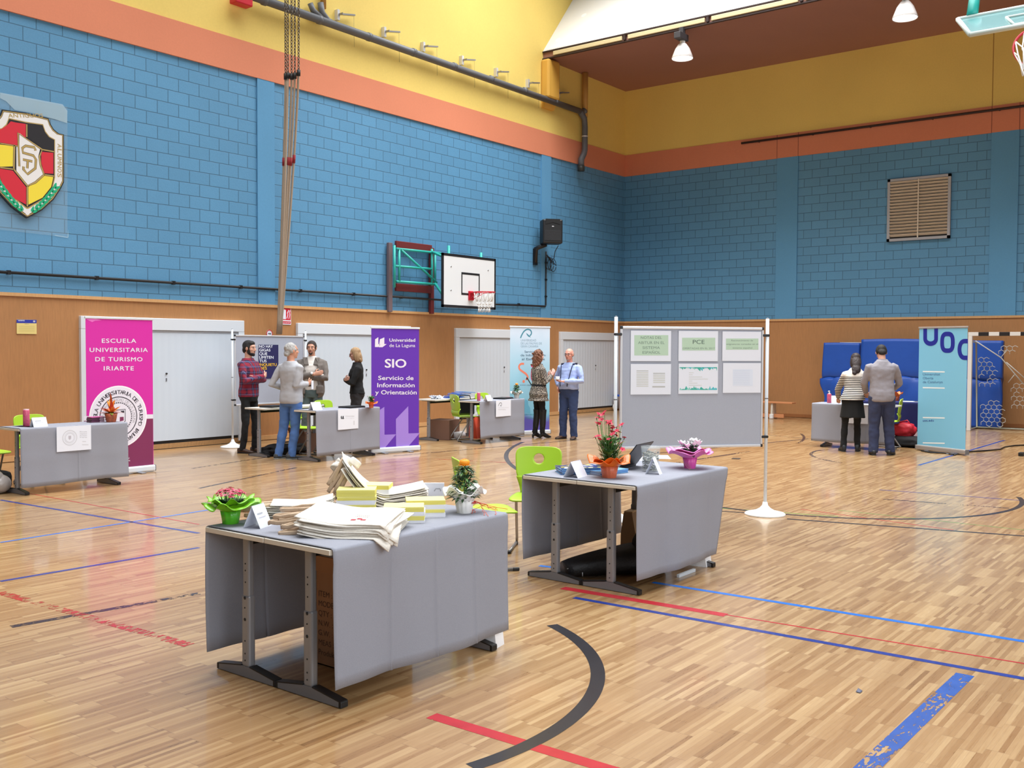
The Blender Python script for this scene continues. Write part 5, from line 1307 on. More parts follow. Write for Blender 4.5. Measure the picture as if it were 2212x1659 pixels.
# ------------------------------------------------------------------ tote bags
cream = mat('cotton_cream', rgb(226, 219, 208), .9, bump=.35, bscale=70, var=.05, vscale=20); tan = mat('cotton_handle', rgb(204, 178, 150), .9, bump=.3, bscale=80)
def tote(label, group, c, ang, sx, sy, z, shape, seed, logo=False, handles=True, hd=.02, hk=1.0):
    rr = random.Random(seed); ca, sa = math.cos(ang), math.sin(ang); ph = rr.random()*6; jr = [rr.uniform(-.012, .012) for _ in range(4)]
    o = thing('tote_bag', label, 'tote bag', (c[0], c[1], 0), 0, group)
    def fn(u, v, dz=0):
        a = (u-.5)*sx*(1+jr[0])+jr[1]*(v-.5); b_ = (v-.5)*sy*(1+jr[2])
        zz = z+shape(a, b_)+.0022*math.sin(9*u+ph)*math.sin(7*v+ph)+jr[3]*1.6*max(0, abs(u-.5)-.36)+(.02*jr[2]/.012)*max(0, v-.85)+dz
        return Vector((a*ca-b_*sa, a*sa+b_*ca, zz))
    def drop(p):
        y = p.y+c[1]; lim = 3.40
        if y < lim: p.z -= (lim-y)*.78+.004*min(1, (lim-y)/.02); p.y += (lim-y)*.10
        return p
    b = MB(); b.sheet(lambda u, v: drop(fn(u, v)), 18, 14, .0045, cream)
    if logo:
        rd = mat('tote_red', rgb(176, 36, 56), .8)
        def pr(u0, v0, u1, v1, m_): b.quad([drop(fn(u, v, .0015)) for u, v in ((u0, v0), (u1, v0), (u1, v1), (u0, v1))], m_)
        for (i, j) in ((0, 0), (1, 1), (2, 0)): pr(.56+.055*i, .22+.06*j, .615+.055*i, .28+.06*j, rd)
        for k in range(2): 
            for q in range(7): pr(.56+.022*q, .42+.08*k, .572+.022*q, .46+.08*k, mat('tote_grey_ink', rgb(176, 172, 168), .8))
    b.build('bag_body', o)
    if handles:
        for s in (-1, 1):
            b = MB(); pts = []; L = rr.uniform(.11, .20); off = s*sy*.22
            for k in range(9):
                t_ = k/8; q = fn(0, .5+off/sy+.16*(t_-.5)*1.0); d = math.sin(PI*t_)
                p = q+Vector((-ca*L*d*hk, -sa*L*d*hk, (-.01+rr.uniform(-.004, .004)-hd*d))); p.z = max(p.z, ZT+.006); pts.append(p)
            b.tube(pts, .011, tan, 6, True, .22, (0, 0, 1)); b.build('handle', o)
    return o
rr = random.Random(31)
def sh_front(a, b_): return .026*max(0, (-a+.02)/.2)**1.6*.8+.012*(b_/.2)
names = ['topmost bag of the tote pile overhanging the table edge, showing a red check crest', ] + ['cream tote bag %s in the pile overhanging the table edge' % n_ for n_ in ('second from the top', 'third from the top', 'fourth from the top', 'fifth from the top', 'sixth from the top', 'seventh from the top', 'fifth from the bottom', 'fourth from the bottom', 'third from the bottom', 'second from the bottom', 'at the very bottom')]
n_ = len(names)
for i in range(n_):
    k = n_-1-i; e = .020*(1-k/n_)
    tote(names[i], 'tote bags in the pile over the table edge', (3.445+rr.uniform(-.015, .015)-.03*(1-k/n_), 3.690+rr.uniform(-.015, .015)-.06*(1-k/n_)), math.radians(-58+rr.uniform(-9, 9)), .45+rr.uniform(-.02, .02), .39+rr.uniform(-.02, .02), ZT+.006+.0066*k, sh_front, 100+i, logo=(i == 0), handles=(i % 2 == 0))
def sh_back(a, b_): return .17*max(0, (-a+.02)/.23)**2.0+.035*max(0, a/.23)**1.5
for i in range(9):
    k = 8-i
    tote('cream tote bag, ' + ('topmost of the pile curling up behind the yellow flyers', 'second in the pile curling up behind the flyers', 'third in the pile curling up behind the flyers', 'fourth in the pile curling up behind the flyers', 'middle one of the pile curling up behind the flyers', 'fourth from the bottom of the pile curling up behind the flyers', 'third from the bottom of the pile curling up behind the flyers', 'second from the bottom of the pile curling up behind the flyers', 'at the bottom of the pile curling up behind the flyers')[i],
         'tote bags in the curled pile behind the flyers', (4.10+rr.uniform(-.012, .012), 4.10+rr.uniform(-.012, .012)), math.radians(-45+rr.uniform(-7, 7)), .46+rr.uniform(-.02, .02), .33+rr.uniform(-.02, .02), ZT+.006+.0105*k, sh_back, 200+i, handles=(i % 2 == 0), hd=.13, hk=.45)
# crumpled handle ends standing on the curled pile
b = MB()
for k, (x, y, z, a) in enumerate(((3.93, 4.27, .99, .3), (3.96, 4.24, 1.0, 1.2), (3.90, 4.29, .965, 2.2), (3.98, 4.20, .985, .9))):
    pts = [Vector((x+.05*math.cos(a+t*.9)*math.sin(t), y+.05*math.sin(a+t*.9)*math.sin(t), z+.045*math.sin(t)+.004*k)) for t in [PI*i/8 for i in range(9)]]
    b.tube(pts, .020, cream, 6, True, .18)
o = b.build('bag_handle'); o.parent = [x for x in C.objects if x.name.startswith('tote_bag') and x.get('label', '').startswith('cream tote bag, topmost')][0]; o.matrix_parent_inverse = Matrix.Translation((0, 0, 0)); o.location = (-o.parent.location.x, -o.parent.location.y, 0)
def sh_left(a, b_): return .03*max(0, a/.16)**1.5
for i in range(7):
    k = 6-i
    tote('cream tote bag, ' + ('topmost of the small folded pile behind the place card', 'second of the small folded pile behind the place card', 'third of the small folded pile behind the place card', 'middle of the small folded pile behind the place card', 'third from the bottom of the small folded pile', 'second from the bottom of the small folded pile', 'bottom one of the small folded pile')[i],
         'tote bags in the small folded pile', (3.56+rr.uniform(-.012, .012), 4.20+rr.uniform(-.012, .012)), math.radians(-50+rr.uniform(-6, 6)), .33, .24, ZT+.006+.0125*k, sh_left, 300+i, handles=(i < 4))

# ------------------------------------------------------------------ yellow and white flyer stacks
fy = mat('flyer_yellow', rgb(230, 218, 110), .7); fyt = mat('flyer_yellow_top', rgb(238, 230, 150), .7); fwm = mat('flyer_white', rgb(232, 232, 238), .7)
def flyers(label, c, ang, bands, z0=ZT):
    z = z0; n = len(bands); rr = random.Random(int(c[0]*100))
    for i, (col, h) in enumerate(bands):
        m_ = fy if col == 'y' else fwm
        pos_ = ('lowest' if i == 0 else 'topmost' if i == n-1 else 'second from below' if i == 1 else 'third from below' if i == 2 else 'fourth from below' if i == 3 else 'second from the top')
        o = thing('flyer_bundle', '%s bundle of flyers, %s in the %s' % ('yellow' if col == 'y' else 'white', pos_, label), 'flyers', (c[0]+rr.uniform(-.003, .003), c[1]+rr.uniform(-.003, .003), z), ang+rr.uniform(-.03, .03), 'bundles of flyers')
        b = MB(); k = max(2, int(h/.0035))
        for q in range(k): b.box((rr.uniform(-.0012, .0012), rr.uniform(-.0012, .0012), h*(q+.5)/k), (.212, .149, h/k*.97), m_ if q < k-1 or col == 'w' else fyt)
        b.build('paper_leaves', o); z += h+.0004
A0 = math.radians(-48)
flyers('tallest stack, left front', (3.845, 4.075), A0, [('w', .020), ('y', .032), ('w', .024), ('y', .020), ('y', .038)])
flyers('tall stack behind the tallest', (4.01, 4.16-.04), A0-.08, [('y', .026), ('w', .034), ('y', .020), ('w', .034), ('y', .024)])
flyers('low stack nearest the tote pile', (3.80, 3.665), A0, [('w', .016), ('y', .024), ('w', .020), ('y', .026)])
flyers('low stack nearest the marigold', (4.00, 3.70), A0+.05, [('w', .028), ('y', .018), ('w', .024), ('y', .024)])

# ------------------------------------------------------------------ place cards
def card(label, loc, ang, w_=.12, h_=.11, sp=.05, printed=True):
    o = thing('place_card', label, 'place card', loc, ang, 'folded place cards'); b = MB()
    b.prism([(-w_/2, -sp, 0), (w_/2, -sp, 0), (w_/2, 0, h_), (-w_/2, 0, h_)], (0, .0015, .0004), paper)
    b.prism([(-w_/2, sp, 0), (w_/2, sp, 0), (w_/2, 0, h_), (-w_/2, 0, h_)], (0, -.0015, .0004), paper)
    if printed:
        M_ = frame((0, -sp-.001, 0), (1, 0, 0), (0, sp, h_)); L_ = math.hypot(sp, h_)
        b.flat([(-w_*.32, L_*.60), (w_*.1, L_*.60), (w_*.1, L_*.66), (-w_*.32, L_*.66)], M_, grey_ink, .0008); b.flat([(-w_*.32, L_*.45), (w_*.25, L_*.45), (w_*.25, L_*.48), (-w_*.32, L_*.48)], M_, gry, .0008)
    b.build('folded_card', o)
card('folded white place card beside the lime wrapped plant', F(557, 1138, ZT), math.radians(32-90+80), .12, .115, .05)
card('folded white place card in front of the blue brochures', F(1243, 1030, ZT), math.radians(8), .16, .115, .06, False)
card('small folded white place card in front of the jar', F(1412, 1024, ZT), math.radians(16), .09, .125, .055, False)
card('white place card beside the pink can on the leftmost table', F(84, 922, ZT), 0.05, .17, .11, .045)
card('white place card beside the purple banner table front', F(682, 886, ZT)+Vector((.02, .03, 0)), 0.1, .20, .12, .05, False)
card('white place card beside the small pink can near the black bag chair', F(1054, 866, ZT), 0.05, .15, .105, .045, False)
card('white place card beside the pink hand gel bottle', F(1806, 871, ZT)+Vector((.05, 0, 0)), math.radians(-85), .22, .13, .05, False)
# white carton showing behind the marigold
b = MB(); b.box((0, 0, .055), (.16, .012, .11), paper, bev=.002); b.stroke([(.02, .06), (.03, .075), (.055, .075), (.06, .06)], .006, frame((0, -.007, 0), (1, 0, 0), (0, 0, 1)), grey_ink, .001)
o = b.build('white_card'); o.location = F(942, 1085, ZT)+Vector((.02, .06, 0)); o.rotation_euler = (0, 0, math.radians(-50)); tag(o, 'upright white card with a grey squiggle behind the marigold', 'card')

# ------------------------------------------------------------------ brochures, laptop, jar on the second pair of tables
bl1 = mat('brochure_blue', rgb(70, 120, 190), .3); bl2 = mat('brochure_pale_blue', rgb(120, 176, 220), .3); bedge = mat('brochure_edge', rgb(206, 210, 214), .6)
cov = NT('brochure_cover'); q_ = cov.n('TexCoord').outputs['Object']; vo = cov.n('TexVoronoi'); vo.inputs['Scale'].default_value = 26; cov.l(q_, vo.inputs['Vector'])
cov.l(cov.ramp(cov.xyz(vo.outputs['Color'])[0], [(0, rgb(24, 36, 110)), (.35, rgb(40, 66, 150)), (.5, rgb(214, 196, 50)), (.72, rgb(90, 90, 100)), (.86, rgb(226, 226, 226))]), cov.b.inputs['Base Color']); cov.b.inputs['Roughness'].default_value = .25
for e in cov.t.nodes:
    if e.type == 'VALTORGB': e.color_ramp.interpolation = 'CONSTANT'
def brochures(n, c, ang, top, labels, th=.006, w_=.21, l_=.297):
    rr = random.Random(n)
    for k in range(n):
        o = thing('brochure', labels(k), 'brochure', (c[0]+rr.uniform(-.006, .006), c[1]+rr.uniform(-.006, .006), ZT+k*(th+.0004)), ang+rr.uniform(-.05, .05), 'brochures in the blue piles')
        b = MB(); b.box((0, 0, th/2), (l_, w_, th*.8), bedge); b.build('leaves', o)
        b = MB(); b.box((0, 0, th*.95), (l_+.002, w_+.002, th*.12), top if k == n-1 else (bl1 if k % 2 else bl2), bev=0); b.box((0, 0, th*.06), (l_+.002, w_+.002, th*.12), bl1); b.box((0, -w_/2-.0006, th/2), (l_, .001, th), bl2 if k % 2 else bl1); b.build('cover', o)
o9 = ('at the bottom', 'second from below', 'third from below', 'fourth from below', 'fifth from below', 'sixth from below', 'second from the top', 'on top with a colourful cover')
brochures(8, (6.10, 4.10), math.radians(-42), cov.m, lambda k: 'blue brochure in the left pile, ' + o9[k])
brochures(6, (6.22, 3.97-.02), math.radians(-38)+.5, bl2, lambda k: 'pale blue brochure in the right pile beside the place card, ' + ('at the bottom', 'second from below', 'third from below', 'third from the top', 'second from the top', 'on top')[k], .005)
b = MB(); b.box((0, 0, .046), (.30, .21, .0015), cov.m)
def laptop(label, loc, ang, opening, w_=.34, d_=.235, m_=None):
    o = thing('laptop', label, 'laptop', loc, ang, 'laptops'); lm_ = m_ or mat('laptop_black', rgb(26, 27, 30), .4)
    b = MB(); b.box((0, 0, .010), (w_, d_, .018), lm_, bev=.004); b.box((0, .02, .0195), (w_*.86, d_*.45, .002), black_plastic); b.build('base', o)
    b = MB(); a = math.radians(opening); M3 = Matrix.Rotation(-a, 3, 'X'); hinge = Vector((0, -d_/2+.004, .020))
    # lid turns about the hinge on its -Y side
    cen = hinge+M3 @ Vector((0, d_/2, .005)); b.box(cen, (w_, d_, .008), lm_, Matrix.Rotation(a, 3, 'X') if False else M3.inverted().inverted(), .003); b.build('lid', o)
    return o
laptop('open black laptop seen from behind its tilted lid, beside the tall red flowers', (6.60, 4.10, ZT), math.radians(8), -128)
laptop('closed dark laptop on the table in front of the purple banner', F(762, 881, ZT)+Vector((0, .02, .0)), .1, 0, .36, .24)
laptop('closed black laptop lying on the table before the light blue banner', F(1090, 862, ZT)+Vector((0, .03, 0)), .2, 0, .36, .24)
laptop('dark laptop on the bare table before the man in the plaid shirt', F(590, 880, ZT-.01)+Vector((.0, .0, .004)), .2, 0, .36, .25)
cl = mat('clear_plastic', rgb(225, 232, 232), .08, trans=0, alpha=.16, spec=.8)
t = thing('jar_of_shreds', 'clear plastic tub of grey shredded paper on the second pair of tables', 'jar', F(1410, 1020, ZT)+Vector((.02, .03, 0)))
b = MB(); b.lathe([(0, .001), (.060, .001), (.063, .006), (.071, .165), (.075, .168), (.075, .192), (.071, .192), (.068, .16), (.060, .008), (0, .006)], cl, seg=32, caps=False); b.build('tub', t)
b = MB(); rr = random.Random(6); s1_, s2_, s3_ = mat('shred_grey', rgb(112, 116, 108), .7), mat('shred_dark', rgb(56, 60, 56), .7), mat('shred_pale', rgb(188, 188, 172), .7)
for k in range(150):
    a = rr.random()*6.28; r = .058*math.sqrt(rr.random()); z = rr.uniform(.012, .145); p = Vector((r*math.cos(a), r*math.sin(a), z)); pts = [p]; d = rr.random()*6.28
    for j in range(5):
        d += rr.uniform(-.9, .9); p = p+Vector((.012*math.cos(d), .012*math.sin(d), rr.uniform(-.008, .008)))
        h_ = math.hypot(p.x, p.y)
        if h_ > .060: p = Vector((p.x*.060/h_, p.y*.060/h_, p.z))
        p.z = min(max(p.z, .012), .155); pts.append(p.copy())
    b.tube(pts, .0034, rr.choice((s1_, s2_, s3_, s1_)), 4, True, .3)
o = b.build('paper_shreds', t); o['kind'] = 'stuff'
for i, (px, py) in enumerate(((1375, 988), (1392, 996))):
    b = MB(); b.box((0, 0, .0008), (.297, .21, .0012), paper); o = b.build('loose_sheet'); o.location = F(px, py, ZT+.002*i)+Vector((.14, .08, .0)); o.location.y = min(o.location.y, 4.2); o.rotation_euler = (0, 0, .6-.3*i); tag(o, 'loose white sheet behind the jar, ' + ('left one' if i == 0 else 'right one'), 'paper sheet', 'loose sheets behind the jar')

# ------------------------------------------------------------------ leftmost table: can, leaflets, papers, bag below
pc = mat('can_pink', rgb(206, 90, 120), .35, var=.5, vscale=40)
def sack(mb, c, r, m, seed=0, amp=.18):
    g = bmesh.ops.create_icosphere(mb.bm, subdivisions=4, radius=1); o_ = Vector((seed*3.1, seed*1.7, seed))
    for v in g['verts']:
        d = v.co.normalized(); k = 1+amp*noise.noise(d*1.8+o_)+amp*.45*noise.noise(d*5+o_)
        x, y, z = d*k; e = .75
        v.co = Vector((c[0]+r[0]*math.copysign(abs(x)**e, x), c[1]+r[1]*math.copysign(abs(y)**e, y), max(0.002, c[2]+r[2]*math.copysign(abs(z)**e, z))))
    mb._paint({f for v in g['verts'] for f in v.link_faces}, m, True)
def can(label, loc, h=.17, r=.034, pump=False):
    o = thing('gel_bottle' if pump else 'drink_can', label, 'bottle' if pump else 'can', loc, 0, None if pump else 'pink cans')
    b = MB(); b.lathe([(0, 0), (r*.92, 0), (r, .006), (r, h*.9), (r*.9, h*.96), (0, h*.96)], pc, seg=20); b.build('body', o)
    b = MB()
    if pump:
        b.lathe([(0, h*.955), (r*.7, h*.955), (r*.55, h), (.010, h+.01), (.010, h+.03), (0, h+.03)], white_plastic, seg=16); b.box((-.015, 0, h+.038), (.06, .018, .014), white_plastic, bev=.004); b.build('pump', o)
    else:
        b.lathe([(0, h*.955), (r*.86, h*.955), (r*.88, h), (0, h)], mat('can_cap', rgb(226, 206, 210), .3), seg=16); b.build('cap', o)
    return o
can('pink can on the leftmost table', F(57, 921, ZT), .20, .036); can('small pink can on the table by the black bag chair', F(1034, 866, ZT), .15, .030)
can('pink hand gel bottle with a pump, on the table of the striped shirt woman', F(1786, 871, ZT)+Vector((.06, -.02, 0)), .17, .036, True)
pg_ = mat('leaflet_plum', rgb(96, 50, 76), .5); pg2 = mat('leaflet_pink', rgb(196, 90, 150), .5); rr = random.Random(4)
l0 = F(214, 913, ZT)
for k in range(7):
    b = MB(); b.box((0, 0, .005), (.17, .11, .0095), pg_ if k < 6 else pg2); b.box((.055, -.0005, .005), (.06, .1108, .0080), mat('leaflet_page', rgb(190, 160, 176), .6))
    o = b.build('leaflet_pile'); o.location = (l0.x+rr.uniform(-.006, .006), l0.y+.08+rr.uniform(-.006, .006), ZT+k*.0101); o.rotation_euler = (0, 0, rr.uniform(-.06, .06)); tag(o, 'plum leaflet bundle %s in the pile by the orange flowers' % ('at the bottom', 'second from below', 'third from below', 'in the middle', 'third from the top', 'second from the top', 'on top')[k], 'leaflets', 'plum leaflet bundles')
for i, (x, y) in enumerate(((5.55, 11.48), (5.62, 11.42))):
    b = MB(); b.box((0, 0, .001), (.21, .297, .0016), paper); o = b.build('loose_sheet'); o.location = (x, y, ZT-.002+.002*i); o.rotation_euler = (0, 0, .2*i+.1); tag(o, 'loose white sheet on the bare end of the leftmost table, ' + ('lower one' if i == 0 else 'upper one'), 'paper sheet', 'loose sheets on the leftmost table')
b = MB(); rr = random.Random(14)
for (x, y, z, rx, ry, rz_) in ((0, 0, .15, .20, .18, .15), (.12, -.05, .11, .13, .14, .11), (-.10, .05, .24, .11, .11, .12)): b.ell((x, y, z), (rx, ry, rz_), mat('clear_bag', rgb(168, 160, 156), .3, bump=1.0, bscale=14), 20)
o = b.build('plastic_bag'); o.location = (5.22, 11.62, 0); tag(o, 'crumpled grey plastic bag under the leftmost table', 'bag')
b = MB(); b.box((0, 0, .11), (.5, .3, .22), black_cloth, bev=.06); o = b.build('black_holdall'); o.location = (5.36, 11.92, 0); tag(o, 'black holdall on the floor under the chair at the left edge', 'bag')
o9b = MB(); o9b.box((0, 0, .008), (.34, .24, .012), mat('tray_white', rgb(226, 220, 216), .5)); o9b.box((.1, .02, .017), (.22, .16, .006), mat('orange_card', rgb(224, 110, 66), .6))
# ------------------------------------------------------------------ under and around the tables
kraft = mat('kraft_cardboard', rgb(166, 120, 84), .8, bump=.1, bscale=40)
def box_text(b, text, x, y, z):
    I_ = frame((-x/2-.001, 0, 0), (0, -1, 0), (0, 0, 1)); kk = mat('box_ink', rgb(92, 62, 46), .8)
    for i, tx in enumerate(text): b.text(tx, .042, I_ @ Matrix.Translation((-y/2+.015, z-.12-.052*i, 0)), kk, 'LEFT', .001, 0)
def carton(label, loc, ang, d, text=None, m_=kraft, open_=True):
    o = thing('cardboard_box', label, 'box', loc, ang, 'cardboard boxes'); b = MB(); x, y, z = d; t_ = .006
    for s in (-1, 1):
        b.box((s*(x/2-t_/2), 0, z/2), (t_, y, z), m_); b.box((0, s*(y/2-t_/2), z/2), (x-2*t_, t_, z), m_)
    b.box((0, 0, t_/2), (x, y, t_), m_)
    if text: box_text(b, text, x, y, z)
    b.build('box_walls', o)
    for s in (-1, 1):
        b = MB(); b.box((s*(x/2+.02), 0, z+.045), (t_, y, .11), m_, Matrix.Rotation(s*.45, 3, 'Y')) if open_ else b.box((s*x/4, 0, z+t_/2), (x/2-.002, y, t_), m_); b.build('flap', o)
    return o
carton('open cardboard box with black lettering under the foreground tables', (3.70, 3.86, 0), 0, (.40, .32, .50), ('ITEM : 2000', 'MODEL No. : 12040050', 'QTY : 50 PCS x 6', 'N.W. : 11.400 Kg', 'G.W. : 12.600 Kg', 'MEAS : 40 x 41 x 38', 'Produktnummer 90'))
b = MB(); b.box((0, 0, .01), (.38, .30, .01), mat('olive_cloth', rgb(64, 70, 54), .9)); o = b.build('box_lining'); o.location = (3.70, 3.86, .44); tag(o, 'dark olive cloth inside the open cardboard box', 'cloth')
carton('brown cardboard box beside the leg of the bare table, left of the chairs', (13.80, 12.28, 0), .25, (.42, .42, .36), None, mat('brown_cardboard', rgb(120, 88, 72), .8), False)
carton('cardboard box on the floor behind the grey haired man', (10.75, 12.55, 0), .1, (.5, .35, .30), None, mat('brown_cardboard', rgb(120, 88, 72), .8), True)
def white_bag(label, loc, ang, w_, d_, h_):
    o = thing('paper_bag', label, 'bag', loc, ang, 'paper bags'); m_ = mat('white_bag_paper', rgb(236, 236, 238), .6, bump=.3, bscale=12); b = MB()
    b.loft([[Vector((sx*w_/2*k, sy*d_/2*k2, z)) for sx, sy in ((-1, -1), (1, -1), (1, 1), (-1, 1))] for z, k, k2 in ((0, 1, 1), (h_*.5, .98, .8), (h_, 1.0, .25))], m_, smooth=False); b.build('bag_body', o)
    for s in (-1, 1):
        b = MB(); b.tube([(-w_*.2, s*d_*.1, h_-.01), (-w_*.15, s*d_*.1, h_+.09), (w_*.15, s*d_*.1, h_+.09), (w_*.2, s*d_*.1, h_-.01)], .004, white_plastic, 6); b.build('handle', o)
white_bag('white paper bag peeping out below the felt at the foreground table end', (4.33, 3.52, 0), .2, .10, .16, .28)
white_bag('white paper bag behind the felt at the far end of the second pair of tables', (6.98, 3.62, 0), .1, .12, .30, .42)
brb = mat('brown_bag_paper', rgb(150, 124, 96), .8, bump=.3, bscale=12)
o = thing('paper_bag', 'brown paper bag standing under the second pair of tables', 'bag', (6.95, 4.13, 0), .2, 'paper bags'); b = MB()
b.loft([[Vector((sx*.13*k, sy*.07*k2, z)) for sx, sy in ((-1, -1), (1, -1), (1, 1), (-1, 1))] for z, k, k2 in ((0, .8, 1), (.2, .9, .9), (.37, 1.0, .5))], brb, smooth=False); b.build('bag_body', o); b = MB(); b.box((0, 0, .375), (.24, .07, .012), mat('bag_fold', rgb(196, 168, 130), .8)); b.build('folded_top', o)
bg = thing('instrument_case', 'long black padded case with pale zip piping under the second pair of tables', 'case', (6.24, 3.97, 0), math.radians(-36))
b = MB(); rings = []
for i in range(13):
    t_ = i/12; x = -.30+.62*t_; w_ = .10+.05*math.sin(t_*2.2); h_ = .10+.12*t_**.8
    rings.append([Vector((x, w_*math.cos(a)*abs(math.cos(a))**-.35 if abs(math.cos(a)) > .02 else 0, h_/2+.005+h_/2*(math.copysign(abs(math.sin(a))**.6, math.sin(a))))) for a in [2*PI*k/20 for k in range(20)]])
b.loft(rings, mat('case_black', rgb(24, 24, 27), .5, bump=.4, bscale=60)); b.build('case_body', bg)
b = MB(); zp = mat('zip_piping', rgb(186, 186, 190), .4)
b.tube([Vector((-.31+.6*i/12, -(.085+.045*math.sin(i/12*2.2)), .075+.085*(i/12)**.8)) for i in range(13)], .003, zp, 5); b.tube([(-.2, -.112, .05), (-.2, -.114, .02)], .004, zp, 5); b.build('zip', bg)
bp_ = thing('backpack', 'black backpack standing behind the second table cover', 'bag', (6.52, 3.74, 0), math.radians(-40)); bp_.scale = (.8, .8, .68)
b = MB(); b.loft([[Vector((.16*k*math.copysign(abs(math.cos(a))**.6, math.cos(a)), .12*k2*math.copysign(abs(math.sin(a))**.6, math.sin(a)), z)) for a in [2*PI*q/24 for q in range(24)]] for z, k, k2 in ((0, .9, .9), (.03, 1, 1), (.2, 1, 1), (.36, .92, .8), (.44, .7, .5), (.46, .3, .2))], black_cloth); b.build('bag_body', bp_)
b = MB(); b.tube([(-.05, 0, .45), (-.04, 0, .52), (.04, 0, .52), (.05, 0, .45)], .010, black_cloth, 6); b.build('handle', bp_)
b = MB(); b.box((0, .0, .012), (.26, .02, .022), white_paint); o = b.build('white_board'); o.location = (6.62, 3.47, 0); tag(o, 'white board lying on the floor under the second table cover', 'board')
# black bag on the chair, orange bag and roll under the stand
o = thing('shoulder_bag', 'black glossy shoulder bag on the lime green chair', 'bag', (13.86, 11.82, .462), math.radians(-25)); b = MB()
b.box((0, 0, .15), (.33, .15, .29), mat('black_leather', rgb(18, 18, 20), .3), bev=.035); b.build('bag_body', o); b = MB(); b.tube([(-.12, .02, .28), (-.1, .03, .36), (.1, .03, .36), (.12, .02, .28)], .010, black_plastic, 6); b.build('strap', o)
o = thing('shopping_bag', 'orange red shopping bag under the table beside the black bag chair', 'bag', (14.40, 11.98, 0), .2, 'shopping bags'); b = MB()
b.loft([[Vector((sx*.19*k, sy*.09*k2, z)) for sx, sy in ((-1, -1), (1, -1), (1, 1), (-1, 1))] for z, k, k2 in ((0, .9, 1), (.2, 1, .8), (.40, .98, .35))], mat('orange_red_bag', rgb(206, 76, 50), .6, bump=.3, bscale=10), smooth=False); b.build('bag_body', o); b = MB(); b.tube([(-.06, 0, .39), (-.05, 0, .47), (.05, 0, .47), (.06, 0, .39)], .006, white_plastic, 6); b.build('handle', o)
b = MB(); b.cyl((-.12, 0, .07), (.14, .03, .07), .07, .07, mat('roll_white', rgb(206, 202, 204), .6), 20); b.cyl((.14, .03, .07), (.141, .03, .07), .05, .05, ink, 16); o = b.build('paper_roll'); o.location = (13.95, 12.05, 0); tag(o, 'white roll lying on the floor under the bare table', 'roll')
o = thing('red_bundle', 'red bag lying on the floor behind the man in the grey shirt', 'bag', (18.0, 5.20, .16)); b = MB(); sack(b, (0, 0, .13), (.15, .20, .13), mat('red_bag', rgb(190, 32, 50), .55, bump=.5, bscale=14), 3, .22); b.build('bag_body', o); b = MB(); b.tube([(0, -.1, .24), (0, -.05, .30), (0, .08, .26)], .012, mat('red_bag', rgb(196, 32, 50), .5), 6); b.build('handle', o)
b = MB()
for (x, y, z, a, c_, e) in ((0, 0, .09, .26, .32, .10), (.0, -.28, .08, .2, .18, .11)): sack(b, (x, y, z), (a, c_, e), black_cloth, 5)
o = b.build('black_bag'); o.location = (18.0, 5.12, 0); tag(o, 'black bag on the floor below the red bag', 'bag')
b = MB(); sack(b, (0, 0, .08), (.42, .20, .085), black_cloth, 7, .3); b.tube([(-.15, -.05, .13), (-.1, -.08, .20), (.05, -.08, .20), (.1, -.05, .13)], .012, black_cloth, 6); o = b.build('black_bag'); o.location = (10.15, 12.42, 0); tag(o, 'black bag on the floor between the legs of the bare table', 'bag')
# blue folders, tissues and a red book on the stand near the light blue banner
fb = mat('folder_blue', rgb(26, 84, 186), .35); fb2 = mat('folder_light', rgb(70, 140, 210), .35)
for i, (x, y, z, a, tilt) in enumerate(((14.05, 12.30, .008, .1, 0), (14.12, 12.33, .022, -.1, .05), (14.18, 12.30, .042, .15, .08), (14.26, 12.34, .058, -.05, .10), (14.34, 12.33, .076, .12, .06), (14.42, 12.30, .094, .05, .07))):
    b = MB(); b.box((0, 0, .006), (.32, .24, .012), fb if i % 2 == 0 else fb2, bev=.002); o = b.build('folder'); o.location = (x, y, TZ+z); o.rotation_euler = (0, tilt, a); tag(o, 'blue folder %s in the fanned pile on the bare table' % ('at the bottom', 'second from below', 'third from below', 'third from the top', 'second from the top', 'on top, darkest edge')[i], 'folder', 'blue folders in the fanned pile')
rr = random.Random(18); b = MB()
for k in range(14):
    p = Vector((rr.uniform(-.16, .16), rr.uniform(-.10, .10), .01+rr.random()*.02)); b.sheet(lambda u, v, p=p, a=rr.random()*3: p+Vector(((u-.5)*.11*math.cos(a)-(v-.5)*.08*math.sin(a), (u-.5)*.11*math.sin(a)+(v-.5)*.08*math.cos(a), .03*math.sin(4*u+a)*math.cos(3*v)+.012)), 4, 4, .001, paper)
o = b.build('paper_heap'); o.location = (13.66, 12.30, TZ); tag(o, 'heap of crumpled white paper slips on the bare table', 'paper heap', None, 'stuff')
b = MB(); b.box((0, 0, .012), (.16, .12, .022), mat('book_red', rgb(200, 50, 60), .5), bev=.002); o = b.build('red_book'); o.location = F(1105, 861, ZT)+Vector((.02, .10, 0)); o.rotation_euler = (0, 0, .3); tag(o, 'small red book beside the marigold pot before the light blue banner', 'book')
for i, (x, y, a) in enumerate(((18.5, 5.25, .2), (18.52, 5.05, -.1))):
    b = MB(); b.box((0, 0, .006), (.21, .297, .010), paper); o = b.build('paper_stack'); o.location = (x, y, ZT); o.rotation_euler = (0, 0, a); tag(o, 'white paper pile on the navy cloth table, ' + ('left one' if i == 0 else 'right one nearest the banner'), 'paper', 'paper piles on the navy cloth')
b = MB(); b.box((0, 0, .001), (.21, .297, .0016), paper); o = b.build('loose_sheet'); o.location = (17.0, 5.42, ZT+.002); o.rotation_euler = (0, 0, .3); tag(o, 'white form under the hands of the striped shirt woman', 'paper sheet')
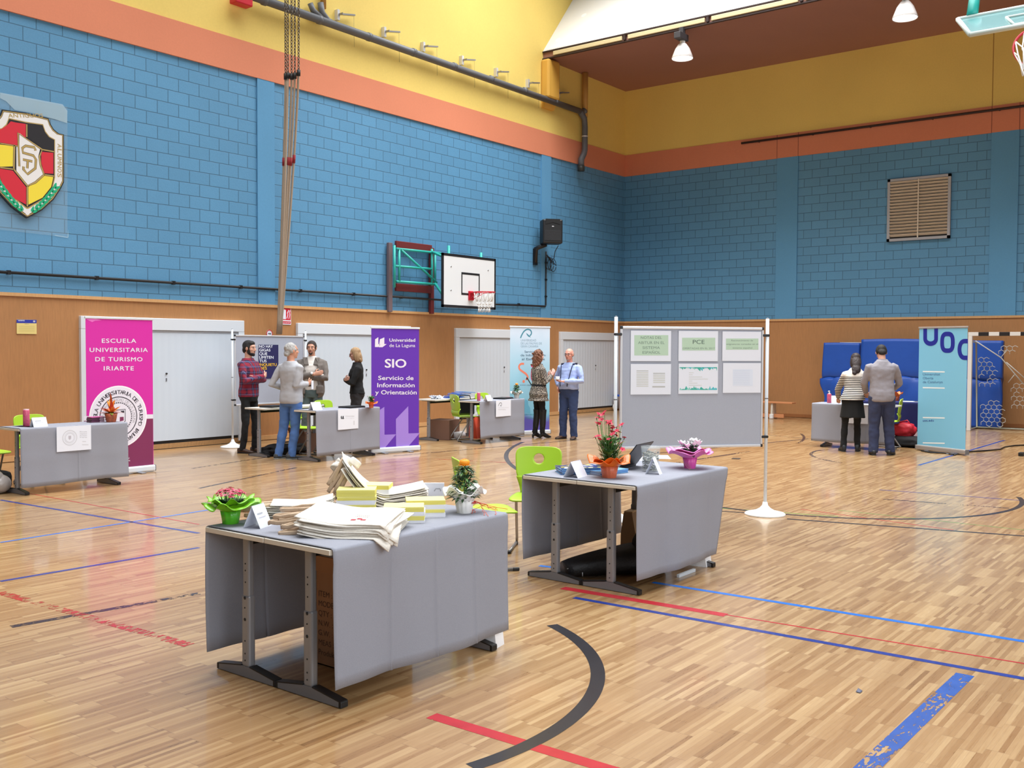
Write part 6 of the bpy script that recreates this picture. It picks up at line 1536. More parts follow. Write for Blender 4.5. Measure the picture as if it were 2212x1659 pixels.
# black cable, floor socket, floor scraps
b = MB(); pts = [F(*p)+Vector((0, 0, .012)) for p in ((1990, 975), (2010, 979), (2040, 980), (2060, 984), (2095, 977), (2130, 975), (2160, 972), (2170, 967), (2190, 964), (2230, 962), (2300, 958))]; b.tube(pts, .012, black_plastic, 6)
o = b.build('black_cable'); tag(o, 'black cable running along the floor past the foot of the navy lettered banner', 'cable')
b = MB(); b.box((0, 0, .03), (.14, .08, .06), black_plastic, bev=.01); o = b.build('cable_block'); o.location = F(2207, 985); tag(o, 'small black socket block on the floor at the right frame edge', 'socket block')
b = MB(); b.sheet(lambda u, v: Vector(((u-.5)*.035, (v-.5)*.022, .002+.010*u*v)), 3, 3, .001, mat('scrap_grey', rgb(90, 92, 110), .6)); o = b.build('paper_scrap'); o.location = F(1856, 1495)+Vector((0, 0, .002)); tag(o, 'tiny grey scrap on the parquet by the worn blue line', 'scrap')
b = MB(); b.box((0, 0, .003), (.16, .12, .006), mat('socket_flap', rgb(70, 56, 44), .5)); o = b.build('socket_flap'); o.location = F(1590, 991); o.rotation_euler = (0, 0, .3); tag(o, 'small dark floor socket flap behind the pink wrapped cyclamen', 'floor flap')
# ------------------------------------------------------------------ people
def remesh(mb, voxel, smooth=4, name='tmp'):
    me = bpy.data.meshes.new(name); bmesh.ops.recalc_face_normals(mb.bm, faces=mb.bm.faces[:]); mb.bm.to_mesh(me); mb.bm.free()
    o = bpy.data.objects.new(name, me); C.objects.link(o)
    r = o.modifiers.new('r', 'REMESH'); r.mode = 'VOXEL'; r.voxel_size = voxel; r.use_smooth_shade = True
    if smooth:
        s = o.modifiers.new('s', 'SMOOTH'); s.factor = .5; s.iterations = smooth
    out = bpy.data.meshes.new_from_object(o.evaluated_get(bpy.context.evaluated_depsgraph_get()))
    bpy.data.objects.remove(o); bpy.data.meshes.remove(me); out.materials.clear()
    return out
def from_remesh(mb, voxel, m, name, parent, smooth=4, extra=None, wob=None):
    me = remesh(mb, voxel, smooth); q = MB(); q.bm.from_mesh(me); bpy.data.meshes.remove(me); q.mi(m)
    for f in q.bm.faces: f.material_index = 0; f.smooth = True
    if wob:
        q.bm.normal_update(); d = [(v, v.normal*wob(v.co)) for v in q.bm.verts]
        for v, w_ in d: v.co += w_
    if extra: extra(q)
    return q.build(name, parent, normals=False)
def V3(*a): return Vector(a)
def hand(mb, wrist, d, pn, curl, thumb_side, m, spread=.012):
    """palm, four fingers of different length and a thumb from the side of the palm"""
    wrist = Vector(wrist); d = Vector(d).normalized(); pn = Vector(pn); pn = (pn-d*pn.dot(d)).normalized(); s = d.cross(pn)*thumb_side
    n = 10
    rings = []
    for t, hw, ht in ((-.02, .026, .021), (.01, .030, .018), (.05, .040, .016), (.085, .041, .014), (.10, .036, .010)):
        c = wrist+d*t; rings.append([c+s*hw*math.cos(2*PI*k/n)+pn*ht*math.sin(2*PI*k/n) for k in range(n)])
    mb.loft(rings, m)
    for off, L in ((.031, .068), (.011, .078), (-.010, .072), (-.030, .056)):
        p = wrist+d*.088+s*off; dd = d+s*off*spread*40*.05; pts = [p]; a = curl*.5
        for k, seg in enumerate((.44, .32, .24)):
            q = (dd*math.cos(a)+pn*math.sin(a)).normalized(); p = p+q*L*seg; pts.append(p.copy()); a += curl
        mb.tube(pts, [.0098, .0092, .0086, .0070], m, 8)
    p = wrist+d*.028+s*.030; t1 = p+(d*.6+s*.75+pn*.25).normalized()*.036; t2 = t1+(d*.9+s*.25+pn*.35).normalized()*.030; t3 = t2+(d*.95+pn*.4).normalized()*.020
    mb.tube([p-s*.012, t1, t2, t3], [.015, .0115, .010, .0078], m, 8)
MALE = [(.80, .135, .100, 0), (.88, .165, .116, -.006), (.96, .166, .112, -.004), (1.04, .155, .104, .002), (1.14, .152, .104, .006), (1.25, .168, .114, .006), (1.33, .174, .112, .0), (1.385, .160, .094, -.008), (1.425, .125, .078, -.013), (1.455, .088, .068, -.014), (1.495, .060, .058, -.012)]
FEM = [(.80, .145, .104, 0), (.88, .172, .118, -.008), (.96, .160, .108, -.004), (1.04, .135, .094, .002), (1.12, .126, .090, .006), (1.24, .142, .112, .014), (1.32, .148, .100, .004), (1.375, .135, .082, -.008), (1.415, .100, .068, -.012), (1.445, .072, .058, -.012), (1.485, .052, .050, -.010)]
def fold(a, k=9):
    return lambda c: a*noise.noise(Vector((c.x*k*1.2, c.y*k*1.2, c.z*k*.8)))+a*.5*noise.noise(Vector((c.x*k*2+3, c.y*k*2, c.z*k*2.4)))
class Person:
    def __init__(s, label, loc, heading, height, fem=False, lean=0, hip=(0, 0), feet=((.11, 0, 0), (-.11, 0, 0)), knees=None, head=(0, 0, 0), belly=0, skin=(214, 160, 132), side=0, sh=0):
        s.t = thing('person', label, 'person', (loc[0], loc[1], 0), math.radians(heading-90)); k = height/1.75; s.t.scale = (k, k, k)
        s.fem = fem; s.R = FEM if fem else MALE; s.lean = lean; s.hip = hip; s.belly = belly; s.side = side
        s.skin = mat('skin_%d_%d_%d' % skin, rgb(*skin), .5, spec=.35)
        s.shw = (.158 if fem else .182)+sh; s.shz = 1.365 if fem else 1.385
        s.feet = feet; s.hd = head
        s.hips = [s.lo((x*.09, 0, .90)) for x in (1, -1)]
        s.ank = [V3(f[0], f[1], .085) for f in feet]
        if knees: s.knees = [V3(*q) for q in knees]
        else: s.knees = [(h*.47+a*.53)+V3(0, .03, 0) for h, a in zip(s.hips, s.ank)]
        s.shoulders = [s.up((x*s.shw, -.012, s.shz)) for x in (1, -1)]
    def lo(s, p): return V3(p[0]+s.hip[0], p[1]+s.hip[1], p[2])
    def up(s, p):
        L = s.lean*max(0, min(1, (p[2]-.85)/.35)) if p[2] < 1.2 else s.lean
        z = p[2]-.95; y = p[1]*math.cos(L)+z*math.sin(L); zz = .95+z*math.cos(L)-p[1]*math.sin(L)
        return V3(p[0]+s.hip[0]+s.side*(p[2]-.95), y+s.hip[1], zz)
    def headM(s):
        piv = s.up((0, -.005, 1.52)); y, p, r = [math.radians(a) for a in s.hd]
        return Matrix.Translation(piv) @ Matrix.Rotation(y, 4, 'Z') @ Matrix.Rotation(-p-s.lean, 4, 'X') @ Matrix.Rotation(r, 4, 'Y') @ Matrix.Translation((0, .012, .112))
    def torso_rings(s, z0, z1, e, n=28, flare=None, ez=None):
        zs = [z0+(z1-z0)*i/22 for i in range(23)]; out = []
        for z in zs:
            Rr = s.R
            for a, b in zip(Rr, Rr[1:]):
                if a[0] <= z <= b[0]: break
            else: a = b = Rr[0] if z < Rr[0][0] else Rr[-1]
            t = (z-a[0])/(b[0]-a[0]) if b[0] > a[0] else 0; t = t*t*(3-2*t) if 0 < t < 1 else t
            rx, ry, cy = [a[i]+(b[i]-a[i])*t for i in (1, 2, 3)]
            bl = s.belly*math.exp(-((z-1.06)/.13)**2); ry += bl*.6; cy += bl*.5; rx += bl*.35
            ee = e+(flare(z) if flare else 0)
            ex = .86
            out.append([s.up((( rx+ee)*math.copysign(abs(math.cos(q))**ex, math.cos(q)), cy+(ry+ee)*math.copysign(abs(math.sin(q))**ex, math.sin(q)), z)) for q in [2*PI*k/n for k in range(n)]])
        return out
    def arm_pts(s, i, elbow, wrist, upto=1.0):
        sh = s.shoulders[i]; e = Vector(elbow); w_ = Vector(wrist); return [sh+V3(-(1-2*i)*.03, 0, .0), sh, (sh*.5+e*.5), e, e*.5+w_*.5, w_]
    def body(s, arms, hands, hair_fn=None, face=None):
        b = MB(); m = s.skin
        b.loft(s.torso_rings(.80, 1.495, -.012), m)
        nb, hm = s.up((0, -.012, 1.44)), s.headM(); b.tube([nb, s.up((0, -.006, 1.50)), hm @ V3(0, -.02, -.06)], [.060 if not s.fem else .050, .056 if not s.fem else .046, .054 if not s.fem else .046], m, 14)
        for i in (0, 1):
            b.tube([s.hips[i], s.knees[i], s.knees[i]*.5+s.ank[i]*.5, s.ank[i]], [.060, .036, .030, .024], m, 12)
            f = s.feet[i]; a = f[2]; d = V3(math.sin(-a), math.cos(a), 0); b.tube([s.ank[i], V3(f[0], f[1], .045)+d*.03, V3(f[0], f[1], .032)+d*.12], [.022, .022, .016], m, 10)
            b.tube(s.arm_pts(i, *arms[i]), [.045, .050, .044, .038, .034, .026], m, 12)
            d_, pn, curl = hands[i]; hand(b, arms[i][1], d_, pn, curl, -1 if i == 0 else 1, m) if False else hand(b, arms[i][1], d_, pn, curl, hands[i][3] if len(hands[i]) > 3 else (1 if i == 0 else -1), m)
        k = .95 if s.fem else 1.0
        def he(c, r, rot=None):
            g = bmesh.ops.create_uvsphere(b.bm, u_segments=20, v_segments=14, radius=1)
            bmesh.ops.transform(b.bm, matrix=hm @ Matrix.Translation(Vector(c)*k) @ Matrix.Diagonal((r[0]*k, r[1]*k, r[2]*k, 1)), verts=g['verts'])
        he((0, -.012, .026), (.076, .097, .087)); he((0, .020, -.030), (.062, .072, .090)); he((0, .034, -.080), (.048, .052, .037)); he((0, .068, -.098), (.021, .020, .018))
        he((0, .074, .030), (.052, .018, .012)); he((.036, .058, -.022), (.024, .026, .022)); he((-.036, .058, -.022), (.024, .026, .022)); he((0, .078, -.062), (.030, .018, .022))
        b.tube([hm @ (V3(0, .084, .020)*k), hm @ (V3(0, .100, -.010)*k), hm @ (V3(0, .108, -.028)*k)], [.008, .011, .013], m, 10); he((0, .100, -.031), (.018, .012, .010))
        for x in (-1, 1): he((x*.077, -.006, -.004), (.011, .024, .033))
        def extra(q):
            wh = mat('eye_white', rgb(226, 222, 216), .3); ir = mat('eye_dark', rgb(44, 32, 26), .3); lip = mat('lip_%s' % ('rose' if s.fem else 'tan'), rgb(*((176, 84, 84) if s.fem else (176, 108, 96))), .5); br_ = face or mat('brow_brown', rgb(58, 42, 34), .8)
            for x in (-1, 1):
                for c, r, mm in (((x*.031, .0825, .006), (.0120, .009, .0052), wh), ((x*.031, .0885, .006), (.0056, .005, .0052), ir), ((x*.033, .0895, .026), (.019, .006, .0042), br_)):
                    g = bmesh.ops.create_uvsphere(q.bm, u_segments=10, v_segments=8, radius=1); bmesh.ops.transform(q.bm, matrix=hm @ Matrix.Translation(Vector(c)*k) @ Matrix.Diagonal((r[0], r[1], r[2], 1)), verts=g['verts']); q._paint({f for v in g['verts'] for f in v.link_faces}, mm, True)
            for c, r in (((0, .0925, -.058), (.023, .006, .0042)), ((0, .0925, -.066), (.019, .006, .0048))):
                g = bmesh.ops.create_uvsphere(q.bm, u_segments=12, v_segments=8, radius=1); bmesh.ops.transform(q.bm, matrix=hm @ Matrix.Translation(Vector(c)*k) @ Matrix.Diagonal((r[0], r[1], r[2], 1)), verts=g['verts']); q._paint({f for v in g['verts'] for f in v.link_faces}, lip, True)
        from_remesh(b, .0068, m, 'body', s.t, 2, extra)
    def hair(s, m, blobs, voxel=.007, wob=None, name='hair', tubes=()):
        b = MB(); hm = s.headM(); k = .95 if s.fem else 1.0
        for c, r in blobs:
            g = bmesh.ops.create_uvsphere(b.bm, u_segments=20, v_segments=14, radius=1); bmesh.ops.transform(b.bm, matrix=hm @ Matrix.Translation(Vector(c)*k) @ Matrix.Diagonal((r[0]*k, r[1]*k, r[2]*k, 1)), verts=g['verts'])
        for pts, r in tubes: b.tube([hm @ (Vector(p)*k) for p in pts], r, m, 8)
        return from_remesh(b, voxel, m, name, s.t, 2, None, wob)
    def top(s, m, z0, arms, e=.016, sleeve=.013, z1=1.475, name='shirt', flare=None, cuff=.0, wob=None, voxel=.011, smooth=4, reach=1.0):
        b = MB(); b.loft(s.torso_rings(z0, z1, e, flare=flare), m)
        for i in (0, 1):
            p = s.arm_pts(i, *arms[i]); e_ = Vector(arms[i][0]); w_ = Vector(arms[i][1]); p[-1] = e_+(w_-e_)*(reach-.03)
            b.tube(p, [.046+sleeve, .050+sleeve, .047+sleeve, .042+sleeve, .038+sleeve, .031+sleeve*.8+cuff], m, 14)
            b.ell(s.shoulders[i]+V3(-(1-2*i)*.020, 0, -.010), (.058+sleeve*.5, .058+sleeve*.6, .050+sleeve*.5), m, 16)
        f = wob or fold(.006)
        return from_remesh(b, voxel, m, name, s.t, smooth, None, f)
    def trousers(s, m, z1=1.01, wide=0.0, name='trousers', hem=.040, slim=1.0):
        b = MB(); b.loft(s.torso_rings(.80, z1, .010), m)
        for i in (0, 1):
            h, k, a = s.hips[i], s.knees[i], s.ank[i]; lowp = V3(a.x, a.y-.004, hem)
            b.tube([h+V3(0, 0, .02), h*.6+k*.4, k, k*.5+lowp*.5, lowp], [.100*slim+wide, .090*slim+wide, .070*slim+wide, .063*slim+wide, .060*max(slim, .9)+wide*1.1], m, 16)
        f = fold(.010)
        return from_remesh(b, .011, m, name, s.t, 4, None, f)
    def shoes(s, m, sole, L=.27, name='shoe', h=.085):
        for i in (0, 1):
            x, y, a = s.feet[i]; d = V3(math.sin(-a), math.cos(a), 0); sd = V3(d.y, -d.x, 0); o0 = V3(x, y, 0)
            def ring(t, w_, z0, z1, n=18):
                out = []
                for k in range(n):
                    q = 2*PI*k/n; cx = math.copysign(abs(math.cos(q))**.75, math.cos(q)); cz = math.copysign(abs(math.sin(q))**.75, math.sin(q))
                    out.append(o0+d*t+sd*w_*cx+V3(0, 0, (z0+z1)/2+(z1-z0)/2*cz))
                return out
            b = MB(); k = L/.27
            b.loft([ring(-.082*k, .018, .02, .06), ring(-.075*k, .032, .012, h*.95), ring(-.03*k, .039, .010, h*1.1), ring(.02*k, .042, .010, h*.98), ring(.07*k, .046, .010, h*.72), ring(.12*k, .047, .010, h*.56), ring(.16*k, .041, .010, h*.45), ring(.184*k, .022, .012, h*.34)], m)
            o = b.build(name, s.t)
            b = MB(); b.loft([ring(-.085*k, .020, 0, .014), ring(-.07*k, .036, 0, .018), ring(.02*k, .044, 0, .016), ring(.11*k, .050, 0, .016), ring(.165*k, .043, 0, .016), ring(.19*k, .022, 0.002, .016)], sole); b.build('sole', o)
HD = [((0, -.020, .034), (.0815, .099, .0895)), ((.066, -.020, .012), (.020, .055, .050)), ((-.066, -.020, .012), (.020, .055, .050)), ((0, -.070, -.030), (.062, .042, .060))]
crossed = [((.245, .10, 1.125), (-.07, .235, 1.195)), ((-.245, .10, 1.125), (.06, .165, 1.145))]
ch_h = [((-1, -.32, .22), (0, -1, .1), .22), ((1, -.30, -.05), (0, -1, .0), .2)]
def denim(name, c): return mat(name, rgb(*c), .85, bump=.25, bscale=220, var=.22, vscale=6)
shoe_sole = mat('sole_dark', rgb(34, 30, 28), .7)

# plaid shirt man
pl = NT('plaid_cloth'); tc = pl.n('TexCoord').outputs['Object']; X_, Y_, Z_ = pl.xyz(tc)
def band(sock, per, duty, off=0):
    return pl.math('LESS_THAN', pl.math('FRACT', pl.math('ADD', pl.math('DIVIDE', sock, per), off)), duty)
u_ = pl.math('ADD', X_, pl.math('MULTIPLY', Y_, .8))
c1 = pl.mix(band(Z_, .085, .5), rgb(40, 36, 70), rgb(128, 32, 52)); c2 = pl.mix(band(u_, .085, .5), rgb(40, 36, 70), rgb(150, 34, 54)); cc_ = pl.mix(.5, c1, c2)
cc_ = pl.mix(pl.math('MULTIPLY', band(Z_, .085, .09, .3), .55), cc_, rgb(120, 120, 160)); cc_ = pl.mix(pl.math('MULTIPLY', band(u_, .085, .09, .3), .55), cc_, rgb(120, 120, 160))
pl.l(cc_, pl.b.inputs['Base Color']); pl.b.inputs['Roughness'].default_value = .9
p = Person('man with a dark beard in a red and navy plaid shirt, arms crossed', (9.96, 13.05), -72, 1.80, hip=(0, 0), feet=((.13, -.03, .1), (-.10, .04, -.15)), head=(6, 4, 0), skin=(210, 160, 138))
dk = mat('hair_black', rgb(26, 22, 22), .7, bump=.5, bscale=120)
p.body(crossed, ch_h, face=dk); p.hair(dk, HD+[((0, .02, .075), (.068, .060, .042))])
p.hair(dk, [((0, .036, -.084), (.052, .056, .038)), ((0, .074, -.100), (.030, .022, .026)), ((.056, .020, -.052), (.014, .030, .046)), ((-.056, .020, -.052), (.014, .030, .046)), ((0, .086, -.049), (.028, .012, .007))], name='beard')
p.top(pl.m, .87, crossed, name='plaid_shirt'); p.trousers(mat('trousers_black', rgb(20, 20, 22), .9), slim=.82); p.shoes(mat('shoe_brown', rgb(62, 40, 30), .6), shoe_sole)
# grey haired man seen from behind
a2 = [((.255, -.03, 1.12), (.25, .23, 1.13)), ((-.215, -.05, 1.12), (-.11, .20, 1.06))]
p = Person('grey haired man in a light grey sweater and blue jeans, seen from behind', F(615, 992), 8, 1.76, hip=(.09, .05), feet=((.11, .03, -.5), (-.11, -.02, .1)), head=(-22, 0, 0), skin=(206, 150, 124))
gh = mat('hair_grey', rgb(168, 166, 164), .8, bump=.6, bscale=110)
p.body(a2, [((-.2, 1, .25), (-1, 0, .3), .45), ((.4, 1, .1), (1, 0, .2), .5)], face=gh); p.hair(gh, HD+[((0, -.085, -.05), (.058, .034, .040))], wob=fold(.008, 30))
p.top(mat('sweater_grey', rgb(172, 173, 178), .95, bump=.3, bscale=160), .84, a2, e=.022, name='sweater', cuff=.004); p.trousers(denim('jeans_blue', (76, 112, 170))); p.shoes(mat('trainer_grey', rgb(58, 62, 66), .6, var=.6, vscale=30), mat('trainer_sole', rgb(150, 150, 146), .6))
w_ = p.t.matrix_basis @ V3(.30, .35, 1.10)
b = MB(); b.box((0, 0, 0), (.06, .012, .13), paper, bev=.003); o = b.build('folded_leaflet'); o.location = (p.t.location.x+ (V3(.255, .335, 0) @ Matrix.Rotation(-p.t.rotation_euler.z, 3, 'Z')).x, p.t.location.y+(V3(.255, .335, 0) @ Matrix.Rotation(-p.t.rotation_euler.z, 3, 'Z')).y, 1.12); o.rotation_euler = (0, 0, .4); tag(o, 'folded white leaflet in the hand of the grey haired man', 'leaflet')
# man in the olive jacket
p = Person('man with a goatee in an olive grey jacket over a white shirt, arms crossed', (11.50, 13.32), -138, 1.81, hip=(0, 0), head=(-4, 3, 0), skin=(202, 150, 126), belly=.02, sh=.01)
dh = mat('hair_dark_brown', rgb(52, 42, 38), .75, bump=.5, bscale=120)
p.body(crossed, ch_h, face=dh); p.hair(dh, HD+[((0, .006, .074), (.060, .066, .040))])
p.hair(dh, [((0, .074, -.098), (.022, .018, .020)), ((0, .0885, -.050), (.026, .010, .006)), ((.026, .080, -.074), (.007, .010, .026)), ((-.026, .080, -.074), (.007, .010, .026))], .006, name='goatee')
p.top(mat('shirt_white', rgb(222, 214, 206), .85), .92, [((.25, .07, 1.15), (.12, .14, 1.17)), ((-.25, .07, 1.15), (-.12, .14, 1.17))], e=.012, sleeve=.002, name='shirt', z1=1.49)
jk = mat('jacket_olive', rgb(112, 104, 98), .9, bump=.3, bscale=120); b = MB()
for r0 in (1,):
    rings = p.torso_rings(.80, 1.455, .030); half = []
    for ri, r in enumerate(rings):
        z_ = .80+(1.455-.80)*ri/22; gap = .60 if z_ < 1.10 else .42 if z_ < 1.3 else .5
        n = len(r); keep = []
        for k in range(41):
            q = PI/2+gap+(2*PI-2*gap)*k/40; f_ = (q % (2*PI))/(2*PI)*n; i0 = int(f_) % n; t_ = f_-int(f_); keep.append(r[i0]*(1-t_)+r[(i0+1) % n]*t_)
        half.append(keep)
    nu, nv = len(half)-1, 40
    b.sheet(lambda u, v: half[int(round(u*nu))][int(round(v*nv))], nu, nv, .016, jk)
for i in (0, 1):
    q = p.arm_pts(i, *crossed[i]); e_ = Vector(crossed[i][0]); w_ = Vector(crossed[i][1]); q[-1] = e_+(w_-e_)*.93
    b.tube(q, [.062, .068, .064, .060, .055, .046], jk, 14); b.ell(p.shoulders[i]+V3(-(1-2*i)*.020, 0, -.010), (.070, .070, .058), jk, 16)
for x in (-1, 1): b.box(p.up((x*.12, .155, 1.20+.02)), (.10, .02, .10), jk, None, .008); b.box(p.up((x*.15, .15, .93)), (.12, .03, .14), jk, None, .01)
from_remesh(b, .010, jk, 'jacket', p.t, 3, None, fold(.008))
b = MB()
for x in (-1, 1): b.sheet(lambda u, v, x=x: p.up((x*(.035+.075*u+.03*v), .118+.016*u-.06*v, 1.34+.13*v)), 6, 6, .006, jk)
b.build('collar', p.t)
p.trousers(mat('trousers_grey_green', rgb(86, 102, 102), .9), z1=1.0); p.shoes(mat('shoe_black', rgb(26, 24, 24), .5), shoe_sole)
b = MB(); b.lathe([(.172, .985), (.174, .985), (.174, 1.02), (.172, 1.02)], mat('belt_brown', rgb(62, 40, 34), .5), seg=28, caps=False)
for v in b.bm.verts: v.co.y = v.co.y*.76+.002
b.build('belt', p.t)
wr = Vector(crossed[0][1])*.88+Vector(crossed[0][0])*.12; b = MB(); ax = (Vector(crossed[0][1])-Vector(crossed[0][0])).normalized(); b.cyl(wr-ax*.012, wr+ax*.012, .042, .040, black_plastic, 16); b.cyl(wr+V3(0, .036, .02), wr+V3(0, .050, .024), .021, .021, mat('watch_face', rgb(230, 230, 232), .3), 18); b.build('watch', p.t)
# blonde woman in black
p = Person('blonde woman with glasses in a black jumper, arms crossed, seen in profile', (12.26, 13.0), 143, 1.70, fem=True, head=(-2, 14, 0), skin=(206, 156, 136))
ac = [((.205, .10, 1.10), (-.05, .215, 1.16)), ((-.205, .10, 1.10), (.05, .155, 1.12))]
bh = mat('hair_blonde', rgb(168, 136, 100), .7, bump=.6, bscale=120)
p.body(ac, ch_h); p.hair(bh, [((0, -.022, .036), (.086, .101, .092)), ((.074, -.014, -.05), (.024, .060, .105)), ((-.074, -.014, -.05), (.024, .060, .105)), ((0, -.080, -.06), (.078, .046, .120)), ((0, -.070, -.13), (.085, .048, .06))], wob=lambda c: .003*math.sin(c.x*120+c.y*140))
p.top(mat('jumper_black', rgb(20, 20, 21), .95, bump=.3, bscale=150), .90, ac, e=.024, sleeve=.016, name='jumper'); p.trousers(mat('trousers_charcoal', rgb(44, 43, 46), .9)); p.shoes(mat('shoe_black', rgb(26, 24, 24), .5), shoe_sole, .24)
def glasses(p, m, big=1.0):
    b = MB(); hm = p.headM(); k = .95 if p.fem else 1
    for x in (-1, 1):
        b.tube([hm @ (V3(x*.032+.022*big*math.cos(a), .100, .004+.016*big*math.sin(a))*k) for a in [2*PI*j/16 for j in range(17)]], .0022, m, 5)
        b.tube([hm @ (V3(x*.055, .098, .008)*k), hm @ (V3(x*.076, .05, .010)*k), hm @ (V3(x*.080, -.005, .012)*k)], .0024, m, 5)
    b.tube([hm @ (V3(-.010, .104, .006)*k), hm @ (V3(.010, .104, .006)*k)], .0022, m, 5); return b.build('glasses', p.t)
glasses(p, mat('glasses_red', rgb(96, 40, 44), .4))
# woman in the leopard coat
a5 = [((.20, .02, 1.10), (.10, .24, 1.24)), ((-.20, .03, 1.10), (-.07, .26, 1.22))]
p = Person('woman with curly auburn hair in a leopard print coat and black heeled boots', F(1163, 946), -24, 1.67, fem=True, feet=((.07, .05, -.1), (-.07, -.04, .15)), head=(8, 2, 0), skin=(220, 168, 150))
au = mat('hair_auburn', rgb(122, 80, 58), .7, bump=.8, bscale=70)
p.body(a5, [((-.1, .5, .9), (-1, .2, .2), .35), ((.2, .6, .9), (1, .2, .2), .35)])
rr = random.Random(5)
p.hair(au, [((0, -.026, .038), (.090, .104, .094)), ((.070, -.04, -.06), (.040, .062, .11)), ((-.070, -.04, -.06), (.040, .062, .11)), ((0, -.085, -.08), (.088, .058, .13)), ((0, -.080, -.20), (.088, .056, .09)), ((.05, -.07, -.24), (.04, .04, .06)), ((-.05, -.07, -.25), (.04, .04, .06))]+[((rr.uniform(-.09, .09), -.10+rr.uniform(-.03, .03), rr.uniform(-.25, .06)), (.022,)*3) for _ in range(26)], wob=lambda c: .008*math.sin(c.x*95+c.z*20)*math.sin(c.z*80+c.y*60))
b = MB(); hm = p.headM(); b.tube([hm @ V3(.085*math.cos(a), -.005, .03+.098*math.sin(a)) for a in [PI*j/12 for j in range(13)]], .008, black_plastic, 6); b.build('hair_band', p.t)
lp = NT('leopard_cloth'); tc = lp.n('TexCoord').outputs['Object']; vo = lp.n('TexVoronoi'); vo.feature = 'DISTANCE_TO_EDGE'; vo.inputs['Scale'].default_value = 34; lp.l(tc, vo.inputs['Vector']); nz = lp.noise(tc, 30, 3)
f_ = lp.math('LESS_THAN', lp.math('ADD', vo.outputs['Distance'], lp.math('MULTIPLY', lp.math('SUBTRACT', nz, .5), .22)), .085)
lp.l(lp.mix(f_, rgb(38, 34, 34), rgb(176, 164, 150)), lp.b.inputs['Base Color']); lp.b.inputs['Roughness'].default_value = .9
p.R = [(.70, .19, .15, 0)]+[(r[0], r[1]*1.05, r[2]*1.08, r[3]) for r in FEM]
p.top(lp.m, .74, a5, e=.024, sleeve=.016, name='coat', flare=lambda z: .045*max(0, .95-z)/.25); p.R = FEM
b = MB(); rg = p.torso_rings(1.03, 1.07, .034); b.loft([rg[0], rg[11], rg[22]], black_cloth, True, False); b.tube([p.up((-.12, -.10, 1.05)), p.up((-.20, -.16, 1.20)), p.up((-.22, -.15, 1.16))], .010, black_cloth, 6); b.tube([p.up((.13, .08, 1.05)), p.up((.16, .1, .80))], .010, black_cloth, 6); b.build('coat_belt', p.t)
p.trousers(mat('tights_black', rgb(16, 16, 18), .9), z1=.98, slim=.78, name='leggings', hem=.10)
for i in (0, 1):
    x, y, a = p.feet[i]; d = V3(math.sin(-a), math.cos(a), 0); b = MB(); bm_ = mat('boot_black', rgb(14, 13, 14), .55)
    k = p.knees[i]; an = p.ank[i]
    b.tube([k+V3(0, 0, .10), k, k*.5+an*.5, an+V3(0, 0, .02), V3(x, y, .085)], [.074, .066, .062, .046, .042], bm_, 14)
    b.tube([V3(x, y, .085)-d*.03, V3(x, y, .075)+d*.03, V3(x, y, .045)+d*.08, V3(x, y, .028)+d*.13, V3(x, y, .02)+d*.19], [.046, .046, .040, .032, .014], bm_, 12); b.ell(V3(x, y, .085), (.045, .048, .05), bm_, 12)
    b.tube([V3(x, y, .07)-d*.045, V3(x, y, .0)-d*.05], [.026, .017], bm_, 10); from_remesh(b, .008, bm_, 'boot', p.t, 2)
# man with braces and a cup
a6 = [((-.0, 0, 0), (0, 0, 0))]*2
a6 = [((.315, -.06, 1.16), (.20, .05, 1.02)), ((-.30, .04, 1.12), (-.02, .27, 1.12))]
p = Person('bald man with glasses in a pale blue shirt and dark braces, holding a white cup', F(1229, 948), 186, 1.70, belly=.075, feet=((.12, .02, -.35), (-.11, .0, .25)), head=(2, 4, 0), skin=(214, 150, 132), sh=.016)
p.body(a6, [((-.1, .3, -1), (-1, .1, .1), .5), ((1, .35, .05), (0, .1, 1), .35)])
gb2 = mat('hair_grey_short', rgb(150, 140, 134), .8)
p.hair(gb2, [((.068, -.030, .000), (.014, .048, .042)), ((-.068, -.030, .000), (.014, .048, .042)), ((0, -.088, -.010), (.060, .024, .050))], .006)
p.hair(gb2, [((0, .072, -.100), (.024, .018, .018))], .0055, name='stubble'); glasses(p, mat('glasses_dark', rgb(40, 20, 24), .4), 1.05)
p.top(mat('shirt_pale_blue', rgb(160, 178, 224), .85, bump=.15, bscale=60), .96, a6, e=.018, name='shirt', wob=fold(.010))
p.trousers(denim('jeans_dark_blue', (46, 62, 100)), z1=1.04, wide=.010); p.shoes(mat('shoe_tan_brown', rgb(80, 56, 42), .6), shoe_sole)
b = MB()
for x in (-1, 1):
    fr_ = [p.up((x*(.075+.055*t), .128+.028-.01*t+p.belly*1.05*math.exp(-((z-1.06)/.13)**2)+.010*max(0, z-1.2)*0-max(0, z-1.30)*.35, z)) for t, z in ((0, 1.02), (.15, 1.10), (.35, 1.2), (.6, 1.32), (.8, 1.40), (.9, 1.445))]
    bk_ = [p.up((x*(.12-.10*t), -.13-.012+max(0, z-1.30)*.30, z)) for t, z in ((0, 1.455), (.2, 1.38), (.5, 1.25), (.75, 1.1), (.9, 1.02))]
    b.tube(fr_+bk_, .018, mat('braces_navy', rgb(28, 32, 56), .7), 6, True, .25, (0, 1, 0))
b.build('braces', p.t)
Mp = Matrix.Translation(p.t.location) @ Matrix.Rotation(p.t.rotation_euler.z, 4, 'Z') @ Matrix.Diagonal((1.70/1.75,)*3+(1,))
cpos = Mp @ V3(.085, .315, 1.150)
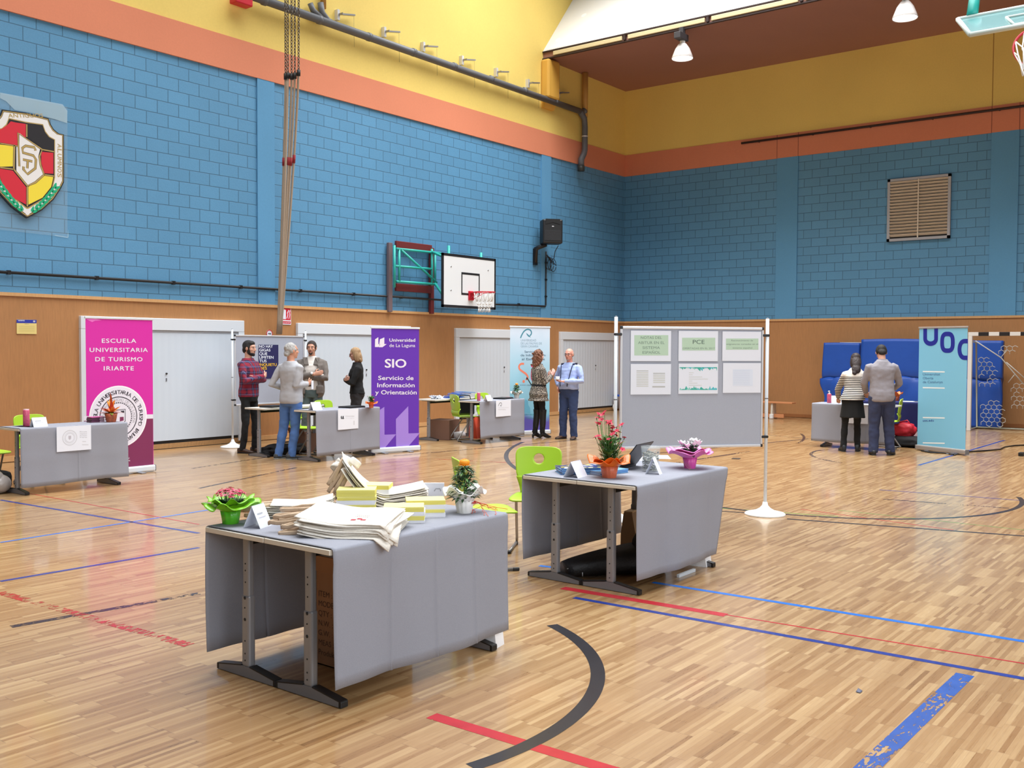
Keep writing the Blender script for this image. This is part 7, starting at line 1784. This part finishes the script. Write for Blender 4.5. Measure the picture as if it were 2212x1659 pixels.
b = MB(); b.lathe([(0, 0), (.040, 0), (.072, .010), (.074, .013), (.040, .005), (0, .004)], white_plastic, seg=28, caps=False); o = b.build('saucer'); o.location = cpos; tag(o, 'white saucer held by the man with the braces', 'saucer')
t = thing('coffee_cup', 'white cup on the saucer held by the man with the braces', 'cup', cpos+V3(0, 0, .0056)); b = MB(); b.lathe([(0, 0), (.024, 0), (.030, .01), (.040, .055), (.0375, .055), (.028, .012), (0, .006)], white_plastic, seg=28, caps=False); b.build('cup_body', t)
b = MB(); b.tube([(.037, 0, .045), (.06, 0, .042), (.06, 0, .02), (.032, 0, .014)], .0045, white_plastic, 6); b.build('handle', t)
# two people bending over the table by the goal
a7 = [((.19, .20, 1.08), (.14, .42, .93)), ((-.18, .20, 1.08), (-.12, .42, .92))]
p = Person('woman with long dark hair in a striped jumper and black skirt, leaning over the table', F(1836, 975), 32, 1.66, fem=True, lean=.22, hip=(.02, -.04), feet=((.13, .02, -.35), (-.12, -.02, .1)), head=(0, 14, 6), skin=(206, 158, 136), side=.12)
hbk = mat('hair_dark', rgb(46, 32, 30), .6, bump=.5, bscale=100)
p.body(a7, [((0, .8, -.5), (0, -.4, -1), .3), ((.2, .8, -.5), (0, -.4, -1), .3)])
p.hair(hbk, [((0, -.024, .038), (.088, .102, .094)), ((.07, -.03, -.06), (.030, .055, .11)), ((-.07, -.03, -.06), (.030, .055, .11)), ((0, -.082, -.09), (.085, .050, .14)), ((0, -.088, -.22), (.082, .045, .10)), ((-.03, -.088, -.30), (.045, .03, .05))], wob=lambda c: .004*noise.noise(Vector((c.x*60, c.y*60, c.z*8))))
st = NT('striped_knit'); tc = st.n('TexCoord').outputs['Object']; X_, Y_, Z_ = st.xyz(tc)
f_ = st.math('LESS_THAN', st.math('FRACT', st.math('DIVIDE', Z_, .031)), .52); f2 = st.math('LESS_THAN', Z_, 1.315)
st.l(st.mix(st.math('MULTIPLY', f_, f2), rgb(222, 212, 200), rgb(26, 24, 26)), st.b.inputs['Base Color']); st.b.inputs['Roughness'].default_value = .95
p.top(st.m, .90, a7, e=.030, sleeve=.014, name='striped_jumper', flare=lambda z: .02*max(0, 1.1-z)/.2)
b = MB(); sk = mat('skirt_black', rgb(16, 16, 17), .9); n = 28
b.loft([[p.lo(((.165+.05*t)*math.cos(q), -.01+(.115+.065*t)*math.sin(q)+p.hip[1]*0, 1.0-.40*t)) for q in [2*PI*k/n for k in range(n)]] for t in (0, .15, .35, .6, .85, 1)], sk); from_remesh(b, .011, sk, 'skirt', p.t, 2, None, lambda c: .006*math.sin(math.atan2(c.y, c.x)*9)*max(0, (1-c.z)/.4))
p.trousers(mat('tights_black', rgb(16, 16, 18)), z1=.95, slim=.84, name='tights', hem=.08)
p.shoes(mat('ankle_boot', rgb(34, 34, 36), .6), shoe_sole, .25, 'ankle_boot', .12)
a8 = [((.275, .10, 1.12), (.20, .36, 1.00)), ((-.25, .12, 1.12), (-.18, .36, .97))]
p = Person('dark haired man in a grey shirt and navy trousers, seen from behind at the table', F(1903, 983), 28, 1.80, lean=.10, feet=((.14, .03, -.45), (-.12, -.02, .0)), head=(0, 28, 0), skin=(206, 156, 134), sh=.008)
p.body(a8, [((-.2, .8, -.5), (-.2, -.4, -1), .35), ((.2, .8, -.5), (.2, -.4, -1), .35)]); p.hair(dk, HD)
p.top(mat('shirt_grey', rgb(140, 136, 142), .85, bump=.2, bscale=50), .84, a8, e=.026, name='shirt', wob=fold(.009, 8), cuff=.004)
b = MB(); rg = p.torso_rings(1.44, 1.50, .016); b.loft([rg[0], rg[10], rg[22]], mat('shirt_grey', rgb(140, 136, 142)), True, False); b.build('collar', p.t)
p.trousers(denim('trousers_navy', (46, 54, 84)), wide=.012); p.shoes(mat('shoe_black', rgb(26, 24, 24), .5), shoe_sole, .29)
